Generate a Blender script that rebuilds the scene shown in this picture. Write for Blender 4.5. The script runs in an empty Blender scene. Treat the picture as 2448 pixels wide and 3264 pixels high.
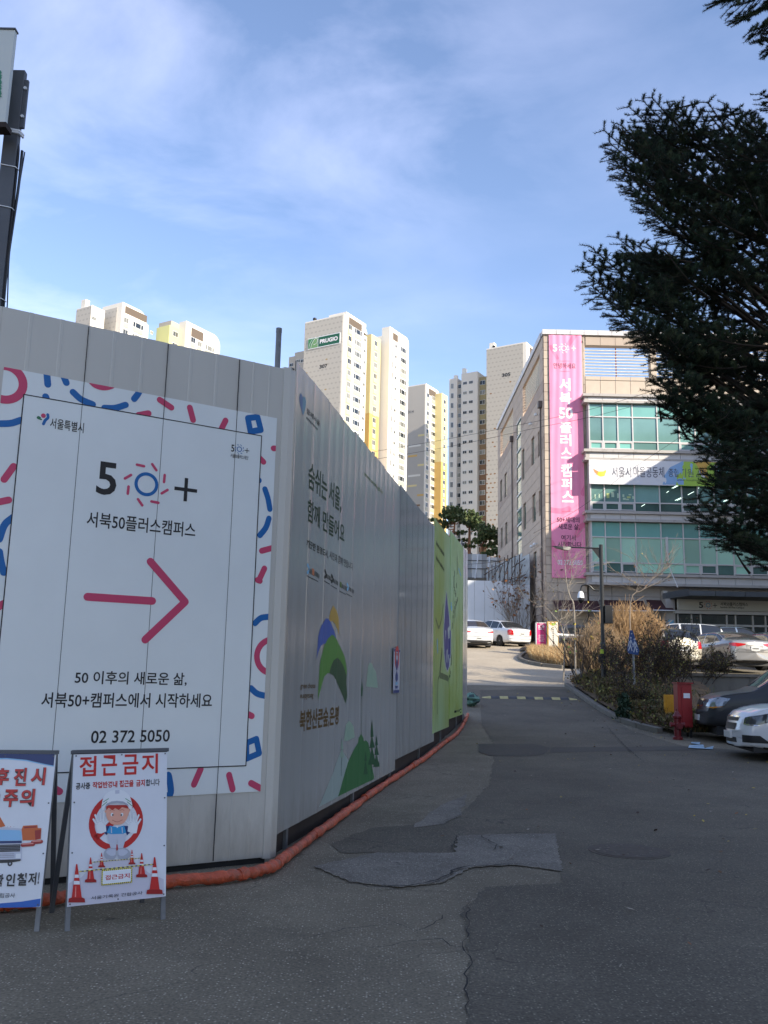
import bpy, bmesh, math, random
import numpy as np
from mathutils import Vector, Matrix
from mathutils.geometry import tessellate_polygon
random.seed(7); RNG = np.random.default_rng(7)
SC = bpy.context.scene
COL = SC.collection
# ---------------------------------------------------------------- camera
FPX, PITCH, ROLL, CZ = 2840., math.radians(10.4), math.radians(1.25), 1.55
cam_d = bpy.data.cameras.new("camera"); cam = bpy.data.objects.new("camera", cam_d); COL.objects.link(cam)
cam_d.sensor_fit = 'VERTICAL'; cam_d.sensor_height = 36; cam_d.lens = 36 * FPX / 3264
cam_d.clip_start = 0.1; cam_d.clip_end = 3000
RM = Matrix.Rotation(math.pi / 2 + PITCH, 3, 'X') @ Matrix.Rotation(ROLL, 3, 'Z')
cam.matrix_world = Matrix.Translation((0, 0, CZ)) @ RM.to_4x4()
SC.camera = cam
# ---------------------------------------------------------------- world, sun, exposure
SUN_EL, SUN_AZ = math.radians(26), math.radians(48)      # sun is behind the camera, to the right
SHADE_H = 36.3; FACADE_SHADE_H = 20.5
sun_to = Vector((math.sin(SUN_AZ) * math.cos(SUN_EL), -math.cos(SUN_AZ) * math.cos(SUN_EL), math.sin(SUN_EL)))
W = bpy.data.worlds.new("World"); SC.world = W; W.use_nodes = True
nt = W.node_tree; nt.nodes.clear()
N = lambda t, **k: _n(nt, t, **k)
def _n(tree, t, **k):
    n = tree.nodes.new(t)
    for a, b in k.items():
        if a.startswith('i_'): n.inputs[int(a[2:])].default_value = b
        else: setattr(n, a, b)
    return n
sky = N('ShaderNodeTexSky', sky_type='NISHITA', sun_disc=False, sun_elevation=SUN_EL,
        sun_rotation=math.pi - SUN_AZ, air_density=1.0, dust_density=0.25, ozone_density=2.6, altitude=50)
bg = N('ShaderNodeBackground'); out = N('ShaderNodeOutputWorld')
tc = N('ShaderNodeTexCoord'); sep = N('ShaderNodeSeparateXYZ')
nt.links.new(tc.outputs['Generated'], sep.inputs[0])
mz = N('ShaderNodeMath', operation='MAXIMUM', i_1=0.06); nt.links.new(sep.outputs[2], mz.inputs[0])
dx = N('ShaderNodeMath', operation='DIVIDE'); dy = N('ShaderNodeMath', operation='DIVIDE')
nt.links.new(sep.outputs[0], dx.inputs[0]); nt.links.new(mz.outputs[0], dx.inputs[1])
nt.links.new(sep.outputs[1], dy.inputs[0]); nt.links.new(mz.outputs[0], dy.inputs[1])
cmb = N('ShaderNodeCombineXYZ'); nt.links.new(dx.outputs[0], cmb.inputs[0]); nt.links.new(dy.outputs[0], cmb.inputs[1])
mp = N('ShaderNodeMapping'); mp.inputs['Rotation'].default_value = (0, 0, 0.5); mp.inputs['Scale'].default_value = (1.0, 1.12, 1)
mp.inputs['Location'].default_value = (3.1, 0.4, 0)
nt.links.new(cmb.outputs[0], mp.inputs[0])
n1 = N('ShaderNodeTexNoise'); n1.inputs['Scale'].default_value = 1.7; n1.inputs['Detail'].default_value = 10; n1.inputs['Roughness'].default_value = 0.56; n1.inputs['Distortion'].default_value = 0.35
n2 = N('ShaderNodeTexNoise'); n2.inputs['Scale'].default_value = 0.5; n2.inputs['Detail'].default_value = 3
nt.links.new(mp.outputs[0], n1.inputs['Vector']); nt.links.new(mp.outputs[0], n2.inputs['Vector'])
r1 = N('ShaderNodeMapRange'); r1.inputs[1].default_value = 0.40; r1.inputs[2].default_value = 0.74
nt.links.new(n1.outputs[0], r1.inputs[0])
r2 = N('ShaderNodeMapRange'); r2.inputs[1].default_value = 0.34; r2.inputs[2].default_value = 0.62
nt.links.new(n2.outputs[0], r2.inputs[0])
mm = N('ShaderNodeMath', operation='MULTIPLY'); nt.links.new(r1.outputs[0], mm.inputs[0]); nt.links.new(r2.outputs[0], mm.inputs[1])
mm2 = N('ShaderNodeMath', operation='MULTIPLY', i_1=0.36); nt.links.new(mm.outputs[0], mm2.inputs[0])
mix = N('ShaderNodeMixRGB'); mix.inputs[2].default_value = (5.6, 6.4, 8.4, 1)
nt.links.new(mm2.outputs[0], mix.inputs[0]); nt.links.new(sky.outputs[0], mix.inputs[1])
tint = N('ShaderNodeMixRGB', blend_type='MULTIPLY', i_0=1); tint.inputs[2].default_value = (1.07, .955, .955, 1)
nt.links.new(mix.outputs[0], tint.inputs[1]); nt.links.new(tint.outputs[0], bg.inputs[0]); bg.inputs[1].default_value = 0.15
nt.links.new(bg.outputs[0], out.inputs[0])
sl = bpy.data.lights.new("sun", 'SUN'); sl.energy = 3.7; sl.angle = math.radians(0.5); sl.color = (1.0, 0.90, 0.74)
so = bpy.data.objects.new("sun", sl); COL.objects.link(so); so.rotation_euler = sun_to.to_track_quat('Z', 'Y').to_euler()
so.location = sun_to * 60
SC.view_settings.view_transform = 'Standard'; SC.view_settings.look = 'None'; SC.view_settings.gamma = 1
SC.view_settings.use_curve_mapping = False; SC.view_settings.exposure = 1.02
SC.cycles.max_bounces = 6; SC.cycles.transparent_max_bounces = 6

# ---------------------------------------------------------------- geometry of the place: rays from the camera at surveyed depth
O3 = Vector((0, 0, CZ))
def ray(x, y): return RM @ Vector(((x - 1224) / FPX, -(y - 1632) / FPX, -1.))
def PY(x, y, D):
    d = ray(x, y); return O3 + d * (D / d.y)
def PZ(x, y, z):
    d = ray(x, y); return O3 + d * ((z - CZ) / d.z)
def PP(x, y, p0, n):
    d = ray(x, y); return O3 + d * ((Vector(p0) - O3).dot(n) / d.dot(n))

# ---------------------------------------------------------------- objects
def tag(o, label=None, cat=None, group=None, kind=None):
    if label: o['label'] = label
    if cat: o['category'] = cat
    if group: o['group'] = group
    if kind: o['kind'] = kind
    return o
def thing(name, label, cat, loc=(0, 0, 0), rz=0, group=None):
    o = bpy.data.objects.new(name, None); COL.objects.link(o); o.empty_display_size = .2
    o.matrix_world = Matrix.Translation(loc) @ Matrix.Rotation(rz, 4, 'Z')
    return tag(o, label, cat, group)
def wm(o):
    m = o.matrix_basis.copy()
    while o.parent:
        m = o.parent.matrix_basis @ o.matrix_parent_inverse @ m; o = o.parent
    return m
def link(name, me, parent=None, local=True, kind=None):
    o = bpy.data.objects.new(name, me); COL.objects.link(o)
    if parent:
        o.parent = parent
        if not local: o.matrix_parent_inverse = wm(parent).inverted()
    if kind: o['kind'] = kind
    return o
def copy_tree(o, parent=None):
    c = o.copy(); COL.objects.link(c)
    if parent: c.parent = parent; c.matrix_parent_inverse = o.matrix_parent_inverse.copy()
    for ch in list(o.children): copy_tree(ch, c)
    return c
class MB:
    def __init__(s): s.v = []; s.f = []; s.m = []; s.mi = 0; s.uv = None
    def add(s, vs, fs, mi=None):
        b = len(s.v); s.v += [tuple(p) for p in vs]
        for f in fs: s.f.append([b + i for i in f]); s.m.append(s.mi if mi is None else mi)
        return s
    def box(s, x0, x1, y0, y1, z0, z1, mi=None):
        return s.add([(x0,y0,z0),(x1,y0,z0),(x1,y1,z0),(x0,y1,z0),(x0,y0,z1),(x1,y0,z1),(x1,y1,z1),(x0,y1,z1)],
                     [(0,3,2,1),(4,5,6,7),(0,1,5,4),(1,2,6,5),(2,3,7,6),(3,0,4,7)], mi)
    def obox(s, o, a, b, c, mi=None):          # corner + three edge vectors
        o, a, b, c = map(Vector, (o, a, b, c))
        return s.add([o, o+a, o+a+b, o+b, o+c, o+a+c, o+a+b+c, o+b+c],
                     [(0,3,2,1),(4,5,6,7),(0,1,5,4),(1,2,6,5),(2,3,7,6),(3,0,4,7)], mi)
    def quad(s, a, b, c, d, mi=None): return s.add([a, b, c, d], [(0, 1, 2, 3)], mi)
    def tube(s, pts, r, n=6, mi=None, cap=True):
        pts = [Vector(p) for p in pts]; k = len(pts)
        rr = r if hasattr(r, '__len__') else [r] * k
        vs = []; up = Vector((0, 0, 1)); prev = None
        for i, p in enumerate(pts):
            t = (pts[min(i+1, k-1)] - pts[max(i-1, 0)])
            if t.length < 1e-9: t = Vector((0, 0, 1))
            t.normalize()
            a = (prev - t * prev.dot(t)) if prev is not None else (Vector((1, 0, 0)) if abs(t.z) > .9 else up).cross(t)
            if a.length < 1e-6: a = Vector((1, 0, 0)).cross(t)
            a.normalize(); prev = a; b = t.cross(a)
            for j in range(n):
                q = 2 * math.pi * j / n; vs.append(p + (a * math.cos(q) + b * math.sin(q)) * rr[i])
        fs = [(i*n+j, i*n+(j+1) % n, (i+1)*n+(j+1) % n, (i+1)*n+j) for i in range(k-1) for j in range(n)]
        if cap: fs += [tuple(range(n))[::-1], tuple((k-1)*n+j for j in range(n))]
        return s.add(vs, fs, mi)
    def lathe(s, c, prof, n=16, mi=None, axis='z'):     # prof: (r, h)
        c = Vector(c); vs = []
        for r, h in prof:
            for j in range(n):
                q = 2*math.pi*j/n; a, b = r*math.cos(q), r*math.sin(q)
                vs.append(c + (Vector((a, b, h)) if axis == 'z' else Vector((a, h, b)) if axis == 'y' else Vector((h, a, b))))
        k = len(prof)
        fs = [(i*n+j, i*n+(j+1) % n, (i+1)*n+(j+1) % n, (i+1)*n+j) for i in range(k-1) for j in range(n)]
        fs += [tuple(range(n))[::-1], tuple((k-1)*n+j for j in range(n))]
        return s.add(vs, fs, mi)
    def mesh(s, name, mats, smooth=False):
        me = bpy.data.meshes.new(name); me.from_pydata(s.v, [], s.f)
        for m in (mats if isinstance(mats, (list, tuple)) else [mats]): me.materials.append(m)
        if any(s.m): me.polygons.foreach_set('material_index', s.m)
        if smooth: me.polygons.foreach_set('use_smooth', [True] * len(s.f))
        me.update(); return me
    def ob(s, name, mats, parent=None, local=True, kind=None, smooth=False):
        if not s.f: return None
        return link(name, s.mesh(name, mats, smooth), parent, local, kind)
def fix_normals(o):
    bm = bmesh.new(); bm.from_mesh(o.data); bmesh.ops.recalc_face_normals(bm, faces=bm.faces); bm.to_mesh(o.data); bm.free(); return o
def bevel(o, w, seg=2):
    m = o.modifiers.new('bevel', 'BEVEL'); m.width = w; m.segments = seg; m.limit_method = 'ANGLE'; return o
def np_mesh(name, V, F, mats, mi=None, smooth=False):      # V (n,3), F (m,k) arrays
    me = bpy.data.meshes.new(name); V = np.asarray(V, np.float32); F = np.asarray(F, np.int32); k = F.shape[1]
    me.vertices.add(len(V)); me.vertices.foreach_set('co', V.ravel())
    me.loops.add(F.size); me.loops.foreach_set('vertex_index', F.ravel())
    me.polygons.add(len(F)); me.polygons.foreach_set('loop_start', np.arange(0, F.size, k, dtype=np.int32))
    me.polygons.foreach_set('loop_total', np.full(len(F), k, np.int32))
    for m in (mats if isinstance(mats, (list, tuple)) else [mats]): me.materials.append(m)
    if mi is not None: me.polygons.foreach_set('material_index', np.asarray(mi, np.int32))
    if smooth: me.polygons.foreach_set('use_smooth', np.ones(len(F), bool))
    me.update(calc_edges=True); return me

# ---------------------------------------------------------------- materials
def mat(name, col, rough=.6, metal=0, var=None, bump=None, coat=0, spec=None, alpha=None, trans=0, dirt=None, scalevec=None, em=None):
    """var=(noise scale, amount[, second colour]); bump=(scale, strength); dirt=(scale, colour, threshold)"""
    m = bpy.data.materials.new(name); m.use_nodes = True; t = m.node_tree; b = t.nodes['Principled BSDF']
    c4 = tuple(col) + (1,) if len(col) == 3 else col
    b.inputs['Base Color'].default_value = c4; b.inputs['Roughness'].default_value = rough; b.inputs['Metallic'].default_value = metal
    if coat: b.inputs['Coat Weight'].default_value = coat; b.inputs['Coat Roughness'].default_value = .06
    if spec is not None: b.inputs['Specular IOR Level'].default_value = spec
    if trans: b.inputs['Transmission Weight'].default_value = trans
    if em: b.inputs['Emission Color'].default_value = c4; b.inputs['Emission Strength'].default_value = em
    tcn = _n(t, 'ShaderNodeTexCoord'); vec = tcn.outputs['Object']
    if scalevec:
        mp_ = _n(t, 'ShaderNodeMapping'); mp_.inputs['Scale'].default_value = scalevec
        t.links.new(vec, mp_.inputs[0]); vec = mp_.outputs[0]
    cur = None
    if var:
        n = _n(t, 'ShaderNodeTexNoise'); n.inputs['Scale'].default_value = var[0]; n.inputs['Detail'].default_value = 6; n.inputs['Roughness'].default_value = .6
        t.links.new(vec, n.inputs['Vector'])
        r = _n(t, 'ShaderNodeValToRGB'); a = var[1]
        c2 = var[2] if len(var) > 2 else tuple(min(1, x * (1 + a)) for x in col)
        r.color_ramp.elements[0].position = .3; r.color_ramp.elements[1].position = .7
        r.color_ramp.elements[0].color = tuple(x * (1 - a) for x in col[:3]) + (1,); r.color_ramp.elements[1].color = tuple(c2[:3]) + (1,)
        t.links.new(n.outputs[0], r.inputs[0]); cur = r.outputs[0]
    if dirt:
        n = _n(t, 'ShaderNodeTexNoise'); n.inputs['Scale'].default_value = dirt[0]; n.inputs['Detail'].default_value = 8; n.inputs['Roughness'].default_value = .7
        t.links.new(vec, n.inputs['Vector'])
        mr = _n(t, 'ShaderNodeMapRange'); mr.inputs[1].default_value = dirt[2]; mr.inputs[2].default_value = dirt[2] + .16
        mr.inputs[4].default_value = dirt[3] if len(dirt) > 3 else .7
        t.links.new(n.outputs[0], mr.inputs[0])
        mx = _n(t, 'ShaderNodeMixRGB'); mx.inputs[1].default_value = c4; mx.inputs[2].default_value = tuple(dirt[1]) + (1,)
        if cur: t.links.new(cur, mx.inputs[1])
        t.links.new(mr.outputs[0], mx.inputs[0]); cur = mx.outputs[0]
    if cur: t.links.new(cur, b.inputs['Base Color'])
    if bump:
        n = _n(t, 'ShaderNodeTexNoise'); n.inputs['Scale'].default_value = bump[0]; n.inputs['Detail'].default_value = 4
        t.links.new(vec, n.inputs['Vector'])
        bp = _n(t, 'ShaderNodeBump'); bp.inputs['Strength'].default_value = bump[1]; bp.inputs['Distance'].default_value = .02
        t.links.new(n.outputs[0], bp.inputs['Height']); t.links.new(bp.outputs[0], b.inputs['Normal'])
    return m
def asphalt_mat(name, base, stone, patch, speck=.35, scale=1.0, crack=True):
    m = bpy.data.materials.new(name); m.use_nodes = True; t = m.node_tree; b = t.nodes['Principled BSDF']
    vec = _n(t, 'ShaderNodeTexCoord').outputs['Object']; L = t.links.new
    big = _n(t, 'ShaderNodeTexNoise'); big.inputs['Scale'].default_value = .55 * scale; big.inputs['Detail'].default_value = 9; big.inputs['Roughness'].default_value = .68; L(vec, big.inputs['Vector'])
    r = _n(t, 'ShaderNodeValToRGB'); r.color_ramp.elements[0].position = .36; r.color_ramp.elements[1].position = .66
    r.color_ramp.elements[0].color = tuple(base) + (1,); r.color_ramp.elements[1].color = tuple(patch) + (1,); L(big.outputs[0], r.inputs[0])
    vo = _n(t, 'ShaderNodeTexVoronoi'); vo.inputs['Scale'].default_value = 62; L(vec, vo.inputs['Vector'])
    sp = _n(t, 'ShaderNodeSeparateColor'); L(vo.outputs['Color'], sp.inputs[0])
    mr = _n(t, 'ShaderNodeMapRange'); mr.inputs[1].default_value = .62; mr.inputs[2].default_value = .95; L(sp.outputs[0], mr.inputs[0])
    dm = _n(t, 'ShaderNodeMapRange'); dm.inputs[1].default_value = .45; dm.inputs[2].default_value = .2; L(vo.outputs['Distance'], dm.inputs[0])
    mu = _n(t, 'ShaderNodeMath', operation='MULTIPLY'); L(mr.outputs[0], mu.inputs[0]); L(dm.outputs[0], mu.inputs[1])
    mu2 = _n(t, 'ShaderNodeMath', operation='MULTIPLY', i_1=speck); L(mu.outputs[0], mu2.inputs[0])
    mx = _n(t, 'ShaderNodeMixRGB'); mx.inputs[2].default_value = tuple(stone) + (1,); L(mu2.outputs[0], mx.inputs[0]); L(r.outputs[0], mx.inputs[1])
    fine = _n(t, 'ShaderNodeTexNoise'); fine.inputs['Scale'].default_value = 60; fine.inputs['Detail'].default_value = 5; L(vec, fine.inputs['Vector'])
    fr = _n(t, 'ShaderNodeMapRange'); fr.inputs[1].default_value = .25; fr.inputs[2].default_value = .75; fr.inputs[3].default_value = .5; fr.inputs[4].default_value = 1.45; L(fine.outputs[0], fr.inputs[0])
    m2 = _n(t, 'ShaderNodeMixRGB', blend_type='MULTIPLY', i_0=1); L(mx.outputs[0], m2.inputs[1]); L(fr.outputs[0], m2.inputs[2])
    cur = m2.outputs[0]
    if crack:
        dist = _n(t, 'ShaderNodeTexNoise'); dist.inputs['Scale'].default_value = 1.6; dist.inputs['Detail'].default_value = 5; L(vec, dist.inputs['Vector'])
        ad = _n(t, 'ShaderNodeMixRGB', blend_type='ADD', i_0=1.1); L(vec, ad.inputs[1]); L(dist.outputs['Color'], ad.inputs[2])
        vc = _n(t, 'ShaderNodeTexVoronoi', feature='DISTANCE_TO_EDGE'); vc.inputs['Scale'].default_value = .55; L(ad.outputs[0], vc.inputs['Vector'])
        cr = _n(t, 'ShaderNodeMapRange'); cr.inputs[1].default_value = 0; cr.inputs[2].default_value = .006; cr.inputs[3].default_value = .35; cr.inputs[4].default_value = 1; L(vc.outputs['Distance'], cr.inputs[0])
        gate = _n(t, 'ShaderNodeMapRange'); gate.inputs[1].default_value = .5; gate.inputs[2].default_value = .6; gate.inputs[3].default_value = 1; gate.inputs[4].default_value = 0; L(big.outputs[0], gate.inputs[0])
        mxx = _n(t, 'ShaderNodeMath', operation='MAXIMUM'); L(cr.outputs[0], mxx.inputs[0]); L(gate.outputs[0], mxx.inputs[1])
        m3 = _n(t, 'ShaderNodeMixRGB', blend_type='MULTIPLY', i_0=1); L(cur, m3.inputs[1]); L(mxx.outputs[0], m3.inputs[2]); cur = m3.outputs[0]
    L(cur, b.inputs['Base Color']); b.inputs['Roughness'].default_value = .85
    bp = _n(t, 'ShaderNodeBump'); bp.inputs['Strength'].default_value = .5; bp.inputs['Distance'].default_value = .006
    L(fine.outputs[0], bp.inputs['Height']); L(bp.outputs[0], b.inputs['Normal'])
    return m

# ---------------------------------------------------------------- flat print: strokes, shapes and lettering on a plane
class Plane:
    def __init__(s, o, u, v=(0, 0, 1)):
        s.o, s.u, s.v = Vector(o), Vector(u).normalized(), Vector(v).normalized(); s.n = s.u.cross(s.v).normalized()
    def uv(s, x, y):
        p = PP(x, y, s.o, s.n) - s.o; return (p.dot(s.u), p.dot(s.v))
    def at(s, a, b, lift=0): return s.o + s.u * a + s.v * b + s.n * lift
def capsule(pts, w, n=6, cap=True):
    """outline polygons of a thick round-ended stroke through pts"""
    pts = [Vector(p) for p in pts]; out = []; r = w / 2
    for a, b in zip(pts, pts[1:]):
        d = (b - a)
        if d.length < 1e-7: continue
        q = math.atan2(d.y, d.x); P = []
        if cap:
            for i in range(n + 1): t = q - math.pi/2 + math.pi * i / n; P.append((b.x + r*math.cos(t), b.y + r*math.sin(t)))
            for i in range(n + 1): t = q + math.pi/2 + math.pi * i / n; P.append((a.x + r*math.cos(t), a.y + r*math.sin(t)))
        else:
            nx, ny = -math.sin(q)*r, math.cos(q)*r; P = [(a.x-nx,a.y-ny),(b.x-nx,b.y-ny),(b.x+nx,b.y+ny),(a.x+nx,a.y+ny)]
        out.append(P)
    return out
def smooth_pts(p, k=6):
    p = [Vector(q) for q in p]
    if len(p) < 3: return p
    out = []
    for i in range(len(p) - 1):
        p0 = p[i-1] if i else p[i]*2 - p[i+1]; p1, p2 = p[i], p[i+1]; p3 = p[i+2] if i+2 < len(p) else p2*2 - p1
        for j in range(k):
            t = j / k; out.append(.5*((2*p1)+(p2-p0)*t+(2*p0-5*p1+4*p2-p3)*t*t+(3*p1-p0-3*p2+p3)*t**3))
    return out + [p[-1]]
def clip_poly(P, box):
    u0, u1, v0, v1 = box
    for ax, lim, sg in ((0, u0, 1), (0, u1, -1), (1, v0, 1), (1, v1, -1)):
        Q = []
        for i in range(len(P)):
            a, b = P[i-1], P[i]; da, db = sg*(a[ax]-lim), sg*(b[ax]-lim)
            if (da >= 0) != (db >= 0): t = da/(da-db); Q.append((a[0]+(b[0]-a[0])*t, a[1]+(b[1]-a[1])*t))
            if db >= 0: Q.append(tuple(b))
        P = Q
        if not P: return P
    return P
class Print:
    """collects flat shapes on a plane, one mesh"""
    def __init__(s, pl, lift, clip=None): s.pl, s.lift, s.clip, s.mb, s.mats, s.k = pl, lift, clip, MB(), [], 0
    def mi(s, m):
        if m not in s.mats: s.mats.append(m)
        return s.mats.index(m)
    def poly(s, P, m, dl=0):
        if s.clip: P = clip_poly(list(P), s.clip)
        if len(P) < 3: return
        tri = tessellate_polygon([[Vector((p[0], p[1], 0)) for p in P]])
        s.k += 1; l = s.lift + dl + (s.k % 30) * .000012
        fs = []
        for t in tri:
            a, b, c = (P[i] for i in t)
            cr = (b[0]-a[0])*(c[1]-a[1])-(b[1]-a[1])*(c[0]-a[0])
            fs.append(t if cr > 0 else (t[0], t[2], t[1]))
        s.mb.add([s.pl.at(a, b, l) for a, b in P], fs, s.mi(m))
    def pxpoly(s, pts, m, dl=0, sm=0):
        P = [s.pl.uv(*p) for p in pts]
        if sm: P = [tuple(q) for q in smooth_pts([(a, b, 0) for a, b in P] + [(P[0][0], P[0][1], 0)], sm)][:-1]; P = [(q[0], q[1]) for q in P]
        s.poly(P, m, dl)
    def stroke(s, uvs, w, m, cap=True, sm=True, dl=0):
        P = [(a, b, 0) for a, b in uvs]
        if sm and len(P) > 2: P = smooth_pts(P)
        for q in capsule(P, w, 6, cap): s.poly(q, m, dl)
    def pxstroke(s, pts, w, m, cap=True, sm=True, dl=0): s.stroke([s.pl.uv(*p) for p in pts], w, m, cap, sm, dl)
    def ring(s, c, ro, ri, m, a0=0, a1=2*math.pi, n=40, dl=0):
        for i in range(n):
            p, q = a0+(a1-a0)*i/n, a0+(a1-a0)*(i+1)/n
            s.poly([(c[0]+ri*math.cos(p), c[1]+ri*math.sin(p)), (c[0]+ro*math.cos(p), c[1]+ro*math.sin(p)),
                    (c[0]+ro*math.cos(q), c[1]+ro*math.sin(q)), (c[0]+ri*math.cos(q), c[1]+ri*math.sin(q))], m, dl)
            s.k -= 1
    def disc(s, c, r, m, n=24, ry=None, dl=0): s.poly([(c[0]+r*math.cos(2*math.pi*i/n), c[1]+(ry or r)*math.sin(2*math.pi*i/n)) for i in range(n)], m, dl)
    def text(s, body, u0, v0, u1, v1, m, bold=.0, dl=0, shear=0):
        """fit the lettering into the box"""
        V, F = glyphs(body, bold); a = V.min(0); b = V.max(0); k = (b - a)
        uu = u0 + (V[:, 0]-a[0])/k[0]*(u1-u0) + shear*(V[:, 1]-a[1])/k[1]; vv = v0 + (V[:, 1]-a[1])/k[1]*(v1-v0)
        s.k += 1; l = s.lift + dl + (s.k % 30) * .000012
        s.mb.add([s.pl.at(p, q, l) for p, q in zip(uu, vv)], F, s.mi(m))
    def pxtext(s, body, bl, tr, m, bold=.0, dl=0):
        a = s.pl.uv(*bl); b = s.pl.uv(*tr); s.text(body, a[0], a[1], b[0], b[1], m, bold, dl)
    def ob(s, name, parent=None, kind=None): return s.mb.ob(name, s.mats, parent, False, kind)
_G = {}
def glyphs(body, bold):
    if (body, bold) in _G: return _G[(body, bold)]
    c = bpy.data.curves.new('lettering', 'FONT'); c.body = body; c.size = 1; c.offset = bold; c.resolution_u = 3; c.fill_mode = 'FRONT'
    o = bpy.data.objects.new('lettering', c); COL.objects.link(o)
    me = o.to_mesh()
    V = np.array([v.co[:2] for v in me.vertices]); F = [tuple(p.vertices) for p in me.polygons]
    out = []
    for f in F:
        a, b, d = V[f[0]], V[f[1]], V[f[2]]
        out.append(f if (b[0]-a[0])*(d[1]-a[1])-(b[1]-a[1])*(d[0]-a[0]) > 0 else f[::-1])
    o.to_mesh_clear(); bpy.data.objects.remove(o); bpy.data.curves.remove(c)
    _G[(body, bold)] = (V, out); return V, out

# ---------------------------------------------------------------- palette
WHITE = mat('painted_white', (.72, .74, .76), .45, var=(2.5, .05))
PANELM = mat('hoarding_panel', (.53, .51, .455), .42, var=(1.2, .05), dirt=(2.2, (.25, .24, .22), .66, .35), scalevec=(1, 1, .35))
PANELS = mat('hoarding_panel_side_shaded', (.335, .335, .315), .20, var=(1.0, .05), dirt=(3.0, (.22, .22, .21), .68, .3), scalevec=(1, 1, .3), spec=.9)  # side sheets darkened: weaker light on that side put into the colour
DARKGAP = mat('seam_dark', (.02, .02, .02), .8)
VINYL = mat('vinyl_white', (.72, .75, .73), .42, var=(1.5, .03))
PINK = mat('print_pink', (.55, .055, .13), .45); BLUE = mat('print_blue', (.006, .12, .36), .45); INK = mat('print_black', (.016, .015, .016), .45)
GALV = mat('galvanised_steel', (.17, .175, .18), .55, .3, var=(9, .2)); STEEL = mat('grey_painted_steel', (.07, .075, .085), .5, var=(3, .15), dirt=(6, (.11, .05, .03), .7, .6))
BLACKP = mat('black_paint', (.012, .012, .013), .38)
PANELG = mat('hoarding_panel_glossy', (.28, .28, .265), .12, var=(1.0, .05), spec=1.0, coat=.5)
RUST = mat('dark_brown_board', (.022, .012, .008), .8, var=(5, .35), scalevec=(1, 1, .2))
ORANGE = mat('orange_tarp', (.42, .075, .030), .55, var=(6, .35), bump=(22, 1.0), dirt=(9, (.20, .10, .065), .50, .75))

def splash(m, col=(.17, .145, .11), z0=.05, z1=.7, amt=.42, top=None):
    """mud splash and rain streaks settled low on the sheets"""
    t = m.node_tree; b = t.nodes['Principled BSDF']; L_ = t.links.new; src = b.inputs['Base Color'].links[0].from_socket if b.inputs['Base Color'].links else None
    tc_ = _n(t, 'ShaderNodeTexCoord'); s = _n(t, 'ShaderNodeSeparateXYZ'); L_(tc_.outputs['Object'], s.inputs[0])
    n = _n(t, 'ShaderNodeTexNoise'); n.inputs['Scale'].default_value = 9; n.inputs['Detail'].default_value = 8; n.inputs['Roughness'].default_value = .75
    mp_ = _n(t, 'ShaderNodeMapping'); mp_.inputs['Scale'].default_value = (1, 1, .22); L_(tc_.outputs['Object'], mp_.inputs[0]); L_(mp_.outputs[0], n.inputs['Vector'])
    h = _n(t, 'ShaderNodeMapRange'); h.inputs[1].default_value = z1; h.inputs[2].default_value = z0; h.inputs[3].default_value = 0; h.inputs[4].default_value = .62; L_(s.outputs[2], h.inputs[0])
    ad = _n(t, 'ShaderNodeMath', operation='ADD'); L_(h.outputs[0], ad.inputs[0]); L_(n.outputs[0], ad.inputs[1])
    r = _n(t, 'ShaderNodeMapRange'); r.inputs[1].default_value = .72; r.inputs[2].default_value = 1.15; r.inputs[4].default_value = amt; L_(ad.outputs[0], r.inputs[0])
    mx = _n(t, 'ShaderNodeMixRGB'); L_(r.outputs[0], mx.inputs[0]); mx.inputs[2].default_value = tuple(col) + (1,)
    if src: L_(src, mx.inputs[1])
    else: mx.inputs[1].default_value = b.inputs['Base Color'].default_value
    L_(mx.outputs[0], b.inputs['Base Color'])
for m_ in (PANELM, PANELS, PANELG): splash(m_)
def conform_fn(pr, name, parent, fn, du, ax='u'):
    """cut the print into strips and press it onto a waving cloth"""
    me = pr.mb.mesh(name, pr.mats); bm = bmesh.new(); bm.from_mesh(me); P = pr.pl; us = [(v.co-P.o).dot(P.u) for v in bm.verts]; c = min(us) + du
    while c < max(us): bmesh.ops.bisect_plane(bm, geom=bm.verts[:]+bm.edges[:]+bm.faces[:], plane_co=P.o+P.u*c, plane_no=P.u, dist=1e-5); c += du
    for v in bm.verts: q = v.co-P.o; v.co += P.n*fn(q.dot(P.u), q.dot(P.v))
    bm.to_mesh(me); bm.free(); return link(name, me, parent, False)
# ---------------------------------------------------------------- terrain
RY = [-400,-60,-30,-10,0,3,6,8,10,13,15.5,18,21,23.5,26,28.5,30.4,30.5,32,34,36,38,40,42,46,50,56,60,66,75,90,120,180,400,900]
RZ = [0,0,0,0,0,0,0,0,0,.04,.10,.20,.34,.50,.70,.95,1.13,1.14,1.28,1.49,1.70,1.93,2.16,2.40,2.83,3.25,3.75,4.0,6.0,9.8,12,14,14,14,14]
RX = [-900,-400,-120,-40,-15,-6,-3,0,2,4,5,6,7,7.5,8,8.5,9,9.5,10,11,13,16,20,25,30,45,70,120,400,900]
def tz(x, y):
    r = float(np.interp(y, RY, RZ))
    if x <= 7: return r
    lo = min(r, float(np.interp(y, [10, 15.5, 18, 21, 30.5], [0, .10, .2, .34, .60])))
    hi = 1.72 + (y - 31) * .072
    if y <= 30.45: k = min(1, max(0, (x - 7.5) / 1.5)); return r + (lo - r) * k
    if y > 66: return r
    k = min(1, max(0, (x - 8) / 2)); hi = max(hi, 1.72); return r + (hi - r) * k
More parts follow.
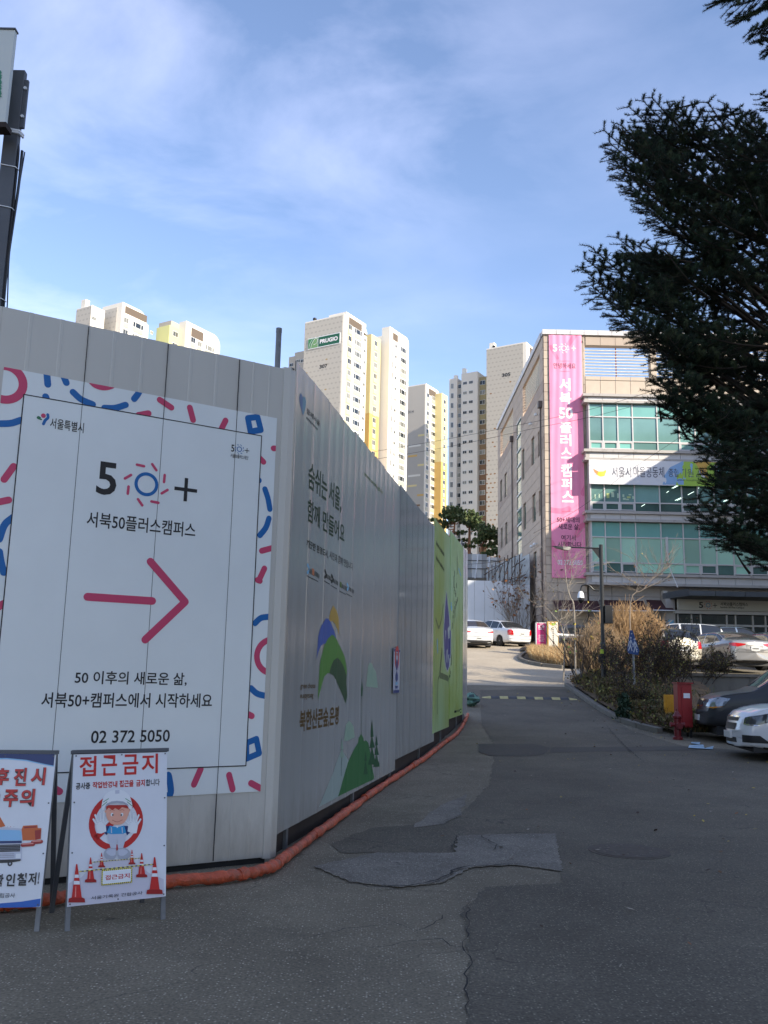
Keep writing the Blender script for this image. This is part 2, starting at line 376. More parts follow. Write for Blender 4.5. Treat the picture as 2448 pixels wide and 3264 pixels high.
def PT(x, y, up=0):
    lo, hi = 1.0, 120.
    d = ray(x, y); prev = 1.
    t = 2.
    while t < 200:
        p = O3 + d * (t / d.y)
        if p.z < tz(p.x, p.y) + up: break
        prev = t; t *= 1.02
    a, b = prev, t
    for _ in range(30):
        m = (a + b) / 2; p = O3 + d * (m / d.y)
        if p.z < tz(p.x, p.y) + up: b = m
        else: a = m
    return O3 + d * (b / d.y)
ASPH = asphalt_mat('worn_asphalt', (.104, .086, .056), (.50, .45, .34), (.200, .170, .116), .8)
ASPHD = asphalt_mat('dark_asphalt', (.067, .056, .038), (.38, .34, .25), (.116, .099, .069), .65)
ASPHP = asphalt_mat('fresh_asphalt_patch', (.052, .045, .035), (.20, .18, .14), (.072, .062, .048), .3, crack=False)
CONC = asphalt_mat('weathered_concrete', (.110, .098, .078), (.42, .38, .31), (.200, .180, .146), 1.0, scale=2.5)
LANESUN = asphalt_mat('sunlit_lane_tone', (.37, .31, .225), (.46, .41, .33), (.46, .39, .285), .3)  # lane surface lightened, sunlight put into the colour
nx, ny = len(RX), len(RY)
V = [(x, y, tz(x, y)) for y in RY for x in RX]
F = [(j*nx+i, j*nx+i+1, (j+1)*nx+i+1, (j+1)*nx+i) for j in range(ny-1) for i in range(nx-1)]
g = link('ground', np_mesh('ground', V, F, [ASPH])); tag(g, 'worn grey asphalt ground rising up the lane beside the hoarding', kind='structure')
def drape(name, pts, m, lift=.004, thick=0, kind='structure', label=None, rows=True):
    """a thin sheet following the ground"""
    bm = bmesh.new(); vs = [bm.verts.new((p[0], p[1], 0)) for p in pts]; bm.faces.new(vs)
    bmesh.ops.triangulate(bm, faces=bm.faces)
    ys = [p[1] for p in pts]; xs = [p[0] for p in pts]
    for y in RY:
        if min(ys) < y < max(ys): bmesh.ops.bisect_plane(bm, geom=bm.verts[:]+bm.edges[:]+bm.faces[:], plane_co=(0, y, 0), plane_no=(0, 1, 0))
    if max(xs) > 7:
        for x in RX:
            if x >= 7 and min(xs) < x < max(xs): bmesh.ops.bisect_plane(bm, geom=bm.verts[:]+bm.edges[:]+bm.faces[:], plane_co=(x, 0, 0), plane_no=(1, 0, 0))
    for v in bm.verts: v.co.z = tz(v.co.x, v.co.y) + lift
    bmesh.ops.recalc_face_normals(bm, faces=bm.faces)
    if bm.faces[:] and sum(f.normal.z for f in bm.faces) < 0: bmesh.ops.reverse_faces(bm, faces=bm.faces)
    if thick:
        r = bmesh.ops.extrude_face_region(bm, geom=bm.faces[:])
        for e in r['geom']:
            if isinstance(e, bmesh.types.BMVert): e.co.z += thick
        bmesh.ops.recalc_face_normals(bm, faces=bm.faces)
    me = bpy.data.meshes.new(name); bm.to_mesh(me); bm.free(); me.materials.append(m)
    o = link(name, me); tag(o, label, kind=kind); return o
def jag(pts, amp, step=.25):
    """irregular outline through pts"""
    out = []
    for a, b in zip(pts, pts[1:] + pts[:1]):
        a = Vector(a[:2]); b = Vector(b[:2]); n = max(1, int((b-a).length/step)); t = (b-a); pn = Vector((-t.y, t.x)).normalized() if t.length else Vector((0, 0))
        for i in range(n): out.append(a + t*i/n + pn*random.uniform(-amp, amp))
    return [(p.x, p.y) for p in out]
G2 = lambda L, up=0: [PT(x, y)[:2] for x, y in L]
# dark overlay: right half of the foreground and the lane
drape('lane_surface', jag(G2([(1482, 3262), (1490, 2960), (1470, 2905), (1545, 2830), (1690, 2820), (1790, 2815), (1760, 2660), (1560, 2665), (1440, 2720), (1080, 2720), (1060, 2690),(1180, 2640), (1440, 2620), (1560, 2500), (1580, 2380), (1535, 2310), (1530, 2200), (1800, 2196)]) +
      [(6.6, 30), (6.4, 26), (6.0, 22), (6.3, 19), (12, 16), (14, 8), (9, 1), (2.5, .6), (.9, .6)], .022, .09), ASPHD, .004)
# concrete patches left and centre
drape('concrete_patch', jag(G2([(1000, 2765), (1200, 2722), (1450, 2722), (1460, 2668), (1560, 2662), (1770, 2660), (1795, 2780), (1640, 2760), (1500, 2768), (1420, 2815), (1280, 2832), (1120, 2815)]), .016, .05), CONC, .008, .004)
drape('concrete_patch', jag(G2([(1310, 2640), (1420, 2560), (1490, 2530), (1470, 2600), (1420, 2630)]), .03), CONC, .008)
drape('asphalt_patch', G2([(1526, 2372), (1705, 2372), (1755, 2385), (1735, 2405), (1690, 2412), (1560, 2410), (1526, 2398)]), ASPHP, .009)
drape('asphalt_patch', G2([(1760, 2383), (2180, 2380), (2230, 2392), (1750, 2400)]), ASPHP, .008)
drape('upper_lane', jag(G2([(1494, 2186), (1810, 2190)]), .02)[:1] + [(2.9, 32.0), (8, 32.1), (8.3, 35), (9.6, 38.6), (9.0, 37.9), (7.9, 38.6), (7.0, 40.5), (6.6, 43), (7.4, 48), (9.2, 52), (9.7, 54.5), (-2, 54.5), (-3, 40), (2.9, 32.5)], LANESUN, .006)  # pale sheet begins at the shade edge, its tone stands for sunlight
# cracks: narrow draped strips
CRK = mat('crack_dirt', (.018, .016, .014), .95)
def crack(pts, w):
    P = []; Q = []
    pts = [Vector(p[:2]) for p in pts]; fine = []
    for a, b in zip(pts, pts[1:]):
        n = max(1, int((b-a).length/.07))
        for i in range(n): fine.append(a.lerp(b, i/n) + Vector((random.uniform(-.018, .018), random.uniform(-.018, .018))))
    fine.append(pts[-1]); mb = MB(); vs = []
    for i, p in enumerate(fine):
        t = (fine[min(i+1, len(fine)-1)] - fine[max(0, i-1)]).normalized(); n = Vector((-t.y, t.x)); ww = w * random.uniform(.25, 1) * min(1, 6*(i+.5)/len(fine), 6*(len(fine)-i)/len(fine))
        for s_ in (-1, 1): q = p + n*ww*s_/2; vs.append((q.x, q.y, tz(q.x, q.y) + .0265))
    mb.add(vs, [(2*i, 2*i+1, 2*i+3, 2*i+2) for i in range(len(fine)-1)])
    return mb
cr = MB()
for pts, w in (([(1488, 3262), (1486, 3120), (1500, 3080), (1478, 3040), (1495, 2960), (1490, 2880)], .012), ([(1090, 2820), (1180, 2838), (1300, 2834), (1400, 2815), (1445, 2785), (1490, 2770), (1560, 2768), (1660, 2762)], .03),
               ([(1500, 2668), (1560, 2672), (1600, 2665), (1745, 2660)], .022), ([(1160, 3035), (1240, 3030), (1330, 3012), (1400, 3008), (1440, 3030), (1478, 3035)], .012), ([(950, 3010), (1100, 2975), (1250, 2960)], .008),
               ([(1070, 2675), (1180, 2690), (1300, 2705)], .014), ([(1440, 2720), (1462, 2665)], .012), ([(1360, 2618), (1420, 2622), (1480, 2600)], .01), ([(1530, 2670), (1580, 2700), (1570, 2720)], .016),
               ([(1250, 2950), (1330, 2985), (1380, 2960), (1410, 2930)], .009), ([(1960, 2322), (2060, 2330), (2110, 2335)], .03), ([(1930, 2310), (1990, 2380), (2060, 2440)], .02)):
    b_ = crack([PT(*p) for p in pts], w); cr.add(b_.v, b_.f)
o = cr.ob('pavement_cracks', CRK); tag(o, 'dark cracks and seams across the worn asphalt', kind='structure')
# manhole cover
mh = PT(2005, 2715); t = thing('manhole_cover', 'round iron manhole cover flush in the dark asphalt in the foreground', 'manhole cover', (mh.x, mh.y, tz(mh.x, mh.y)))
IRON = mat('rusty_iron', (.072, .058, .044), .8, .1, var=(14, .25))
m = MB(); m.lathe((0, 0, .003), [(.0, .0), (.33, 0), (.33, .008), (.30, .009), (.0, .009)], 32); m.ob('cover', IRON, t)
m = MB()
for i in range(20):
    a = 2*math.pi*i/20; r = .26 if i % 2 else .2; m.lathe((r*math.cos(a), r*math.sin(a), .0125), [(.012, 0), (.012, .003)], 8)
m.ob('hole_rim', mat('pale_grit', (.16, .14, .12), .9), t)
m = MB(); m.lathe((0, 0, .002), [(.335, 0), (.37, 0), (.37, .006), (.335, .006)], 32); m.ob('frame', IRON, t)

# ---------------------------------------------------------------- front hoarding
FL, FR = Vector((-2.99, 6.471, 0)), Vector((-.905, 7.79, 0)); fu = (FR-FL).normalized()
FP = Plane(FL, fu); HT = 4.285
t = thing('hoarding_wall', 'grey steel hoarding facing the viewer with large white poster', 'hoarding', tuple(FL))
fu_of = lambda x, y: FP.uv(x, y)[0]
seams = [-3.0, -2.45, -1.85, -1.25, -.62, 0.02, fu_of(283, 1036), fu_of(537, 1085), fu_of(764, 1140), fu_of(905, 1176)]
for a, b in zip(seams, seams[1:]):
    m = MB(); x0, x1 = a + .0006, b - .0006; w = x1 - x0; z0, z1 = (.05, HT) ; dj = random.uniform(-.002, .002)
    prof = [(x0, -.02), (x0, 0), (x0+w*.30, 0), (x0+w*.31, .004), (x0+w*.34, .004), (x0+w*.35, 0), (x0+w*.66, 0), (x0+w*.67, .004), (x0+w*.70, .004), (x0+w*.71, 0), (x1, 0), (x1, -.02)]
    vs = [FP.at(p, z0, q+dj) for p, q in prof] + [FP.at(p, z1, q+dj) for p, q in prof]; n = len(prof)
    m.add(vs, [(i, i+1, n+i+1, n+i) for i in range(n-1)] + [tuple(range(n))[::-1], tuple(range(n, 2*n))])
    m.ob('panel', PANELM, t, False)
m = MB(); m.obox(FP.at(-3, .06, -.05), fu*5.46, FP.n*-.04, (0, 0, .06)); m.obox(FP.at(-3, 2.1, -.05), fu*5.46, FP.n*-.04, (0, 0, .06)); m.obox(FP.at(-3, 4.1, -.05), fu*5.46, FP.n*-.04, (0, 0, .06)); m.ob('rail', GALV, t, False)
m = MB(); m.obox(FP.at(-3, 0, -.035), fu*5.46, FP.n*-.02, (0, 0, 4.2)); m.ob('backing', DARKGAP, t, False)
m = MB()    # dark lap seams stand proud of the vinyl too
for s_ in seams[6:9]: m.obox(FP.at(s_-.0018, .06, -.01), fu*.0036, FP.n*.0205, (0, 0, HT-.07))
m.ob('seam', DARKGAP, t, False)
# poster
A = lambda x, y: (x/1.7463, 900+y/1.7463)
B = lambda x, y: (x/1.7463, 1850+y/1.7463)
pu = [FP.uv(*q) for q in ((12, 1173), (877, 1330), (835, 2522), (12, 1173))]
U0, U1 = pu[0][0], (pu[1][0]+pu[2][0])/2; V1 = (pu[0][1]+pu[1][1])/2; V0 = pu[2][1]
m = MB(); cols = [U0]; 
while cols[-1] < U1 - .05: cols.append(min(U1, cols[-1] + random.choice((.03, .12, .2, .09))))
cols[-1] = U1; L = len(cols); vs = []
for i, c in enumerate(cols):
    d = .005 + random.choice((0, .0006, .0012)); vs += [FP.at(c, V0, d), FP.at(c, V1, d)]
m.add(vs, [(2*i, 2*i+2, 2*i+3, 2*i+1) for i in range(L-1)]); po = m.ob('poster', VINYL, t, False)
clipb = (U0, U1, V0, V1)
pr = Print(FP, .0072, clipb)
W1 = .052
for pts, mt in (([A(258,490),A(265,570)],BLUE),([A(345,505),A(368,560)],BLUE),([A(253,637),A(258,650)],BLUE),([A(405,612),A(450,652),A(515,680)],BLUE),([A(580,700),A(640,700),A(698,683)],BLUE),
    ([A(745,650),A(768,620),A(785,585)],BLUE),([A(500,545),A(530,572),A(570,585),A(610,580),A(645,562)],PINK),([A(-10,788),A(60,785),A(115,768)],BLUE),([A(770,740),A(825,730)],PINK),([A(888,655),A(952,698)],PINK),([A(1055,698),A(1073,767)],PINK),
    ([A(1254,770),A(1232,815)],PINK),([A(75,1025),A(22,1098)],PINK),([A(-10,1224),A(47,1212)],PINK),([A(72,1308),A(25,1350),A(-5,1430)],BLUE),([A(-5,1500),A(5,1560),A(20,1615)],BLUE),
    ([A(1520,925),A(1530,925)],PINK),([A(1440,975),A(1465,1000)],PINK),([A(1430,1095),A(1440,1103)],BLUE),([A(1473,1152),A(1490,1205),A(1500,1262)],BLUE),([A(1495,1315),A(1478,1365),A(1445,1408)],BLUE),
    ([A(1455,1495),A(1510,1480)],PINK),([A(1470,1593),A(1440,1658)],PINK),([B(1432,-2),B(1445,3)],PINK),([B(1418,238),B(1450,210),B(1495,202)],BLUE),([B(1395,600),B(1430,630),B(1485,645)],BLUE),
    ([B(1380,745),B(1400,755)],PINK),([B(925,1090),B(938,1090),B(948,1185),B(905,1200)],BLUE),([B(1115,1050),B(1078,1135)],PINK),([B(1273,1083),B(1293,1162)],PINK),([B(1395,1128),B(1450,1158)],PINK),([B(300,1158),B(330,1175)],PINK),
    ([B(15,130),B(-10,150)],PINK)):
    pr.pxstroke(pts, W1, mt)
for c, e, w, mt in ((A(25,560), A(127,560), .064, PINK), (B(1512,422), B(1428,422), .052, PINK)):
    a = pr.pl.uv(*c); b_ = pr.pl.uv(*e); r = math.hypot(a[0]-b_[0], a[1]-b_[1]); pr.ring(a, r+w/2, r-w/2, mt)
for sq, w in (([A(1378,757),A(1432,750),A(1450,822),A(1392,832)], .055), ([B(1370,905),B(1425,882),B(1441,962),B(1370,992)], .05)):
    q = [pr.pl.uv(*p) for p in sq]; pr.stroke(q+[q[0]], w, BLUE, sm=False)
pr.ob('border_pattern', po)
i0 = [FP.uv(*q) for q in ((75, 1262), (828, 1386), (787, 2440))]; IU0, IU1 = i0[0][0], (i0[1][0]+i0[2][0])/2; IV1 = (i0[0][1]+i0[1][1])/2; IV0 = i0[2][1]
pr = Print(FP, .0092, clipb); pr.poly([(IU0, IV0), (IU1, IV0), (IU1, IV1), (IU0, IV1)], VINYL); pr.ob('inner_sheet', po)
pr = Print(FP, .0104); w = .0085
for a, b_ in (((IU0, IV0), (IU1, IV0)), ((IU1, IV0), (IU1, IV1)), ((IU1, IV1), (IU0, IV1)), ((IU0, IV1), (IU0, IV0))): pr.stroke([a, b_], w, INK)
pr.ob('inner_outline', po)
def logo50(pr, p5a, p5b, c, rr, plus, mts, bold=.016):
    """5, a ring with eight dashes, and a plus; all in plane units"""
    ink, blue, pink = mts
    pr.text('5', p5a[0], p5a[1], p5b[0], p5b[1], ink, bold)
    pr.ring(c, rr*1.0, rr*.73, blue)
    for an_, dr_ in ((112, -4), (70, -50), (25, 88), (-15, 37), (-60, -4), (-105, -50), (-155, 88), (165, 37)):
        a = math.radians(an_); q = (c[0]+rr*1.62*math.cos(a), c[1]+rr*1.62*math.sin(a)); t_ = math.radians(dr_)
        d = rr*.30; pr.stroke([(q[0]-d*math.cos(t_), q[1]-d*math.sin(t_)), (q[0]+d*math.cos(t_), q[1]+d*math.sin(t_))], rr*.22, pink)
    x, y, h = plus; pr.stroke([(x-h, y), (x+h, y)], h*.30, ink, cap=False); pr.stroke([(x, y-h), (x, y+h)], h*.30, ink, cap=False)
pr = Print(FP, .0108)
a, b_, c, e, pl_, ph = [FP.uv(*q) for q in (A(530,1178), A(655,1010), A(813,1125), A(879,1128), A(1032,1155), A(1095,1160))]
logo50(pr, a, b_, c, math.hypot(e[0]-c[0], e[1]-c[1]), (pl_[0], pl_[1], ph[0]-pl_[0]), (INK, BLUE, PINK))
pr.ob('logo', po)
pr = Print(FP, .0108)
pr.pxtext('서북50플러스캠퍼스', A(478,1360), A(1088,1342), INK, .012)
pr.pxtext('50 이후의 새로운 삶,', B(412,580), B(1040,514), INK, .014)
pr.pxtext('서북50+캠퍼스에서 시작하세요', B(225,709), B(1180,630), INK, .014)
pr.pxtext('02 372 5050', B(502,907), B(945,830), INK, .014)
pr.pxtext('서울특별시', A(275,812), A(467,785), INK, .012)
pr.pxtext('서울50플러스재단', A(1280,975), A(1380,968), INK, .012)
pr.ob('lettering', po)
pr = Print(FP, .0108)
for pts, w, mt in (([A(222,755),A(212,750),A(208,757),A(228,765)], .012, mat('print_green', (.03, .16, .07), .5)), ([A(240,790),A(250,770),A(265,755),A(264,738)], .022, BLUE)): pr.pxstroke(pts, w, mt)
pr.disc(FP.uv(*A(240,744)), .018, PINK)
c = FP.uv(*A(1330,930)); logo50(pr, FP.uv(*A(1283,943)), FP.uv(*A(1303,906)), c, .024, (FP.uv(*A(1372,938))[0], FP.uv(*A(1372,938))[1], .022), (INK, BLUE, BLUE), .02)
pr.ob('emblem', po)
pr = Print(FP, .0112); WA = .062
pr.pxstroke([B(485,92), B(845,115)], WA, PINK); pr.pxstroke([A(835,1555), B(1028,120), B(806,330)], WA, PINK, sm=False); pr.ob('arrow', po)
# corner post
t2 = thing('corner_post', 'pale grey corner post where the two hoarding runs meet', 'post', tuple(FR))
m = MB(); cp = FP.at(2.472, 0, 0)
pts = [FP.at(fu_of(905, 1176)+.002, 0, .006), FP.at(fu_of(905, 1176)+.06, 0, .02), Vector((-.845, 7.88, 0)), Vector((-.90, 7.93, 0)), FP.at(fu_of(905, 1176)-.02, 0, -.08)]
n = len(pts); m.add([p + Vector((0, 0, .04)) for p in pts] + [p + Vector((0, 0, 4.30)) for p in pts], [(i, (i+1) % n, n+(i+1) % n, n+i) for i in range(n)] + [tuple(range(n))[::-1], tuple(range(n, 2*n))]); m.ob('post_body', PANELM, t2, False)
m = MB(); m.tube([Vector((-.88, 7.83, 4.30)), Vector((-.88, 7.83, 4.31))], .03, 6); m.ob('post_cap', GALV, t2, False)

# ---------------------------------------------------------------- side hoarding
so_ = Vector((-.852, 7.93, 0)); su = Vector((.2, 1, 0)).normalized(); SP = Plane(so_, su)
PROF1 = [(0, 0), (.02, .003), (.05, .003), (.08, 0), (.20, -.0012), (.32, .0008), (.45, -.0012), (.6, 0)]
PROF2 = [(0, 0), (.01, .018), (.04, .018), (.055, 0), (.11, 0), (.125, .016), (.155, .016), (.17, 0), (.235, 0), (.25, .016), (.28, .016), (.295, 0), (.36, 0), (.375, .016), (.405, .016), (.42, 0), (.485, 0), (.5, .016), (.53, .016), (.545, 0), (.6, 0)]
t3 = thing('hoarding_wall', 'long ribbed hoarding running up the lane with green mural and forest print', 'hoarding', tuple(so_))
L2 = lambda D: (D - 7.93) / su.y
segs = [(0, L2(13.39), .205, 4.41, PROF1, 9), (L2(13.39), L2(17.35), .355, 4.42, PROF2, 7), (L2(17.35), L2(19.63), .495, 4.60, PROF1, 4), (L2(19.63), L2(23.3), .66, 4.76, PROF2, 6)]
PW = []
for (a, b_, z0, z1, pf, n) in segs:
    w = (b_ - a) / n
    for i in range(n):
        s0 = a + i*w; k = w/.6*.997; zt = z1 + random.uniform(-.012, .02); m = MB(); q = len(pf)
        P = [(s0+p*k, d) for p, d in pf]
        vs = [SP.at(p, z0, d) for p, d in P] + [SP.at(p, zt, d) for p, d in P] + [SP.at(p, z0, d-.006) for p, d in P] + [SP.at(p, zt, d-.006) for p, d in P]
        m.add(vs, [(j, j+1, q+j+1, q+j) for j in range(q-1)] + [(2*q+j+1, 2*q+j, 3*q+j, 3*q+j+1) for j in range(q-1)] + [(q+j, q+j+1, 3*q+j+1, 3*q+j) for j in range(q-1)])
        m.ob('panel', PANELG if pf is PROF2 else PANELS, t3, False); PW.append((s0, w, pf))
def sprof(s):
    for s0, w, pf in PW:
        if s0 <= s < s0 + w: return float(np.interp((s-s0)/w*.6, [p for p, _ in pf], [d for _, d in pf]))
    return 0.
def conform(pr, name, parent):
    bm = bmesh.new(); me = pr.mb.mesh(name, pr.mats); bm.from_mesh(me)
    ss = [(v.co - so_).dot(su) for v in bm.verts]; lo, hi = min(ss), max(ss)
    for s0, w, pf in PW:
        for p, _ in pf:
            s_ = s0 + p*w/.6
            if lo < s_ < hi: bmesh.ops.bisect_plane(bm, geom=bm.verts[:]+bm.edges[:]+bm.faces[:], plane_co=so_+su*s_, plane_no=su, dist=1e-5)
    for v in bm.verts: v.co += SP.n * sprof((v.co - so_).dot(su))
    bm.to_mesh(me); bm.free(); return link(name, me, parent, False)
m = MB()
for D in (8.4, 11.0, 13.3, 16.0, 18.8, 21.6, 23.2):
    s_ = L2(D); m = MB(); m.obox(SP.at(s_, tz(0, D)-.05, -.06), su*.06, SP.n*-.06, (0, 0, 4.2)); m.ob('support_post', GALV, t3, False)
for z in (.9, 2.4, 4.0):
    m = MB(); m.obox(SP.at(.02, z, -.03), su*15.6, SP.n*-.04, (0, 0, .05)); m.ob('rail', GALV, t3, False)
for a, b_, z0 in ((0.05, 5.55, .0), (5.55, 9.6, .05), (9.6, 12, .2), (12, 15.5, .4)):
    m = MB(); m.obox(SP.at(a, z0-.1, -.09), su*(b_-a-.01), SP.n*-.02, (0, 0, .75)); m.ob('kick_board', RUST, t3, False)
C_ = lambda x, y: (880+x/3.0714, 1180+y/3.0714)
E_ = lambda x, y: (880+x/2.6024, 1850+y/2.6024)
G_ = lambda x, y: (1300+x/2.95, 1600+y/2.95)
GRN = mat('print_deep_green', (.008, .035, .010), .6, spec=.25); GRN2 = mat('print_olive', (.07, .12, .02), .6, spec=.25); HB = mat('print_heart_blue', (.07, .14, .28), .5); HB2 = mat('print_heart_teal', (.10, .25, .32), .5)
INKG = mat('print_green_black', (.008, .014, .009), .6, spec=.25); GOLD = mat('print_bronze', (.10, .055, .012), .6, spec=.25)
pr = Print(SP, .002)
pr.pxpoly([C_(240,226), C_(228,260), C_(232,320), C_(245,380), C_(262,438), C_(272,400), C_(268,320), C_(258,255)], HB, sm=3)
pr.pxpoly([C_(262,270), C_(258,330), C_(262,436), C_(285,370), C_(292,315), C_(285,275), C_(272,258)], HB2, sm=3)
pr.pxtext('함께서울', C_(299,420), C_(428,500), INKG, .004); 
for k in range(9): pr.pxstroke([C_(298+k*12.5, 465+k*13.5), C_(305+k*12.5, 472+k*13.5)], .02, INKG, cap=False)
conform(pr, 'heart_logo', t3)
pr = Print(SP, .002)
pr.pxtext('숨쉬는 서울,', C_(312,1165), C_(640,1165), GRN, .016); pr.pxtext('함께 만들어요', C_(303,1475), C_(672,1512), GRN, .016)
pr.pxtext('깨끗한 환경도시,', C_(297,1735), C_(512,1770), INKG, .02); pr.pxtext('시민과 함께 만듭니다', C_(522,1845), C_(750,1890), INKG, .002)
pr.pxtext('www.seoul.go.kr', C_(862,1040), C_(1047,1180), GRN2, .012); conform(pr, 'slogan', t3)
pr = Print(SP, .002)
OR = mat('print_orange', (.45, .12, .03), .5); YEL = mat('print_ochre', (.40, .24, .03), .5); MB2 = mat('print_mid_blue', (.02, .07, .30), .5); LB = mat('print_sky_blue', (.15, .38, .55), .5)
x0 = 275
for k, (x, y, mt) in enumerate(((310,1950,LB),(362,1975,OR),(478,2000,INKG),(545,2045,INKG),(632,2100,GRN2),(697,2125,LB))):
    h = 42 - k*2
    if k in (1, 4): pr.pxpoly([C_(x-10,y-h), C_(x-10,y+h*.6), C_(x+10,y+h), C_(x+10,y-h*.6)], mt)
    else: pr.pxstroke([C_(x-4,y-h), C_(x+9,y-h*.3), C_(x+8,y+h*.4), C_(x-6,y+h*.7)], .035, mt)
    for j in range(4): pr.pxstroke([C_(x+14+j*13,y+12+j*9), C_(x+21+j*13,y+18+j*9)], .045, INKG, cap=False)
    pr.pxstroke([C_(x-12,y+62), C_(x+48,y+95)], .008, INKG, cap=False)
conform(pr, 'partner_logos', t3)
pr = Print(SP, .002)
G1 = mat('print_leaf_green', (.06, .20, .02), .5); G3 = mat('print_forest', (.008, .055, .014), .5)
pr.pxpoly([E_(*q) for q in ((475,207),(452,250),(440,300),(440,355),(452,340),(468,335),(490,362),(505,400),(518,452),(521,395),(519,330),(503,255))], YEL)
pr.pxpoly([E_(*q) for q in ((415,315),(385,355),(362,410),(349,470),(335,655),(350,590),(370,545),(390,525),(410,525),(440,490),(465,456),(498,490),(482,420),(452,345),(430,318))], MB2)
pr.pxpoly([E_(*q) for q in ((463,450),(430,480),(400,540),(375,620),(361,700),(352,850),(345,992),(370,890),(398,800),(425,770),(448,770),(475,790),(505,845),(545,940),(577,1020),(588,960),(581,860),(586,740),(570,640),(535,560),(500,490),(480,460))], G1, dl=.0006)
pr.pxpoly([E_(*q) for q in ((505,640),(475,665),(452,720),(440,768),(475,790),(505,845),(545,940),(577,1018),(588,957),(581,860),(583,790),(560,720),(530,660))], G3, dl=.0012)
conform(pr, 'mountain_logo', t3)
pr = Print(SP, .002)
pr.pxtext('green chorus', E_(200,912), E_(326,850), GOLD, .01); pr.pxtext('eunpyeong', E_(198,995), E_(308,940), GOLD, .01); pr.pxtext('북한산큰숲,은평', E_(190,1270), E_(522,1040), GOLD, .03)
conform(pr, 'district_lettering', t3)
pr = Print(SP, .002)
P1 = mat('print_pale_green', (.24, .34, .25), .5); P2 = mat('print_hill_green', (.035, .13, .04), .6, spec=.25); P3 = mat('print_pine_green', (.018, .075, .028), .6, spec=.25); P0 = mat('print_mist_green', (.27, .33, .30), .5)
pr.pxpoly([E_(*q) for q in ((540,1400),(470,1600),(355,1880),(515,1795),(640,1560))], P0)
pr.pxpoly([E_(*q) for q in ((775,680),(762,720),(745,880),(845,892),(828,760),(805,720),(795,690))], P1); pr.pxpoly([E_(*q) for q in ((600,1165),(578,1200),(562,1330),(600,1328),(652,1300),(640,1210),(622,1180))], P1)
pr.pxpoly([E_(*q) for q in ((512,1792),(535,1720),(590,1520),(640,1410),(680,1345),(683,1305),(705,1272),(724,1308),(726,1335),(745,1325),(765,1350),(780,1450),(812,1640),(806,1650))], P2, dl=.0006)
pr.pxstroke([E_(713,665), E_(706,1275)], .012, P3, dl=.001); pr.pxpoly([E_(712,835), E_(701,900), E_(703,960), E_(714,960), E_(720,900)], P3, dl=.001); pr.pxstroke([E_(744,1120), E_(742,1330)], .006, P3)
for cx, y0, ys in ((545,1315,(1400,1470)), (794,1160,(1300,1390,1530)), (832,1290,(1370,1450,1548)), (740,1420,(1500,1610))):
    prev = y0
    for k, yb in enumerate(ys):
        w_ = (11 + 8*k) * (1.25 if cx == 794 else 1); pr.pxpoly([E_(cx, prev-10), E_(cx-w_, yb), E_(cx+w_, yb-4)], P3 if cx > 600 else P1, dl=.0016); prev = yb
    pr.pxstroke([E_(cx-3, ys[-1]), E_(cx-6, ys[-1]+150 if cx < 830 else ys[-1]+90)], .012, P3, dl=.0016)
conform(pr, 'forest_print', t3)
# green mural
pr = Print(SP, .002)
MUR = mat('mural_yellow_green', (.30, .38, .055), .35, var=(.45, .15, (.34, .48, .25)), spec=.5)
ua, ub = SP.uv(*G_(243,400))[0], L2(22.2)
c3 = L2(19.63)
for a, b_, z0, z1 in ((ua, c3, .50, 4.6), (c3, ub, .665, 4.755)): pr.poly([(a, z0), (b_, z0), (b_, z1), (a, z1)], MUR)
mo = conform(pr, 'mural', t3)
pr = Print(SP, .0045)
PUR = mat('mural_purple', (.05, .05, .19), .45); PALE = mat('mural_pale', (.42, .47, .44), .45); MG = mat('mural_green', (.09, .13, .05), .45)
pr.pxpoly([G_(*q) for q in ((362,830),(345,960),(338,1080),(331,1250),(336,1430),(352,1560),(370,1600),(388,1560),(398,1430),(400,1250),(391,1080),(376,960))], PALE)
pr.pxpoly([G_(*q) for q in ((363,848),(350,980),(344,1090),(337,1250),(342,1430),(356,1550),(370,1585),(384,1550),(392,1430),(394,1250),(385,1080),(372,960))], PUR, dl=.0008)
for q in (((372,1190),(392,1160),(390,1280),(378,1290)), ((350,1200),(358,1215),(352,1300)), ((360,1400),(372,1380),(368,1520),(360,1500)), ((378,1440),(388,1430),(380,1520))): pr.pxpoly([G_(*p) for p in q], PALE, dl=.0014)
for pts, w in (([G_(277,1990), G_(280,1700), G_(300,1620)], .05), ([G_(375,1690), G_(400,1550), G_(412,1150), G_(440,920), G_(455,700), G_(457,460)], .05), ([G_(437,640), G_(425,760), G_(438,850)], .09), ([G_(330,970), G_(318,1080), G_(290,1180), G_(262,1100)], .07), ([G_(300,1630),G_(330,1640),G_(375,1660)], .12),([G_(300,1610), G_(315,1450), G_(318,1400)], .14), ([G_(462,910), G_(440,1000), G_(432,1130)], .09)): pr.pxstroke(pts, w, MG)
pr.pxstroke([G_(275,1310), G_(278,1400)], .12, LB); pr.pxstroke([G_(470,620), G_(490,690)], .06, LB); pr.pxstroke([G_(398,960), G_(405,1000)], .12, LB)
for r in range(2):
    for k in range(7): x, y = 268+k*11, 370+k*17+r*140; pr.pxstroke([G_(x,y), G_(x+5,y+42)], .05, INKG, cap=False); pr.pxstroke([G_(x-2,y+20), G_(x+6,y+30)], .04, INKG, cap=False)
for k in range(5): pr.pxstroke([G_(430+k*11,1975-k*3), G_(437+k*11,1970-k*3)], .05, INKG, cap=False)
pr.pxstroke([G_(485,1950), G_(495,1948), G_(495,1975), G_(486,1980)], .02, INKG, sm=False)
conform(pr, 'mural_drawing', t3)
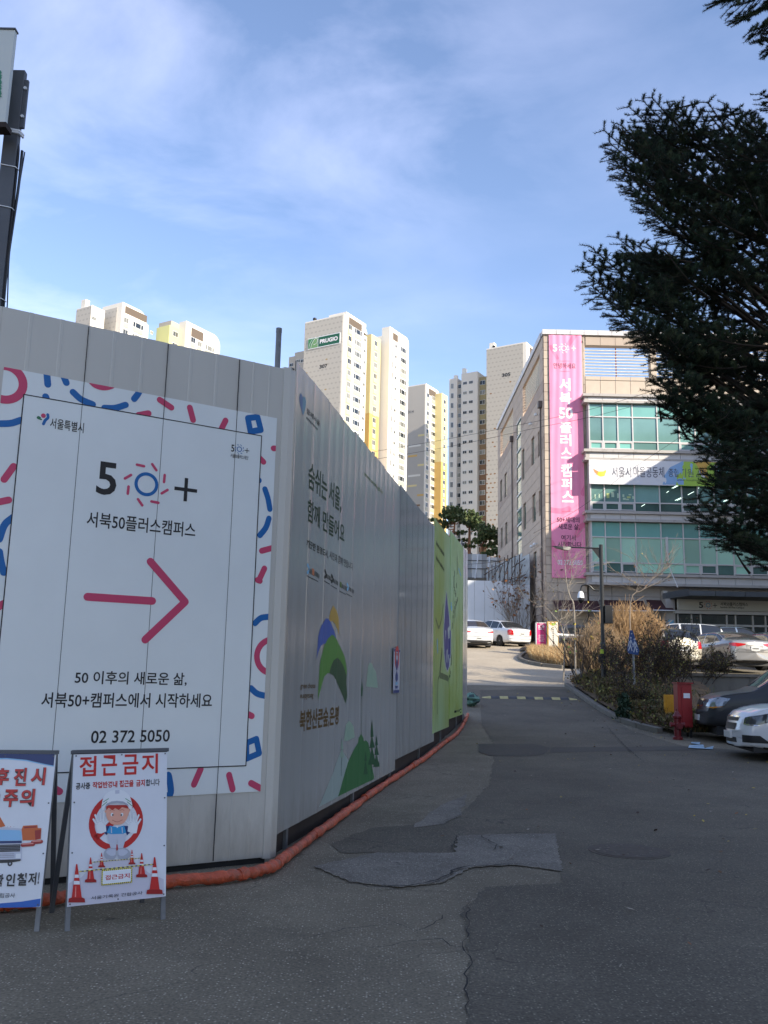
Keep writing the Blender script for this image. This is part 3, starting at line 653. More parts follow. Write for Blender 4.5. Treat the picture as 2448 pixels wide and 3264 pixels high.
# small notice on the side hoarding
q = [SP.uv(*E_(*p)) for p in ((960,560), (1014,565), (1008,935), (960,935))]
a0, a1 = (q[0][0]+q[3][0])/2, (q[1][0]+q[2][0])/2; b0, b1 = q[3][1], q[0][1]
WHD = mat('notice_white', (.38, .38, .43), .5)
t4 = thing('safety_notice', 'small white safety notice with red and blue figure on ribbed hoarding', 'notice', tuple(SP.at(a0, b0, 0)))
m = MB(); m.obox(SP.at(a0, b0, .02), su*(a1-a0), SP.n*.006, (0, 0, b1-b0)); m.ob('board', WHD, t4, False)
pr = Print(SP, .028); wn, hn = a1-a0, b1-b0; Q = lambda x, y: (a0+x*wn, b0+y*hn)
RED = mat('print_red', (.50, .025, .02), .5); NAVY = mat('print_navy', (.012, .03, .14), .5)
for y in (.035, .955): pr.stroke([Q(.02, y), Q(.98, y)], .04, NAVY, cap=False)
pr.ring(Q(.5, .80), wn*.34, wn*.20, RED); pr.text('안전', *Q(.2, .84), *Q(.8, .90), RED, .03)
pr.poly([Q(.5,.72), Q(.28,.60), Q(.5,.50), Q(.72,.60)], RED); pr.disc(Q(.5,.63), wn*.16, NAVY)
pr.poly([Q(.5,.5), Q(.3,.40), Q(.3,.30), Q(.5,.24), Q(.7,.30), Q(.7,.40)], NAVY); pr.poly([Q(.3,.24), Q(.7,.24), Q(.64,.18), Q(.36,.18)], LB); pr.poly([Q(.25,.16), Q(.75,.16), Q(.65,.10), Q(.35,.10)], NAVY)
pr.ob('notice_print', t4)
# galvanised scaffold pole above the hoarding
bp = PY(884, 1170, 8.15)
t = thing('steel_pole', 'round galvanised pole standing above the hoarding beside its corner', 'pole', (bp.x, bp.y, 0)); tp = PY(880, 1048, 8.15)
m = MB(); m.lathe((0, 0, 0), [(.027, 0), (.027, tp.z)], 12); m.ob('tube', GALV, t, smooth=False); m = MB(); m.lathe((0, 0, tp.z), [(.029, -.04), (.029, .004)], 12); m.ob('collar', GALV, t)
# orange tarp hose along the foot of the hoardings
hp = [PZ(x, y, tz(0, d)+.055) for x, y, d in ((-90, 2884, 6), (20, 2878, 6), (130, 2868, 6), (250, 2850, 6), (400, 2832, 6.5), (545, 2808, 7), (700, 2795, 7), (800, 2780, 7.5), (868, 2762, 7.8), (905, 2735, 8), (970, 2685, 8.5), (1050, 2625, 9.5), (1130, 2567, 10.5))]
hp += [PT(x, y) + Vector((0, 0, .05)) for x, y in ((1236, 2504), (1300, 2462), (1370, 2412), (1420, 2372), (1455, 2345), (1478, 2312), (1492, 2282))]
sp_ = smooth_pts(hp, 10); rr = []
for i, p in enumerate(sp_): rr.append(.043 * (1 + .10*math.sin(i*1.9) + random.uniform(-.14, .14)) * (.72 if i % 19 == 9 else 1.0) * (1.25 if i % 19 == 10 else 1)); sp_[i] = p + Vector((random.uniform(-.008, .008), random.uniform(-.008, .008), random.uniform(-.006, .006)))
m = MB(); m.tube(sp_, rr, 12)
t = thing('orange_barrier_tube', 'lumpy orange tarpaulin tube lying along the foot of the hoardings', 'barrier tube', tuple(hp[7]))
o = m.ob('tarp_tube', ORANGE, t, False, smooth=True); sb = o.modifiers.new('sub', 'SUBSURF'); sb.levels = sb.render_levels = 1
dtx = bpy.data.textures.new('wrinkle', 'CLOUDS'); dtx.noise_scale = .06; dm = o.modifiers.new('wr', 'DISPLACE'); dm.texture = dtx; dm.strength = .022; dm.texture_coords = 'LOCAL'
for i in range(9, len(sp_)-3, 19):      # tied ends
    m = MB(); d = (sp_[i+1]-sp_[i-1]).normalized(); m.tube([sp_[i]-d*.012, sp_[i]+d*.012], .046, 10); m.ob('tie', ORANGE, t, False)
# green netting heap at the far end
m = MB(); c = PT(1502, 2250)
NET = mat('green_netting', (.10, .20, .15), .8, var=(20, .5)); NETD = mat('green_netting_dark', (.02, .05, .045), .8)
vs = []; n = 12
for i in range(9):
    for j in range(n):
        a = 2*math.pi*j/n; r = .26*math.sin(math.pi*(i+.6)/9.5)*random.uniform(.7, 1.15); vs.append(c + Vector((r*math.cos(a), r*math.sin(a)*1.8, -.03 + .05*i + random.uniform(-.02, .02))))
m.add(vs, [(i*n+j, i*n+(j+1) % n, (i+1)*n+(j+1) % n, (i+1)*n+j) for i in range(8) for j in range(n)])
m.m = [random.choice((0, 0, 1)) for _ in m.f]
o = m.ob('netting_heap', [NET, NETD]); tag(o, 'crumpled green netting heaped at the far foot of hoarding', 'netting')
# ---------------------------------------------------------------- unseen blocks added to cast the shade on lane and campus facade
GLS = mat('dark_window_glass', (.02, .026, .03), .06, spec=.8)
_t = GLS.node_tree; _oi = _n(_t, 'ShaderNodeObjectInfo'); _rp = _n(_t, 'ShaderNodeValToRGB'); _rp.color_ramp.elements[0].position = .45; _rp.color_ramp.elements[0].color = (.02, .026, .03, 1); _rp.color_ramp.elements[1].position = .95; _rp.color_ramp.elements[1].color = (.22, .22, .19, 1)
_t.links.new(_oi.outputs['Random'], _rp.inputs[0]); _t.links.new(_rp.outputs[0], _t.nodes['Principled BSDF'].inputs['Base Color'])
WALLB = mat('render_beige', (.42, .39, .34), .8, var=(.2, .08)); FRW = mat('window_frame_white', (.62, .63, .62), .5)
def block(name, label, x0, x1, y0, y1, h, zb=0, m=WALLB, faces='ns', step=(3.2, 3.1)):
    t = thing(name, label, 'building', ((x0+x1)/2, (y0+y1)/2, zb))
    b = MB(); b.box(x0, x1, y0, y1, zb, h); b.ob('wall', m, t, False)
    b = MB(); b.box(x0-.3, x1+.3, y0-.3, y1+.3, h+.003, h+.5); b.ob('roof', WALLB, t, False)
    w = MB(); w.box(-.8, .8, -.04, .0, -.7, .7, 0); w.box(-.7, -.03, -.05, -.041, -.6, .6, 1); w.box(.03, .7, -.05, -.041, -.6, .6, 1); me = w.mesh('window', [FRW, GLS])
    spots = []
    if 'n' in faces: spots += [(x, y1, math.pi) for x in np.arange(x0+2, x1-1, step[0]*2)]
    if 'w' in faces: spots += [(x0, y, -math.pi/2) for y in np.arange(y0+2, y1-1, step[0])]
    k = 0
    for x, y, rz in spots:
        for z in np.arange(zb+2, h-1.4, step[1]*1.3):
            if k > 250: break
            k += 1
            o = link('window', me); o.matrix_world = Matrix.Translation((x, y, z)) @ Matrix.Rotation(rz, 4, 'Z'); o.parent = t; o.matrix_parent_inverse = wm(t).inverted()
    return t
block('shade_block', 'unseen beige block added behind the viewer to shade the lane', 17, 72, -30, -16, SHADE_H, faces='n')
block('office_building', 'unseen beige block added beyond the right edge to shade the campus facade', 26.5, 44, 38, 54, FACADE_SHADE_H, 1.8, faces='w')

# ---------------------------------------------------------------- campus building
BX, BY = PY(1738, 1600, 55).x, 55.
ZT = PY(1735, 1052, 55).z
STONE = mat('granite_beige', (.48, .40, .315), .75, var=(1.6, .07), dirt=(.9, (.27, .22, .18), .64, .35)); STONE2 = mat('granite_band', (.40, .325, .26), .75, var=(1.6, .07), dirt=(.9, (.25, .2, .17), .64, .3))
STONEP = mat('granite_pink_grey', (.56, .43, .33), .75, var=(1.6, .07), dirt=(.8, (.22, .18, .16), .62, .4))
STONEQ = mat('granite_pink_dark', (.46, .34, .265), .75, var=(1.6, .07)); JOINT = mat('stone_joint', (.22, .18, .15), .9)
ALU = mat('white_aluminium', (.56, .54, .52), .38, .15, var=(1.0, .06), dirt=(1.8, (.25, .22, .20), .66, .45)); ALUD = mat('weathered_ledge', (.40, .37, .34), .6, dirt=(3, (.09, .07, .06), .55, .6))
TEAL = mat('teal_glass', (.16, .37, .325), .06, var=(.35, .12), spec=.7); TEAL2 = mat('teal_glass_dark', (.15, .285, .265), .06, var=(.35, .15), spec=.7)
MINT = mat('mint_blind_glass', (.31, .50, .38), .10, var=(.3, .08), spec=.6); MINT2 = mat('pale_mint_blind_glass', (.36, .64, .48), .12, var=(.3, .06), spec=.6); DGL = mat('dim_glass', (.055, .12, .105), .06, var=(.5, .3), spec=.7)
T = thing('office_building', 'four storey granite campus building with teal glazed bands and pink banner', 'building', (BX, BY, 3.5))
fx = lambda x, y=1500: PY(x, y, BY).x
fz = lambda y, x=1900: PY(x, y, BY).z
XR = BX + 31
_vm = {}
def vary(mt):
    k = random.choice((0, 0, 1, 2))
    if k == 0: return mt
    if (mt.name, k) not in _vm:
        q = mt.copy(); q.name = mt.name + ('_pale' if k == 1 else '_deep'); n_ = [x for x in q.node_tree.nodes if x.type == 'VALTORGB'][0]; f = 1.22 if k == 1 else .80
        for e_ in n_.color_ramp.elements: e_.color = tuple(min(1, v*f) for v in e_.color[:3]) + (1,)
        _vm[(mt.name, k)] = q
    return _vm[(mt.name, k)]
# structural core walls (hollow top storey: open screen without a roof behind)
z_sc0, z_sc1 = fz(1200, 1960), fz(1103, 1960)        # screen opening
band = [(fz(1277, 1900), fz(1433, 1900)), (fz(1466, 1900), fz(1625, 1900)), (fz(1658, 1900), fz(1821, 1900))]
ops = []; xo = fx(1865, 1150); wo = fx(2072, 1150) - xo; pw_ = fx(2093, 1150) - fx(2072, 1150)
for k in range(5): ops.append((xo + k*(wo+pw_), xo + k*(wo+pw_) + wo))
# side openings measured on the side face
SN = Vector((-1, 0, 0))
sy = lambda x, y: PP(x, y, (BX, 0, 0), SN)
so1 = sorted((sy(1722, 1140).y, sy(1668, 1240).y)); so2 = sorted((sy(1637, 1290).y, sy(1597, 1360).y))
YB = sy(1588, 1316).y
m = MB()
zr = z_sc0 - .25                                      # roof level behind the screen
m.box(BX+.12, XR, BY+.12, YB-.12, 1.5, zr)
m.ob('wall', STONEP, T, False)
m = MB()
def wall_x(m, x0, x1, y0, y1, z0, z1, openings):       # screen wall with rectangular holes along x
    xs = [x0] + [v for o in openings for v in o] + [x1]
    for i in range(0, len(xs), 2): m.box(xs[i], xs[i+1], y0, y1, z0, z1)
m2 = MB(); wall_x(m2, BX+.06, XR, BY+.06, BY+.42, zr+.003, z_sc1, [o for o in ops]); m2.box(BX+.06, XR, BY+.06, BY+.42, z_sc1+.002, ZT-.25); m2.ob('screen_wall', STONE, T, False)
m2 = MB(); ys = [BY+.43, so1[0], so1[1], so2[0], so2[1], YB-.5]
for i in range(0, 6, 2): m2.box(BX+.06, BX+.42, ys[i], ys[i+1], zr+.003, z_sc1)
m2.box(BX+.06, BX+.42, BY+.43, YB-.5, z_sc1+.002, ZT-.25); m2.ob('screen_wall', STONEP, T, False)
m2 = MB(); m2.box(BX+.5, XR, YB-.5, YB-.12, zr+.003, zr+1.2); m2.ob('parapet', STONEP, T, False)
# parapet cap panels
x = BX - .08; k = 0; capw = (fx(1770+6, 1050) - fx(1735, 1050))
me = None
while x < BX + 20:
    w_ = capw*1.08; m2 = MB(); m2.box(0, w_-.03, -.14, .5, -.32, 0); 
    if me is None: me = m2.mesh('parapet_cap', ALU)
    o = link('parapet_cap', me, T, False); o.matrix_basis = Matrix.Translation((x, BY, ZT)); x += w_; k += 1
m2 = MB(); m2.box(x, XR, BY-.14, BY+.5, ZT-.32, ZT); m2.ob('parapet_cap', ALU, T, False)
m2 = MB(); m2.box(BX-.14, BX+.45, BY+.51, YB, ZT-.42, ZT); m2.ob('side_parapet_cap', mat('side_cap', (.42, .43, .47), .35, .3), T, False)
# stone slabs
_st = {}
def slab(x0, x1, z0, z1, mt, y=BY, side=False, name='stone_slab'):
    if side: w = x1 - x0
    w = x1-x0; h = z1-z0
    if w < .08 or h < .05: return
    if side: cen_ = Vector((BX, x0+w/2, z0+h/2)); ar = w*h*abs(cen_.x-.3*0)/cen_.y**3*55
    else: cen_ = Vector((x0+w/2, y, z0+h/2)); ar = w*h/y**2
    _sl.append((ar, x0, z0, w, h, mt, y, side))
_sl = []
def flush_slabs():
    """the 300 slabs that show largest are parts; the small remainder is one mass"""
    g_ = .012; _sl.sort(key=lambda q: -q[0]); rest = MB(); mats_ = []
    for k, (ar, x0, z0, w, h, mt, y, side) in enumerate(_sl):
        if k < 298:
            key = (round(w, 2), round(h, 2), mt.name, side)
            if key not in _st:
                b = MB()
                if side: b.box(-.05, .06, g_, w-g_, g_, h-g_)
                else: b.box(g_, w-g_, -.0, .06, g_, h-g_)
                _st[key] = b.mesh('stone_slab', mt)
            o = link('stone_slab', _st[key], T, False); o.matrix_basis = Matrix.Translation((BX, x0, z0) if side else (x0, y, z0))
        else:
            if mt not in mats_: mats_.append(mt)
            if side: rest.box(BX-.05, BX+.06, x0+g_, x0+w-g_, z0+g_, z0+h-g_, mats_.index(mt))
            else: rest.box(x0+g_, x0+w-g_, y, y+.06, z0+g_, z0+h-g_, mats_.index(mt))
    rest.ob('stone_cladding', mats_, T, False, 'stuff')
cw = (fx(1915+1, 1240) - fx(1865+1, 1240)) / 1.0          # course module
cwid = (fx(1866+48, 1230) - fx(1866, 1230))
chz = fz(1221, 1900) - fz(1247, 1900)
m2 = MB(); m2.box(BX+.02, XR, BY+.061, BY+.121, 2, zr); m2.ob('joint_backing', JOINT, T, False)
xb0, xb1 = fx(1745, 1400), fx(1862, 1400)      # banner column
# left pier column stones (left of the banner, and right of it)
zc = fz(1065, 1740); i = 0
while zc > 3.6:
    h = chz*1.02; mt = STONE if (i % 6 not in (0, 1, 7)) else STONE2
    slab(BX, BX+.72, zc-h, zc, mt); 
    slab(BX+2.55, fx(1866, 1300), zc-h, zc, mt)
    slab(BX+.72, BX+2.55, zc-h, zc, mt) if (zc > fz(1085, 1800) or zc-h < fz(1830, 1800)) else None
    zc -= h; i += 1
slab(BX+.72, BX+2.55, fz(1838, 1800), fz(1085, 1800), STONE)
# courses over and under the screen openings
def course(z0, z1, mt, x0, x1, w=cwid):
    x = x0
    while x < x1 - .1: slab(x, min(x+w, x1), z0, z1, mt); x += w
XV = BX + 21.5
course(z_sc1+.62, ZT-.33, STONE, fx(1866, 1100), XV); course(z_sc1+.02, z_sc1+.6, STONE2, fx(1866, 1100), XV)
zled = fz(1258, 1900)
course(zr+.2-.22, z_sc0, STONE, fx(1866, 1220), XV) ; course(zled, zr-.04, STONE, fx(1866, 1240), XV)
for a, b_ in zip(ops, ops[1:]):
    z = z_sc0
    while z < z_sc1 - .1: slab(a[1]+.02, b_[0]-.02, z, min(z+chz, z_sc1), STONE); z += chz
# louvres
LOUV = mat('louvre_cream', (.62, .58, .50), .5, var=(4, .1)); RUSTR = mat('rusty_red_bracket', (.34, .07, .04), .8)
nl = 9
for a, b_ in ops[:4]:
    w_ = b_ - a
    for k in range(nl):
        z = z_sc0 + .16 + k*(z_sc1 - z_sc0 - .25)/nl
        m2 = MB(); m2.obox((a+.01, BY+.14, z), (w_-.02, 0, 0), (0, .14, .02), (0, -.005, .05)); m2.ob('louvre', LOUV, T, False)
    m2 = MB(); m2.box((a+b_)/2-.03, (a+b_)/2+.03, BY+.40, BY+.46, z_sc0, z_sc1); m2.ob('louvre_post', RUSTR, T, False)
for (a, b_) in (so1, so2):
    for k in range(nl):
        z = z_sc0 + .12 + k*(z_sc1 - z_sc0 - .2)/nl
        m2 = MB(); m2.obox((BX+.12, a+.02, z), (0, b_-a-.04, 0), (.22, 0, .08), (-.02, 0, .06)); m2.ob('louvre', LOUV, T, False)
    for f_ in (.33, .66):
        m2 = MB(); m2.box(BX+.40, BX+.46, a+(b_-a)*f_-.03, a+(b_-a)*f_+.03, z_sc0, z_sc1); m2.ob('louvre_post', RUSTR, T, False)
    
# side face slabs: courses with staggered joints
zc = ZT - .43; i = 0; sw = 1.9; cnt = 0
wins = [((1717,1379),(1723,1452)), ((1696,1401),(1706,1475)), ((1666,1438),(1674,1524)), ((1610,1514),(1617,1579)), ((1596,1536),(1602,1594)), ((1720,1568),(1727,1640)), ((1699,1581),(1710,1658)), ((1670,1609),(1679,1684)),
        ((1612,1670),(1619,1731)), ((1598,1687),(1604,1743)), ((1703,1763),(1713,1838)), ((1724,1750),(1731,1824))]
wr = []
for a, b_ in wins:
    p, q = sy(*a), sy(*b_); y0, y1 = sorted((p.y, q.y)); wr.append((y0, y1, min(q.z, p.z), max(q.z, p.z)))
gp = (sy(1663, 1380).y, sy(1649, 1400).y, sy(1655, 1768).z, sy(1655, 1340).z)
wr2 = wr + [gp]
def side_slab(y0, y1, z0, z1, mt):
    for (a, b_, c, d) in wr2:
        if y0 < b_ and y1 > a and z0 < d and z1 > c:
            if y0 < a - .05: side_slab(y0, a, z0, z1, mt)
            if y1 > b_ + .05: side_slab(b_, y1, z0, z1, mt)
            if z0 < c - .05: side_slab(max(y0, a), min(y1, b_), z0, c, mt)
            if z1 > d + .05: side_slab(max(y0, a), min(y1, b_), d, z1, mt)
            return
    slab(y0, y1, z0, z1, mt, side=True)
while zc > 3.6:
    h = chz*1.36; inop = zc > z_sc0 + .1 and zc - h < z_sc1
    y = BY + .07 - (i % 2)*sw*.5
    spans = [(BY+.07, YB-.02)]
    if zc - h/2 > z_sc0 and zc - h/2 < z_sc1: spans = [(BY+.07, so1[0]), (so1[1], so2[0]), (so2[1], YB-.02)]
    mt = STONEQ if i % 5 == 4 else STONEP
    for a, b_ in spans:
        y = a - (i % 2)*sw*.5
        while y < b_ - .05:
            if min(y+sw, b_) > max(y, a): side_slab(max(y, a), min(y+sw, b_), zc-h, zc, mt)
            y += sw
    zc -= h; i += 1
WREC = mat('window_reveal', (.10, .085, .08), .8)
for k, (y0, y1, z0, z1) in enumerate(wr):
    m2 = MB(); m2.box(BX+.05, BX+.10, y0, y1, z0, z1); f = m2.ob('window', WREC, T, False)
    m2 = MB(); m2.box(BX+.03, BX+.049, y0+.12, y1-.05, z0+.08, z1-.1); m2.ob('pane', DGL, f, False)
n = 9
for k in range(n):
    z0 = gp[2] + (gp[3]-gp[2])*k/n; z1 = gp[2] + (gp[3]-gp[2])*(k+1)/n - .12
    m2 = MB(); m2.box(BX+.0, BX+.04, gp[0], gp[1], z0, z1); m2.ob('stair_window', TEAL2, T, False)
    m2 = MB(); m2.box(BX-.06, BX+.045, gp[0]-.02, gp[1]+.02, z1+.002, z1+.118); m2.ob('transom', ALU, T, False)
# downpipes, cctv on the side face
PIPE = mat('downpipe_brown', (.10, .075, .065), .5)
for a, b_ in (((1729, 1285), 3.6), ((1637, 1395), 4)):
    p = sy(*a); m2 = MB(); m2.lathe((BX-.14, p.y, 0), [(.05, b_), (.05, p.z-.3)], 8); m2.ob('downpipe', PIPE, T, False); m2 = MB(); m2.box(BX-.3, BX-.055, p.y-.2, p.y+.2, p.z-.32, p.z+.1); m2.ob('rain_head', PIPE, T, False)
for a in ((1706, 1742), (1716, 1735), (1702, 1352), (1720, 1322)):
    p = sy(*a); c = thing('wall_camera', 'small white wall camera fixed on the building side at %s' % {1706: 'lower left', 1716: 'lower right', 1702: 'upper left', 1720: 'upper right'}[a[0]], 'camera', (BX-.25, p.y, p.z)); m2 = MB(); m2.lathe((0, 0, 0), [(.02, -.1), (.12, -.06), (.13, .04), (.06, .1)], 10); m2.ob('housing', WHITE, c); m2 = MB(); m2.box(0, .19, -.02, .02, .0, .04); m2.ob('bracket', WHITE, c)
# window box: three glazed bands standing proud of the stone
WY = BY - .62; wx = lambda x, y: PY(x, y, WY).x; wz = lambda y, x=1900: PY(x, y, WY).z
B0 = wx(1881, 1500); edges = [0, .86, 1.80, 2.74, 4.30, 5.68, 6.68, 7.70, 8.74, 9.78, 10.85, 12.4, 13.8, 14.85, 15.9, 17.0, 18.1]
XE = B0 + edges[-1]
rows = [dict(led=(1258, 1264), sp=(1266, 1274), r=(1277, 1328, 1406, 1433)), dict(led=(1434, 1440), sp=(1441, 1457), r=(1466, 1530, 1600, 1626)), dict(led=(1629, 1635), sp=(1637, 1650), r=(1659, 1711, 1792, 1822)), dict(led=(1826, 1832), sp=(1834, 1852), r=None)]
for bi, d in enumerate(rows):
    zt_, zb_ = wz(d['led'][0]), wz(d['led'][1]); s0, s1 = wz(d['sp'][1]+4), wz(d['sp'][0]-1)
    hh = .17
    m2 = MB(); m2.box(B0-.42, XE, WY-.28, BY+.0, zt_-hh, zt_); m2.ob('ledge', ALUD, T, False)
    # spandrel panels
    for a, b_ in zip(edges, edges[1:]):
        m2 = MB(); m2.box(B0+a-.05 if a == 0 else B0+a, B0+b_-.02, WY-.10, WY+.3, s0, zt_-hh-.01); m2.ob('spandrel_panel', ALU, T, False)
    m2 = MB(); m2.box(B0-.36, XE, WY-.24, BY+.0, s0-.16, s0-.005); m2.ob('ledge', ALUD, T, False)
    m2 = MB(); m2.box(B0-.28, B0-.06, WY-.1, BY-.005, s0, zt_-hh-.005); m2.ob('end_panel', ALUD, T, False)
    if not d['r']: continue
    zs = [s0-.165] + [wz(v) for v in d['r'][1:3]] + [wz(rows[bi+1]['led'][0])+.03]
    m2 = MB(); m2.box(B0-.06, B0-.0, WY+.0, BY-.005, zs[-1], zs[0]); m2.ob('end_panel', ALU, T, False)
    m2 = MB(); m2.box(B0, XE, WY+.30, WY+.33, zs[-1], zs[0]); m2.ob('backing', DGL, T, False)
    for j, a in enumerate(edges):
        m2 = MB(); m2.box(B0+a-.035, B0+a+.035, WY-.03, WY+.12, zs[-1], zs[0]); m2.ob('mullion', ALU, T, False)
    for z in zs[1:3]:
        m2 = MB(); m2.box(B0, XE, WY-.025, WY+.1, z-.035, z+.035); m2.ob('transom', ALU, T, False)
    for r in range(3):
        for j, (a, b_) in enumerate(zip(edges, edges[1:])):
            mt = TEAL
            if bi == 0: mt = (TEAL, TEAL2, TEAL2)[r] if j > 2 or r < 2 else TEAL
            if bi == 0 and r == 1: mt = TEAL2
            if bi == 1: mt = (TEAL, TEAL2 if j not in (4, 5, 7, 8) else DGL, DGL)[r]
            if bi == 2: mt = (TEAL, MINT, [TEAL, DGL, DGL, MINT2, MINT2, MINT2, DGL, DGL, MINT2, DGL, MINT2, TEAL, DGL, MINT2, TEAL, TEAL][j])[r]
            mt = vary(mt); m2 = MB(); y_ = WY + random.uniform(.03, .04); m2.box(B0+a+.04, B0+b_-.04, y_, y_+.02, zs[r+1]+.04, zs[r]-.04); p_ = m2.ob('window_pane', mt, T, False)
            if r == 2 and (bi != 2 or j % 3 != 1) and not (j in (3, 4)):    # opening sash frames
                m2 = MB(); x0, x1, z0, z1 = B0+a+.045, B0+b_-.045, zs[r+1]+.045, zs[r]-.045; w_ = .055
                for q in ((x0, x1, z0, z0+w_), (x0, x1, z1-w_, z1), (x0, x0+w_, z0+w_, z1-w_), (x1-w_, x1, z0+w_, z1-w_)): m2.box(q[0], q[1], WY-.03, WY+.028, q[2], q[3])
                m2.ob('sash_frame', ALU, p_, False)
# papers stuck inside second band panes
PAPER = mat('paper', (.42, .56, .42), .8); PAPER2 = mat('paper_yellow', (.42, .50, .20), .8)
for k, (x, y, w_, h_) in enumerate([(1897,1582,4,14),(1910,1580,4,14),(1926,1583,4,12),(1938,1580,9,16),(1953,1577,9,16),(1971,1580,8,16),(1987,1580,6,9),(1990,1590,9,7),(2004,1585,12,6),(2000,1592,10,4),(2008,1577,9,4),(2020,1586,9,10)]):
    p = PY(x, y, WY+.02); m2 = MB(); m2.box(p.x-w_*.0095, p.x+w_*.0095, WY+.012, WY+.016, p.z-h_*.0095, p.z+h_*.0095); m2.ob('window_paper', PAPER2 if k % 5 == 3 else PAPER, T, False)
# ground floor: stone courses, lintels, awnings
z3 = wz(1862)
m2 = MB(); m2.box(BX+2.6, XR, BY-.25, BY+.0, z3-.0, z3+.18); m2.ob('cornice', ALUD, T, False)
zc = z3 - .02
STG = mat('granite_grey', (.36, .33, .30), .75, var=(1.6, .07), dirt=(.8, (.2, .18, .16), .6, .4))
for k in range(2): course(zc-chz*1.15, zc, STG, BX+2.55, BX+18.6, 1.5); zc -= chz*1.15
for k in range(9):
    zq = zc - chz*1.15*(k+1)
    if zq > 2.6: course(zq, zq+chz*1.15, STG, BX+2.55, fx(2120, 2000), 1.5)
flush_slabs()
AWN = mat('awning_maroon', (.055, .018, .02), .7, var=(4, .2)); 
for xa, xb in ((1762, 1905), (1910, 2050), (2060, 2132)):
    p, q = PY(xa, 1912, BY-.02), PY(xb, 1914, BY-.02); r = PY(xa+14, 1940, BY-1.3)
    dz_ = .72; m2 = MB(); vs = [p, Vector((q.x, p.y, p.z)), Vector((q.x-.05, BY-1.2, p.z-dz_)), Vector((p.x+.05, BY-1.2, p.z-dz_))]
    m2.add(vs + [v - Vector((0, 0, .04)) for v in vs], [(0,3,2,1),(4,5,6,7),(0,1,5,4),(1,2,6,5),(2,3,7,6),(3,0,4,7)])
    aw = m2.ob('awning', AWN, T, False); m2 = MB(); m2.tube([vs[3]+Vector((0,-.03,0)), vs[2]+Vector((0,-.03,0))], .035, 6); m2.ob('awning_bar', WHITE, aw, False)
# entrance: recessed glazed front, sign fascia, steel canopy
EY = BY - .5
ex0, ex1 = PY(2148, 2000, EY).x, PY(2448, 2000, EY).x + 6
zs0, zs1 = PY(2250, 1946, EY-.6).z, PY(2250, 1912, EY-.6).z
m2 = MB(); m2.box(PY(2158, 1930, EY-.6).x, ex1, EY-.75, EY-.6, zs0, zs1); sg = m2.ob('sign_fascia', mat('sign_cream', (.50, .48, .41), .5), T, False)
FPn = Plane((0, EY-.75, 0), (1, 0, 0)); pr = Print(FPn, .004)
a, b_, c, e, pl_, ph = [FPn.uv(*q) for q in ((2228,1938), (2241,1919), (2257,1929), (2264,1929), (2279,1930), (2286,1930))]
INKB = mat('sign_ink', (.03, .03, .03), .5); SBL = mat('sign_blue', (.03, .18, .36), .5); SPK = mat('sign_red', (.45, .03, .05), .5)
logo50(pr, a, b_, c, e[0]-c[0], (pl_[0], pl_[1], ph[0]-pl_[0]), (INKB, SBL, SPK), .03)
pr.pxtext('서북50플러스캠퍼스', (2296, 1931), (2384, 1921), INKB, .02); pr.pxtext('Seobuk 50 Plus Campus', (2296, 1940), (2372, 1934), INKB, .02); pr.ob('lettering', sg)
m2 = MB(); m2.box(PY(2146, 1950, EY-.5).x, ex1, EY-.55, EY-.4, zs0-.2, zs0-.01); m2.ob('door_header', ALU, T, False)
zd0 = tz(18, 54) ; zd1 = zs0-.21
m2 = MB(); m2.box(ex0, ex1, EY-.1, EY-.06, zd0-.4, zd1); m2.ob('entrance_glass', mat('entrance_glass', (.010, .022, .020), .05, spec=.8, var=(.8, .6)), T, False)
zm = PY(2250, 1992, EY-.2).z
m2 = MB(); m2.box(ex0, ex1, EY-.22, EY-.12, zm-.06, zm+.06); m2.ob('door_rail', ALU, T, False)
for x in (2147, 2161, 2205, 2234, 2317, 2345, 2400, 2440):
    p = PY(x, 1980, EY-.2); m2 = MB(); m2.box(p.x-.05, p.x+.05, EY-.22, EY-.12, zd0-.4, zm-.065); m2.ob('door_post', ALU, T, False); m2 = MB(); m2.box(p.x-.04, p.x+.04, EY-.22, EY-.12, zm+.065, zd1-.005); m2.ob('door_post', ALU, T, False)
p = PY(2220, 2014, EY-.25); 
for dz_ in (.0, -.45): m2 = MB(); m2.box(p.x-.28, p.x+.02+.2, EY-.235, EY-.228, p.z+dz_-.0, p.z+dz_+.38); m2.ob('notice_paper', WHITE, T, False)
m2 = MB(); m2.box(PY(2118, 2000, EY).x, ex0-.02, EY-.4, BY-.002, 2.5, zs1+.3); m2.ob('entrance_pier', STG, T, False)
p = PY(2139, 1985, EY-.42); m2 = MB(); m2.box(p.x-.16, p.x+.16, EY-.43, EY-.41, p.z-.18, p.z+.18); m2.ob('blue_sign', LB, T, False)
m2 = MB(); m2.box(fx(2108, 1930), fx(2122, 1930), BY-.45, BY-.003, PY(2115, 1915, BY).z, PY(2115, 1885, BY).z); m2.ob('wall_box', ALU, T, False)
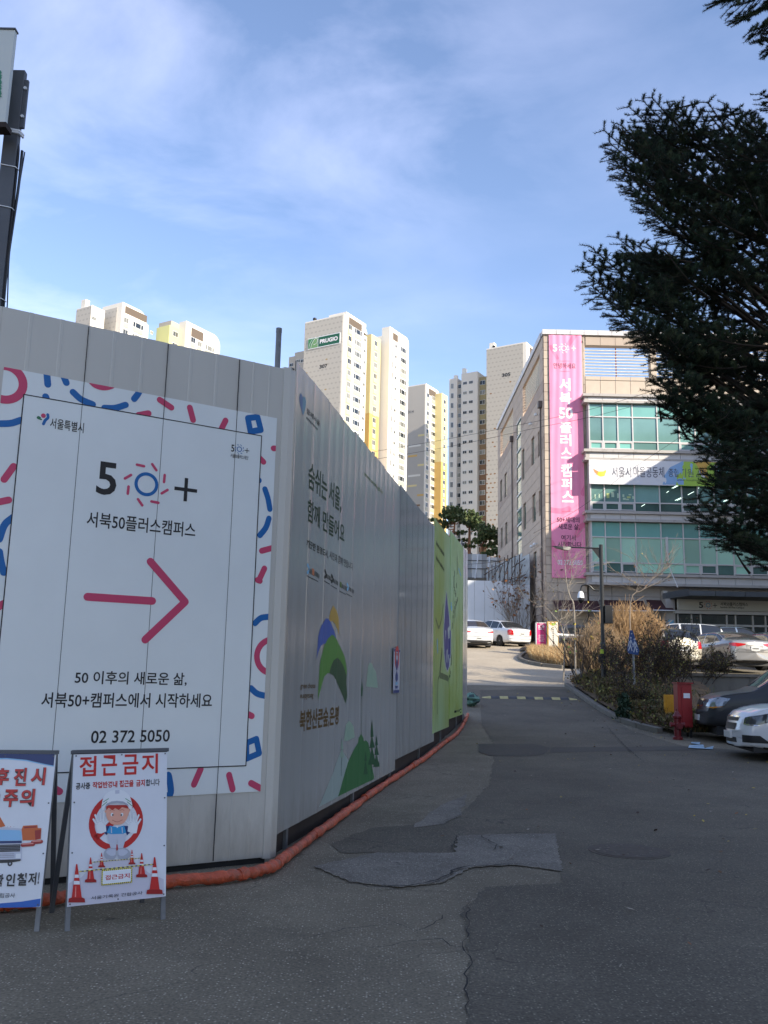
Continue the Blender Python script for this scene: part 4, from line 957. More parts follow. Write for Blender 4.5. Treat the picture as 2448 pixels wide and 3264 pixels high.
# canopy: steel frame tilted forward
CAN = mat('canopy_steel', (.085, .095, .105), .45, .4, var=(2, .15)); CAND = mat('canopy_dark', (.02, .022, .025), .5, .3)
cA, cB = PY(2122, 1889, EY-2.6), PY(2190, 1873, BY-.1)
y0, y1 = EY-3.2, BY-.05; za, zb2 = PY(2200, 1882, y0).z, PY(2200, 1898, y0).z
xl = PY(2186, 1890, y0).x
for k in range(7):
    m2 = MB(); m2.box(xl+k*1.72, xl+k*1.72+1.68, y0, y0+.08, zb2, za); m2.ob('canopy_panel', CAN, T, False)
m2 = MB(); m2.box(xl, ex1, y0+.081, y1, zb2+.0, zb2+.12); m2.ob('canopy_deck', CAND, T, False)
m2 = MB(); pA = PY(2122, 1889, y0-.4); m2.add([pA, Vector((xl+.2, y0+.0, za+.12)), Vector((xl+.2, y0+.6, za+.12)), pA+Vector((0,.6,0)), pA-Vector((0,0,.32)), Vector((xl+.2, y0, zb2-.02)), Vector((xl+.2, y0+.6, zb2-.02)), pA+Vector((0,.6,-.32))], [(0,1,2,3),(7,6,5,4),(0,4,5,1),(1,5,6,2),(2,6,7,3),(3,7,4,0)]); fix_normals(m2.ob('canopy_beam', CAN, T, False))
p, q = PY(2160, 1872, y0+.3), PY(2127, 1792, WY-.05); m2 = MB(); m2.tube([p, q], .035, 6); m2.ob('canopy_stay', ALU, T, False)
m2 = MB(); x_ = wx(2124, 1760); m2.box(x_-.07, x_+.07, WY-.2, WY-.035, wz(1790, 2124), wz(1713, 2124)); m2.ob('stay_post', ALU, T, False)
# lit ceiling lamps seen behind the second band
LAMP = mat('office_lamp', (.75, .95, .85), .5, em=1.3)
for k, (x0, y0_, x1, y1_) in enumerate([(2142,1556,2158,1548),(2146,1556,2162,1548),(2152,1595,2172,1586),(2158,1595,2176,1586),(2193,1577,2212,1567),(2222,1558,2232,1553),(2125,1570,2132,1565),(2306,1598,2324,1590),(2310,1598,2330,1590),(2045,1614,2056,1607)]):
    p, q = PY(x0, y0_, WY+.0), PY(x1, y1_, WY+.0); m2 = MB(); m2.tube([Vector((p.x, WY+.018, p.z)), Vector((q.x, WY+.018, q.z))], .012, 4); m2.ob('ceiling_lamp', LAMP, T, False)
# pink banner
BP = mat('banner_pink', (.80, .255, .41), .6, var=(.8, .06)); BP2 = mat('banner_rose', (.72, .17, .31), .6); BW = mat('banner_white', (.78, .76, .77), .6); BI = mat('banner_ink', (.045, .008, .03), .6)
BPl = Plane((0, BY-.10, 0), (1, 0, 0)); q = [BPl.uv(*p) for p in ((1744,1068), (1849,1068), (1873,1844), (1765,1841))]
u0 = (q[0][0]+q[3][0])/2; u1 = (q[1][0]+q[2][0])/2; v1, v0 = (q[0][1]+q[1][1])/2, (q[2][1]+q[3][1])/2
bt = thing('pink_banner', 'tall pink vertical banner with white lettering hung on the building corner', 'banner', (u0, BY-.1, v0))
nxx, nyy = 26, 90; vs = []
bwave = lambda s_, r_: .018*math.sin(s_*31 + 2*math.sin(r_*5)) * (.25 + .75*r_**1.5) + .02*math.sin(r_*9 + s_*3) * (1-r_**6)
for j in range(nyy+1):
    for i in range(nxx+1):
        s_, r_ = i/nxx, j/nyy; top = r_ ** 6
        d = bwave(s_, r_)
        vs.append((u0+(u1-u0)*s_, BY-.10-d, v0+(v1-v0)*r_))
mo = np_mesh('cloth', vs, [(j*(nxx+1)+i, j*(nxx+1)+i+1, (j+1)*(nxx+1)+i+1, (j+1)*(nxx+1)+i) for j in range(nyy) for i in range(nxx)], BP, smooth=True); link('cloth', mo, bt, False)
bfn = (lambda U0_, U1_, V0_, V1_: lambda u, v: bwave((u-U0_)/(U1_-U0_), max(0, (v-V0_)/(V1_-V0_))))(u0, u1, v0, v1)
pr = Print(BPl, .006, (u0, u1, v0, v1))
Hh = v1 - v0; Ww = u1 - u0; Bq = lambda s_, r_: (u0+Ww*s_, v0+Hh*r_)
for c, r in ((Bq(.9, .285), .9), (Bq(.45, .245), .75)): pass
pr.stroke([Bq(-.1, .27), Bq(.3, .265), Bq(.52, .275)], .34, BP2); pr.stroke([Bq(1.1, .37), Bq(.98, .34)], .42, BP2); pr.stroke([Bq(1.1, .225), Bq(.85, .20), Bq(.75, .17)], .34, BP2); pr.stroke([Bq(.42, .14), Bq(.40, .08), Bq(.55, .03)], .36, BP2); pr.stroke([Bq(.0, .14), Bq(.1, .11)], .3, BP2)
pr.stroke([Bq(.8, 1.0), Bq(.6, .96)], .3, BP2); pr.stroke([Bq(.05, .95), Bq(.25, .90)], .2, BP2)
conform_fn(pr, 'banner_pattern', bt, bfn, .07)
pr = Print(BPl, .012)
a, b_, c, e, pl_, ph = [BPl.uv(*p) for p in ((1762,1120), (1776,1098), (1797,1110), (1806,1110), (1828,1110), (1836,1110))]
logo50(pr, a, b_, c, e[0]-c[0], (pl_[0], pl_[1], ph[0]-pl_[0]), (BW, BW, BW), .01)
zz = lambda y: y/1.8474+1000; zx = lambda x: 1550+x/1.8474
for ch, x0, x1, ya, yb in (('서',430,495,380,455),('북',432,500,465,535),('50',428,508,553,618),('플',434,502,640,703),('러',436,500,710,780),('스',440,502,790,852),('캠',440,502,885,960),('퍼',442,504,968,1035),('스',446,514,1043,1110)):
    pr.pxtext(ch, (zx(x0), zz(yb)), (zx(x1), zz(ya)), BW, .03)
pr.pxtext('안녕하세요', (zx(396), zz(322)), (zx(526), zz(292)), BI, .0)
pr.pxtext('50+세대의', (zx(416), zz(1228)), (zx(548), zz(1198)), BI, .012); pr.pxtext('새로운 삶,', (zx(424), zz(1272)), (zx(550), zz(1238)), BI, .012)
pr.pxtext('여기서', (zx(441), zz(1334)), (zx(526), zz(1304)), BI, .012); pr.pxtext('시작합니다', (zx(420), zz(1374)), (zx(560), zz(1344)), BI, .012)
pr.pxtext('02 372 5050', (zx(420), zz(1478)), (zx(566), zz(1452)), BW, .02)
for ya, xa, xb in ((1151, 1783, 1816), (1184, 1783, 1816), (1630, 1791, 1826), (1760, 1793, 1832)): pr.pxstroke([(xa, ya), (xb, ya)], .012, BI, cap=False)
conform_fn(pr, 'lettering', bt, bfn, .07)
# white banner
WPl = Plane((0, WY-.30, 0), (1, 0, 0)); q = [WPl.uv(*p) for p in ((1877,1464), (2285,1474), (2285,1550), (1880,1543))]
u0 = q[0][0]; u1 = q[1][0]; v1, v0 = (q[0][1]+q[1][1])/2, (q[2][1]+q[3][1])/2
bt = thing('white_banner', 'long white banner with green and orange end hung across the second glazed band', 'banner', (u0, WY-.3, v0))
BWH = mat('banner_cloth_white', (.66, .66, .68), .6); nxx, nyy = 90, 10
wfn = (lambda U0_, U1_, V0_, V1_: lambda u, v: .012*math.sin((u-U0_)/(U1_-U0_)*54+(v-V0_)/(V1_-V0_)*7)+.01*math.sin((u-U0_)/(U1_-U0_)*22.2))(u0, u1, v0, v1)
vs = [(u0+(u1-u0)*i/nxx, WY-.30-wfn(u0+(u1-u0)*i/nxx, v0+(v1-v0)*j/nyy), v0+(v1-v0)*j/nyy) for j in range(nyy+1) for i in range(nxx+1)]
link('cloth', np_mesh('cloth', vs, [(j*(nxx+1)+i, j*(nxx+1)+i+1, (j+1)*(nxx+1)+i+1, (j+1)*(nxx+1)+i) for j in range(nyy) for i in range(nxx)], BWH, smooth=True), bt, False)
pr = Print(WPl, .006, (u0, u1, v0, v1)); LIM = mat('banner_lime', (.34, .52, .07), .6); BOR = mat('banner_orange', (.60, .36, .07), .6); BLB = mat('banner_light_blue', (.24, .40, .62), .6); BY_ = mat('banner_yellow', (.78, .62, .05), .6); BO2 = mat('banner_peach', (.72, .30, .10), .6)
pr.pxpoly([(2112,1545),(2118,1515),(2135,1490),(2180,1468),(2210,1468),(2200,1545)], BLB)
pr.pxpoly([(2155,1550),(2157,1520),(2165,1490),(2185,1466),(2290,1466),(2290,1556)], LIM, dl=.001); pr.pxpoly([(2208,1466),(2222,1485),(2235,1510),(2262,1530),(2290,1540),(2290,1466)], BOR, dl=.002)
X5 = lambda x, y: (1700+x/4.1475, 1400+y/4.1475); X6 = lambda x, y: (2048+x/4.1475, 1400+y/4.1475)
pr.pxpoly([X5(790,390), X5(815,440), X5(850,478), X5(890,496), X5(940,488), X5(962,430), X5(955,400), X5(930,425), X5(860,428)], BY_, dl=.001); pr.pxpoly([X5(790,390), X5(812,440), X5(840,462), X5(872,432), X5(830,412)], BO2, dl=.0015)
conform_fn(pr, 'banner_print', bt, wfn, .12)
pr = Print(WPl, .012)
for s_, bl, tr in (('서울시', X5(1040,500), X5(1290,372)), ('마을공동체', X5(1328,500), X6(283,368)), ('종합', X6(343,498), X6(480,390)), ('지원센터', X6(500,500), X6(862,395))): pr.pxtext(s_, bl, tr, mat('banner_grey_ink', (.07, .07, .10), .6), .0)
pr.pxtext('www.seoulmaeul.org', X6(455,562), X6(870,530), INKB, -.005); conform_fn(pr, 'lettering', bt, wfn, .12)

# ---------------------------------------------------------------- apartment towers
TW = {k: mat(*v[:2], v[2], var=(.12, .03)) for k, v in dict(cream=('tower_cream', (.74, .70, .62), .7), face=('tower_face', (.44, .405, .355), .7), yel=('tower_pale_yellow', (.72, .60, .30), .7), och=('tower_ochre', (.62, .40, .13), .7), lime=('tower_lime', (.62, .62, .28), .7), shade_yel=('tower_shaded_yellow', (.33, .27, .14), .7), shade_och=('tower_shaded_ochre', (.25, .165, .085), .7), wing=('tower_wing_cream', (.66, .61, .53), .7), brn=('tower_brown', (.22, .12, .06), .7), tan=('tower_tan', (.40, .37, .32), .7), opshade=('tower_opening_shade', (.13, .10, .075), .8)).items()}  # roof opening tone darkened to stand for the shade inside
def lens_mat(name, base, strong):
    """staggered lens-shaped dots painted on the gable, tinted more towards the ground"""
    m = bpy.data.materials.new(name); m.use_nodes = True; t = m.node_tree; b = t.nodes['Principled BSDF']; L_ = t.links.new
    tc_ = _n(t, 'ShaderNodeTexCoord'); s = _n(t, 'ShaderNodeSeparateXYZ'); L_(tc_.outputs['Object'], s.inputs[0])
    M_ = lambda op, a, b_=None: _m(t, op, a, b_)
    u = M_('DIVIDE', s.outputs[0], 1.15); v = M_('DIVIDE', s.outputs[2], 1.25)
    row = M_('FLOOR', v); odd = M_('MODULO', M_('ABSOLUTE', row), 2.); uu = M_('ADD', u, M_('MULTIPLY', odd, .5))
    fu_ = M_('SUBTRACT', M_('FRACT', uu), .5); fv = M_('SUBTRACT', M_('FRACT', v), .5)
    d = M_('ADD', M_('MULTIPLY', M_('ABSOLUTE', fu_), 1.25), M_('MULTIPLY', M_('MULTIPLY', fv, fv), 12.))
    inside = M_('LESS_THAN', d, .38)
    cell = _n(t, 'ShaderNodeTexWhiteNoise', noise_dimensions='2D'); cv = _n(t, 'ShaderNodeCombineXYZ'); L_(M_('FLOOR', uu), cv.inputs[0]); L_(row, cv.inputs[1]); L_(cv.outputs[0], cell.inputs[0])
    zf = _n(t, 'ShaderNodeMapRange'); zf.inputs[1].default_value = -62; zf.inputs[2].default_value = -8; zf.inputs[3].default_value = .95; zf.inputs[4].default_value = .02; L_(s.outputs[2], zf.inputs[0])
    isc = M_('LESS_THAN', cell.outputs[0], zf.outputs[0])
    mx = _n(t, 'ShaderNodeMixRGB'); mx.inputs[1].default_value = tuple(x*.80 for x in base) + (1,); mx.inputs[2].default_value = tuple(strong) + (1,); L_(isc, mx.inputs[0])
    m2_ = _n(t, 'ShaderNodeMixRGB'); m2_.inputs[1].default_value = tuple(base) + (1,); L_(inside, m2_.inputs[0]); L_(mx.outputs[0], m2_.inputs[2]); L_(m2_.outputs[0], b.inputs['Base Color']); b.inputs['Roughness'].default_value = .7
    return m
def _m(t, op, a, b_=None):
    n = _n(t, 'ShaderNodeMath', operation=op)
    for i, x in enumerate((a, b_)):
        if x is None: continue
        if isinstance(x, (int, float)): n.inputs[i].default_value = x
        else: t.links.new(x, n.inputs[i])
    return n.outputs[0]
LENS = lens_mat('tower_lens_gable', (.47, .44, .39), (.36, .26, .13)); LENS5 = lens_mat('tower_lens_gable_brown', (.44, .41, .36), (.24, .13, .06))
PHI = math.radians(-31); E1 = Vector((math.cos(PHI), math.sin(PHI), 0)); E2 = Vector((-math.sin(PHI), math.cos(PHI), 0))
# windows shared by all towers: local frames x right along wall, -y outward
def win_mesh(nm, w, h, lower, kind):
    m = MB(); m.box(-w/2, w/2, -.06, 0, 0, h, 0)
    if kind == 2: g = [(-w/2+.08, -.03), (.05, w/2-.08)]
    elif kind == 3: g = [(-w/2+.06, -w*.30), (-w*.24, w*.24), (w*.30, w/2-.06)]
    else: g = [(-w/2+.08, w/2-.08)]
    for a, b_ in g: m.box(a, b_, -.075, -.061, .1, h-.1, 1)
    if lower: m.box(-w/2, w/2, -.10, -.0, -lower, -.02, 2)
    return m.mesh(nm, [FRW, GLS, mat('balcony_glass', (.42, .42, .34), .3)])
WM = dict(a=win_mesh('window', 1.5, 1.35, 1.1, 2), b=win_mesh('window', 3.1, 1.3, 1.1, 3), c=win_mesh('window', .9, .85, 0, 2), d=win_mesh('window', 1.7, 1.3, 0, 2), s=win_mesh('window', .45, 1.6, 0, 1), e=win_mesh('window', 1.25, .95, 0, 2))
def tower(label, A, parts, group='tower blocks of the estate beyond the lane'):
    """A: near top corner; parts: (name, x0, x1, y0, y1, ztop, mats) boxes in the rotated frame, z relative to A"""
    t = thing('apartment_tower', label, 'apartment tower', (A.x, A.y, 14), PHI, group)
    for (nm, x0, x1, y0, y1, zt_, mt) in parts:
        m = MB(); zb_ = 14 - A.z - 0 if nm != 'soffit' else zt_ - 1.9
        m.box(x0, x1, y0, y1, zb_, zt_); o = m.ob(nm, mt, t); o.matrix_basis = Matrix.Translation((0, 0, A.z - 14))
    return t
def tw(t, A, key, face, pos, off, zs):
    """windows in a column; face 'r': on plane x'=off at y'=pos; 'l': on plane y'=off at x'=pos"""
    for z in zs:
        o = link('window', WM[key], t); M_ = Matrix.Translation((off, pos, z + A.z - 14)) @ Matrix.Rotation(math.pi/2, 4, 'Z') if face == 'r' else Matrix.Translation((pos, off, z + A.z - 14))
        o.matrix_basis = M_
def lp(A, face, off, x, y):      # pixel -> (position along wall, z) on a tower face
    if face == 'r': p = PP(x, y, A + E1*off, E1); return (p-A).dot(E2), p.z - A.z
    p = PP(x, y, A + E2*off, E2); return (p-A).dot(E1), p.z - A.z
FLH = 2.86
def zcol(z0, n): return [z0 - FLH*k for k in range(n)]
def sq(px, py, A, face, off): return lp(A, face, off, px, py)
# tower 307
A = PY(1097, 1000, 200)
d1 = lp(A, 'r', 0, 1170, 1075)[0]; wl = lp(A, 'l', 0, 973, 1028)[0]
t307 = tower('cream tower with green sign and number 307 on its gable', A, [('wall', wl, 0, 0, d1-1.6, 0, [TW['cream']]), ('wall', -8, 0, d1-1.6, d1, -2.2, [TW['cream']])])
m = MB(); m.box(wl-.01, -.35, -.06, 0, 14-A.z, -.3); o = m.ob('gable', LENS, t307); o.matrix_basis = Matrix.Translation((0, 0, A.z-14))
def curve_end(t, A, x0, x1, y0, R_, zt_, mt):
    m = MB(); n = 10; vs = []
    for i in range(n+1):
        a = math.pi/2*i/n; vs += [(x0, y0+R_*math.sin(a), zt_-R_+R_*math.cos(a)), (x1, y0+R_*math.sin(a), zt_-R_+R_*math.cos(a))]
    vs += [(x0, y0, zt_-R_), (x1, y0, zt_-R_)]; k = 2*(n+1)
    m.add(vs, [(2*i, 2*i+1, 2*i+3, 2*i+2) for i in range(n)] + [tuple([2*i+1 for i in range(n+1)] + [k+1])] + [tuple([2*i for i in range(n, -1, -1)] + [k])])
    o = m.ob('curved_parapet', mt, t); o.matrix_basis = Matrix.Translation((0, 0, A.z-14)); fix_normals(o)
curve_end(t307, A, -8, 0.02, d1-1.6, 1.58, 0, TW['cream'])
m = MB(); m.box(-5, .0, .9, d1-.6, -.0, .9); o = m.ob('roof_frame', TW['cream'], t307); o.matrix_basis = Matrix.Translation((0, 0, A.z-14))
y_a, z_a = sq(1113, 1001, A, 'r', 0); y_b, z_b = sq(1153, 1051, A, 'r', 0)
m = MB(); m.box(.0, .03, y_a, y_b, z_a-2.5, z_a-.7); o = m.ob('roof_opening_shade', TW['opshade'], t307); o.matrix_basis = Matrix.Translation((0, 0, A.z-14))  # flat panel on the wall, the opening's shade is painted
for (px, py, key, dep) in ((1116, 1044, 'a', 0), (1142, 1060, 'b', 0), (1163, 1082, 'c', 0)):
    y_, z_ = sq(px, py, A, 'r', 0); tw(t307, A, key, 'r', y_, .0, zcol(z_-.6, 15))
    if key == 'a':
        for k in range(15): m = MB(); m.box(.0, .02, y_-1.3, y_+1.1, z_-.6-FLH*k+1.5, z_-.6-FLH*k+1.72); o = m.ob('yellow_band', TW['yel'], t307); o.matrix_basis = Matrix.Translation((0, 0, A.z-14))
m = MB(); m.box(0, .015, sq(1107, 1040, A, 'r', 0)[0], sq(1124, 1040, A, 'r', 0)[0], 14-A.z, z_a-2.6); o = m.ob('yellow_strip', TW['yel'], t307); o.matrix_basis = Matrix.Translation((0, 0, A.z-14))
# its sign and number
GP = Plane(A + E2*-.06, E1); K = lambda x, y: (940+x/4.1475, 980+y/4.1475)
tb = thing('tower_sign', 'green and white lettered sign board high on the patterned gable', 'sign', tuple(PP(*K(180, 555), GP.o, GP.n)), PHI)
qa = [GP.uv(*K(*p)) for p in ((180,412),(603,335),(600,482),(180,556))]; u0, u1 = qa[0][0], qa[1][0]; v0, v1 = (qa[2][1]+qa[3][1])/2, (qa[0][1]+qa[1][1])/2
SG = mat('sign_dark_green', (.008, .10, .05), .5); SG2 = mat('sign_light_green', (.16, .32, .13), .5); SG3 = mat('sign_leaf', (.05, .22, .08), .5)
m = MB(); m.obox(GP.at(u0, v0, 0), E1*(u1-u0), GP.n*.15, (0, 0, v1-v0)); m.ob('board', WHITE, tb, False)
pr = Print(GP, .16); ud = u0 + (u1-u0)*.315
pr.poly([(ud+.12, v0+.18), (u1-.12, v0+.18), (u1-.12, v1-.18), (ud+.12, v1-.18)], SG); pr.poly([(u0+.08, v0+.18), (ud, v0+.18), (ud, v1-.18), (u0+.08, v1-.18)], SG2)
h_ = v1-v0; pr.poly([(u0+.08, v0+.18), (u0+.9, v0+.18), (u0+1.2, v0+h_*.5), (u0+1.9, v1-.18), (u0+.08, v1-.18)], SG3, dl=.01)
pr.stroke([(u0+.35, v0+.3), (u0+.6, v0+h_*.5), (u0+1.3, v1-.35)], .09, BW, dl=.02); pr.stroke([(u0+.9, v0+.3), (u0+1.15, v0+h_*.45), (u0+2.0, v1-.4), (u0+2.75, v1-.6), (u0+2.6, v0+h_*.45), (u0+1.7, v0+h_*.35)], .12, BW, dl=.02)
pr.text('PRUGIO', ud+.6, v0+h_*.32, u1-.6, v0+h_*.70, BW, .045, dl=.03); pr.ob('lettering', tb)
pr = Print(GP, .03); pr.pxtext('307', K(325, 812), K(432, 742), INKB, .03); pr.ob('number', t307)
m = MB(); p = GP.uv(*K(230, 165)); c = GP.at(p[0], 0, -1); m.lathe((c.x, c.y, A.z), [(.35, 0), (.35, .5), (.5, .6), (.45, 1.0), (.15, 1.15)], 10); v_ = m.ob('roof_vent', BLACKP, t307, False)
# second stack of 307: yellow recess and right block
A2 = PY(1243, 1040, 215)
t_ = tower('slender cream tower block with ochre stair strip right of tower 307', A2, [('wall', lp(A2, 'l', 0, 1218, 1046)[0]-0.0, 0, 0, lp(A2, 'r', 0, 1303, 1100)[0]-1.6, 0, [TW['cream']]), ('wall', -7, 0, lp(A2, 'r', 0, 1303, 1100)[0]-1.6, lp(A2, 'r', 0, 1303, 1100)[0], -1.6, [TW['cream']])])
curve_end(t_, A2, -7, .02, lp(A2, 'r', 0, 1303, 1100)[0]-1.6, 1.58, 0, TW['cream'])
for p_ in (lambda m: m.box(lp(A2, 'l', 0, 1199, 1075)[0], lp(A2, 'l', 0, 1218.5, 1075)[0]-.01, .0, 6, 14-A2.z, lp(A2, 'l', 0, 1210, 1072)[1]),): m = MB(); p_(m); o = m.ob('wall', TW['cream'], t_); o.matrix_basis = Matrix.Translation((0, 0, A2.z-14))
for px, py, key in ((1252, 1100, 's'), (1262, 1105, 'c'), (1286, 1121, 'b')):
    y_, z_ = lp(A2, 'r', 0, px, py); tw(t_, A2, key, 'r', y_, 0, zcol(z_-.3, 18))
ya, za_ = lp(A2, 'r', 0, 1253, 1056); yb_, _z = lp(A2, 'r', 0, 1268, 1086)
m = MB(); m.box(0, .03, ya, yb_, za_-2.2, za_-.3); o = m.ob('roof_opening_shade', TW['opshade'], t_); o.matrix_basis = Matrix.Translation((0, 0, A2.z-14))
A3 = PY(1184, 1064, 211)
YL = [(0, -30.5), (-30.5, 14-A3.z)]
m = MB(); o3 = lp(A3, 'l', 0, 1170, 1066)[0]
for (z1, z0), mt in zip([(0, -39.5+19), (-20.5, 14-A3.z)], (TW['yel'], TW['och'])):
    m = MB(); m.box(o3-2, 0, 0, 4.5, z0, z1-.01); o = m.ob('stair_strip', mt, t_, False); o.matrix_basis = Matrix.Translation((0,0,0)); o.matrix_parent_inverse = wm(t_).inverted() @ (Matrix.Translation(A3) @ Matrix.Rotation(PHI, 4, 'Z'))
for z in zcol(-1.9, 16):
    o = link('window', WM['a'], t_, False); o.matrix_parent_inverse = wm(t_).inverted() @ (Matrix.Translation(A3) @ Matrix.Rotation(PHI, 4, 'Z')); o.matrix_basis = Matrix.Translation((0, 2.2, z-.6)) @ Matrix.Rotation(math.pi/2, 4, 'Z')
# tower 314
A = PY(1358, 1222, 262); dR = lp(A, 'r', 0, 1400, 1290)[0]
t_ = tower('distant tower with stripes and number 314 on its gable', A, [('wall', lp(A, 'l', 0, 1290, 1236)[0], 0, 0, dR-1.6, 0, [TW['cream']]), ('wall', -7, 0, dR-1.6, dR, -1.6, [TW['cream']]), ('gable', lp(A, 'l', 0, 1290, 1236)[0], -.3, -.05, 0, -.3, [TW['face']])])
curve_end(t_, A, -7, .02, dR-1.6, 1.58, 0, TW['cream'])
for px, py, key in ((1364, 1262, 'a'), (1383, 1272, 'b'), (1397, 1290, 'c')):
    y_, z_ = lp(A, 'r', 0, px, py); tw(t_, A, key, 'r', y_, 0, zcol(z_-.5, 17))
ya, za_ = lp(A, 'r', 0, 1367, 1232); yb_, _z = lp(A, 'r', 0, 1390, 1252)
m = MB(); m.box(0, .03, ya, yb_, za_-2.6, za_-.5); o = m.ob('roof_opening_shade', TW['opshade'], t_); o.matrix_basis = Matrix.Translation((0, 0, A.z-14))
for k in range(15):
    z = -16 - k*3.1; x1 = -.3 - (k % 3)*1.2; m = MB(); mt = (TW['yel'], TW['cream'], TW['och'], TW['brn'])[min(3, (k*7 % 5)//2 + k//6)]
    m.box(x1-2.2-(k*5 % 3), x1, -.08, -.055, z-.6, z); o = m.ob('painted_stripe', mt, t_); o.matrix_basis = Matrix.Translation((0, 0, A.z-14))
    if k > 8: m = MB(); m.box(-6.5, -3.6, -.08, -.055, z+.9, z+1.5); o = m.ob('painted_stripe', TW['cream'], t_); o.matrix_basis = Matrix.Translation((0, 0, A.z-14))
pr = Print(Plane(A - E2*.08, E1), .02); pr.pxtext('314', (1301, 1318), (1319, 1307), mat('number_grey', (.12, .12, .12), .6), .02); pr.ob('number', t_)
A4 = PY(1408, 1252, 266)
for (z1, z0), mt in zip([(0, -22), (-22.01, 14-A4.z)], (TW['yel'], TW['och'])):
    m = MB(); m.box(-3, 0, 0, 4, z0, z1); o = m.ob('stair_strip', mt, t_, False); o.matrix_parent_inverse = wm(t_).inverted() @ (Matrix.Translation(A4) @ Matrix.Rotation(PHI, 4, 'Z'))
for z in zcol(-2.5, 16):
    o = link('window', WM['a'], t_, False); o.matrix_parent_inverse = wm(t_).inverted() @ (Matrix.Translation(A4) @ Matrix.Rotation(PHI, 4, 'Z')); o.matrix_basis = Matrix.Translation((0, 2, z-.6)) @ Matrix.Rotation(math.pi/2, 4, 'Z')
# tower 305 gable
A = PY(1677, 1089, 228); wl = lp(A, 'l', 0, 1551, 1107)[0]; dR = 12
t5 = tower('tower with brown lens pattern and number 305 on its gable', A, [('wall', wl, 0, 0, dR, 0, [TW['cream']])])
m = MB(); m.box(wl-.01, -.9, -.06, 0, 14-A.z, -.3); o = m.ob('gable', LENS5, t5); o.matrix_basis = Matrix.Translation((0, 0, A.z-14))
m = MB(); m.box(0, .03, 2.5, 7, -3, -.6); o = m.ob('roof_opening_shade', TW['opshade'], t5); o.matrix_basis = Matrix.Translation((0, 0, A.z-14))
GP5 = Plane(A - E2*.08, E1); pr = Print(GP5, .02); J = lambda x, y: (1380+x/4.608, 1080+y/4.608); pr.pxtext('305', J(1015, 565), J(1138, 490), INKB, .03); pr.ob('number', t5)
m = MB(); c = GP5.uv(*J(840, 90)); m.box(c[0]-.7, c[0]+.7, 1, 2.4, 0, 1.9); o = m.ob('roof_box', TW['cream'], t5, True); o.matrix_basis = Matrix.Translation((0, 0, A.z-14))
m = MB(); c = GP5.uv(*J(873, 80)); m.lathe((c[0], 1, 0), [(.35, 0), (.4, .5), (.5, .7), (.15, 1.0)], 10); o = m.ob('roof_vent', BLACKP, t5); o.matrix_basis = Matrix.Translation((0, 0, A.z-14))
# the wing left of 305, faces the viewer
A = PY(1523, 1187, 238)
f = lambda x, y=1300: lp(A, 'l', 0, x, y)[0]; fzz = lambda y, x=1500: lp(A, 'l', 0, x, y)[1]
t6 = tower('cream wing with paired windows and tan recesses left of tower 305', A, [('wall', f(1470), f(1522), 0, 10, fzz(1187), [TW['wing']]), ('wall', f(1430), f(1455), .3, 10, fzz(1206, 1440), [TW['wing']]), ('recess', f(1454), f(1471), .9, 10, fzz(1212, 1460), [TW['tan']]), ('wall', f(1419), f(1431), 2.5, 10, fzz(1265, 1425), [TW['wing']]),
     ])
x0, x1 = f(1522), f(1549)
for (ya, yb_), mt in zip(((1197, 1350), (1350, 1460), (1460, 1900)), (TW['shade_yel'], TW['shade_och'], TW['brn'])):  # yellow and ochre copies darkened for the shade in the recess
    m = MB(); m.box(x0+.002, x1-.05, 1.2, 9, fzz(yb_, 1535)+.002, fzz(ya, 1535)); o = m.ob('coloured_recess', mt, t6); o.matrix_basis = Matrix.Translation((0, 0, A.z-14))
for px, py, key, off, n, sc in ((1482.5, 1219, 'e', 0, 19, 1), (1501.5, 1216, 'e', 0, 19, 1), (1440, 1232, 's', .3, 18, 1), (1444, 1232, 's', .3, 18, 1), (1462, 1232, 'd', .9, 18, 1), (1538, 1219, 'd', 1.2, 19, 1)):
    x_, z_ = lp(A, 'l', off, px, py); tw(t6, A, key, 'l', x_, off, zcol(z_-.7, n))
for px, py in ((1451, 1198), (1478, 1176)):
    x_, z_ = lp(A, 'l', 1, px, py); m = MB(); m.box(x_-.5, x_+.5, 1, 2, z_-2.3, z_+.2); o = m.ob('roof_box', TW['cream'], t6); o.matrix_basis = Matrix.Translation((0, 0, A.z-14))
# block whose top shows above the front hoarding
A = PY(391, 962, 190); f = lambda x, y=1010, o=0: lp(A, 'l', o, x, y)[0]; r_ = lambda x, y=1010, o=0: lp(A, 'r', o, x, y)[0]
xl_, zl_ = lp(A, 'l', 0, 373, 970)
t7 = tower('cream block top with lime recess showing above the front hoarding', A, [('wall', f(325), 0, 0, r_(470, 1008)-2.6, 0, [TW['cream']]), ('wall', -6, -.01, r_(470, 1008)-2.59, r_(470, 1008)+.6, -2.62, [TW['cream']])])
m = MB(); m.box(f(318), f(372), -.06, 0, -20, -1.0); o = m.ob('gable', LENS, t7); o.matrix_basis = Matrix.Translation((0, 0, A.z-14))
def rbox(t, A, nm, x0, x1, y0, y1, z0, z1, mt): m = MB(); m.box(x0, x1, y0, y1, z0, z1); o = m.ob(nm, mt, t); o.matrix_basis = Matrix.Translation((0, 0, A.z-14)); return o
ya, yb_ = r_(399, 985), r_(468, 1020); rbox(t7, A, 'roof_opening_shade', 0, .03, ya, yb_, -2.3, -.6, TW['opshade'])
R2 = r_(470, 1008)
curve_end(t7, A, -6, .0, R2-2.59, 2.6, .0, TW['cream'])
p = PY(503, 1030, 197); dd = (p-A); u_ = dd.dot(E1); w_ = dd.dot(E2); Lz = PY(540, 1035, 197).z - A.z
x_c, y_c = (PY(541, 1035, 197)-A).dot(E1), (PY(541, 1035, 197)-A).dot(E2)
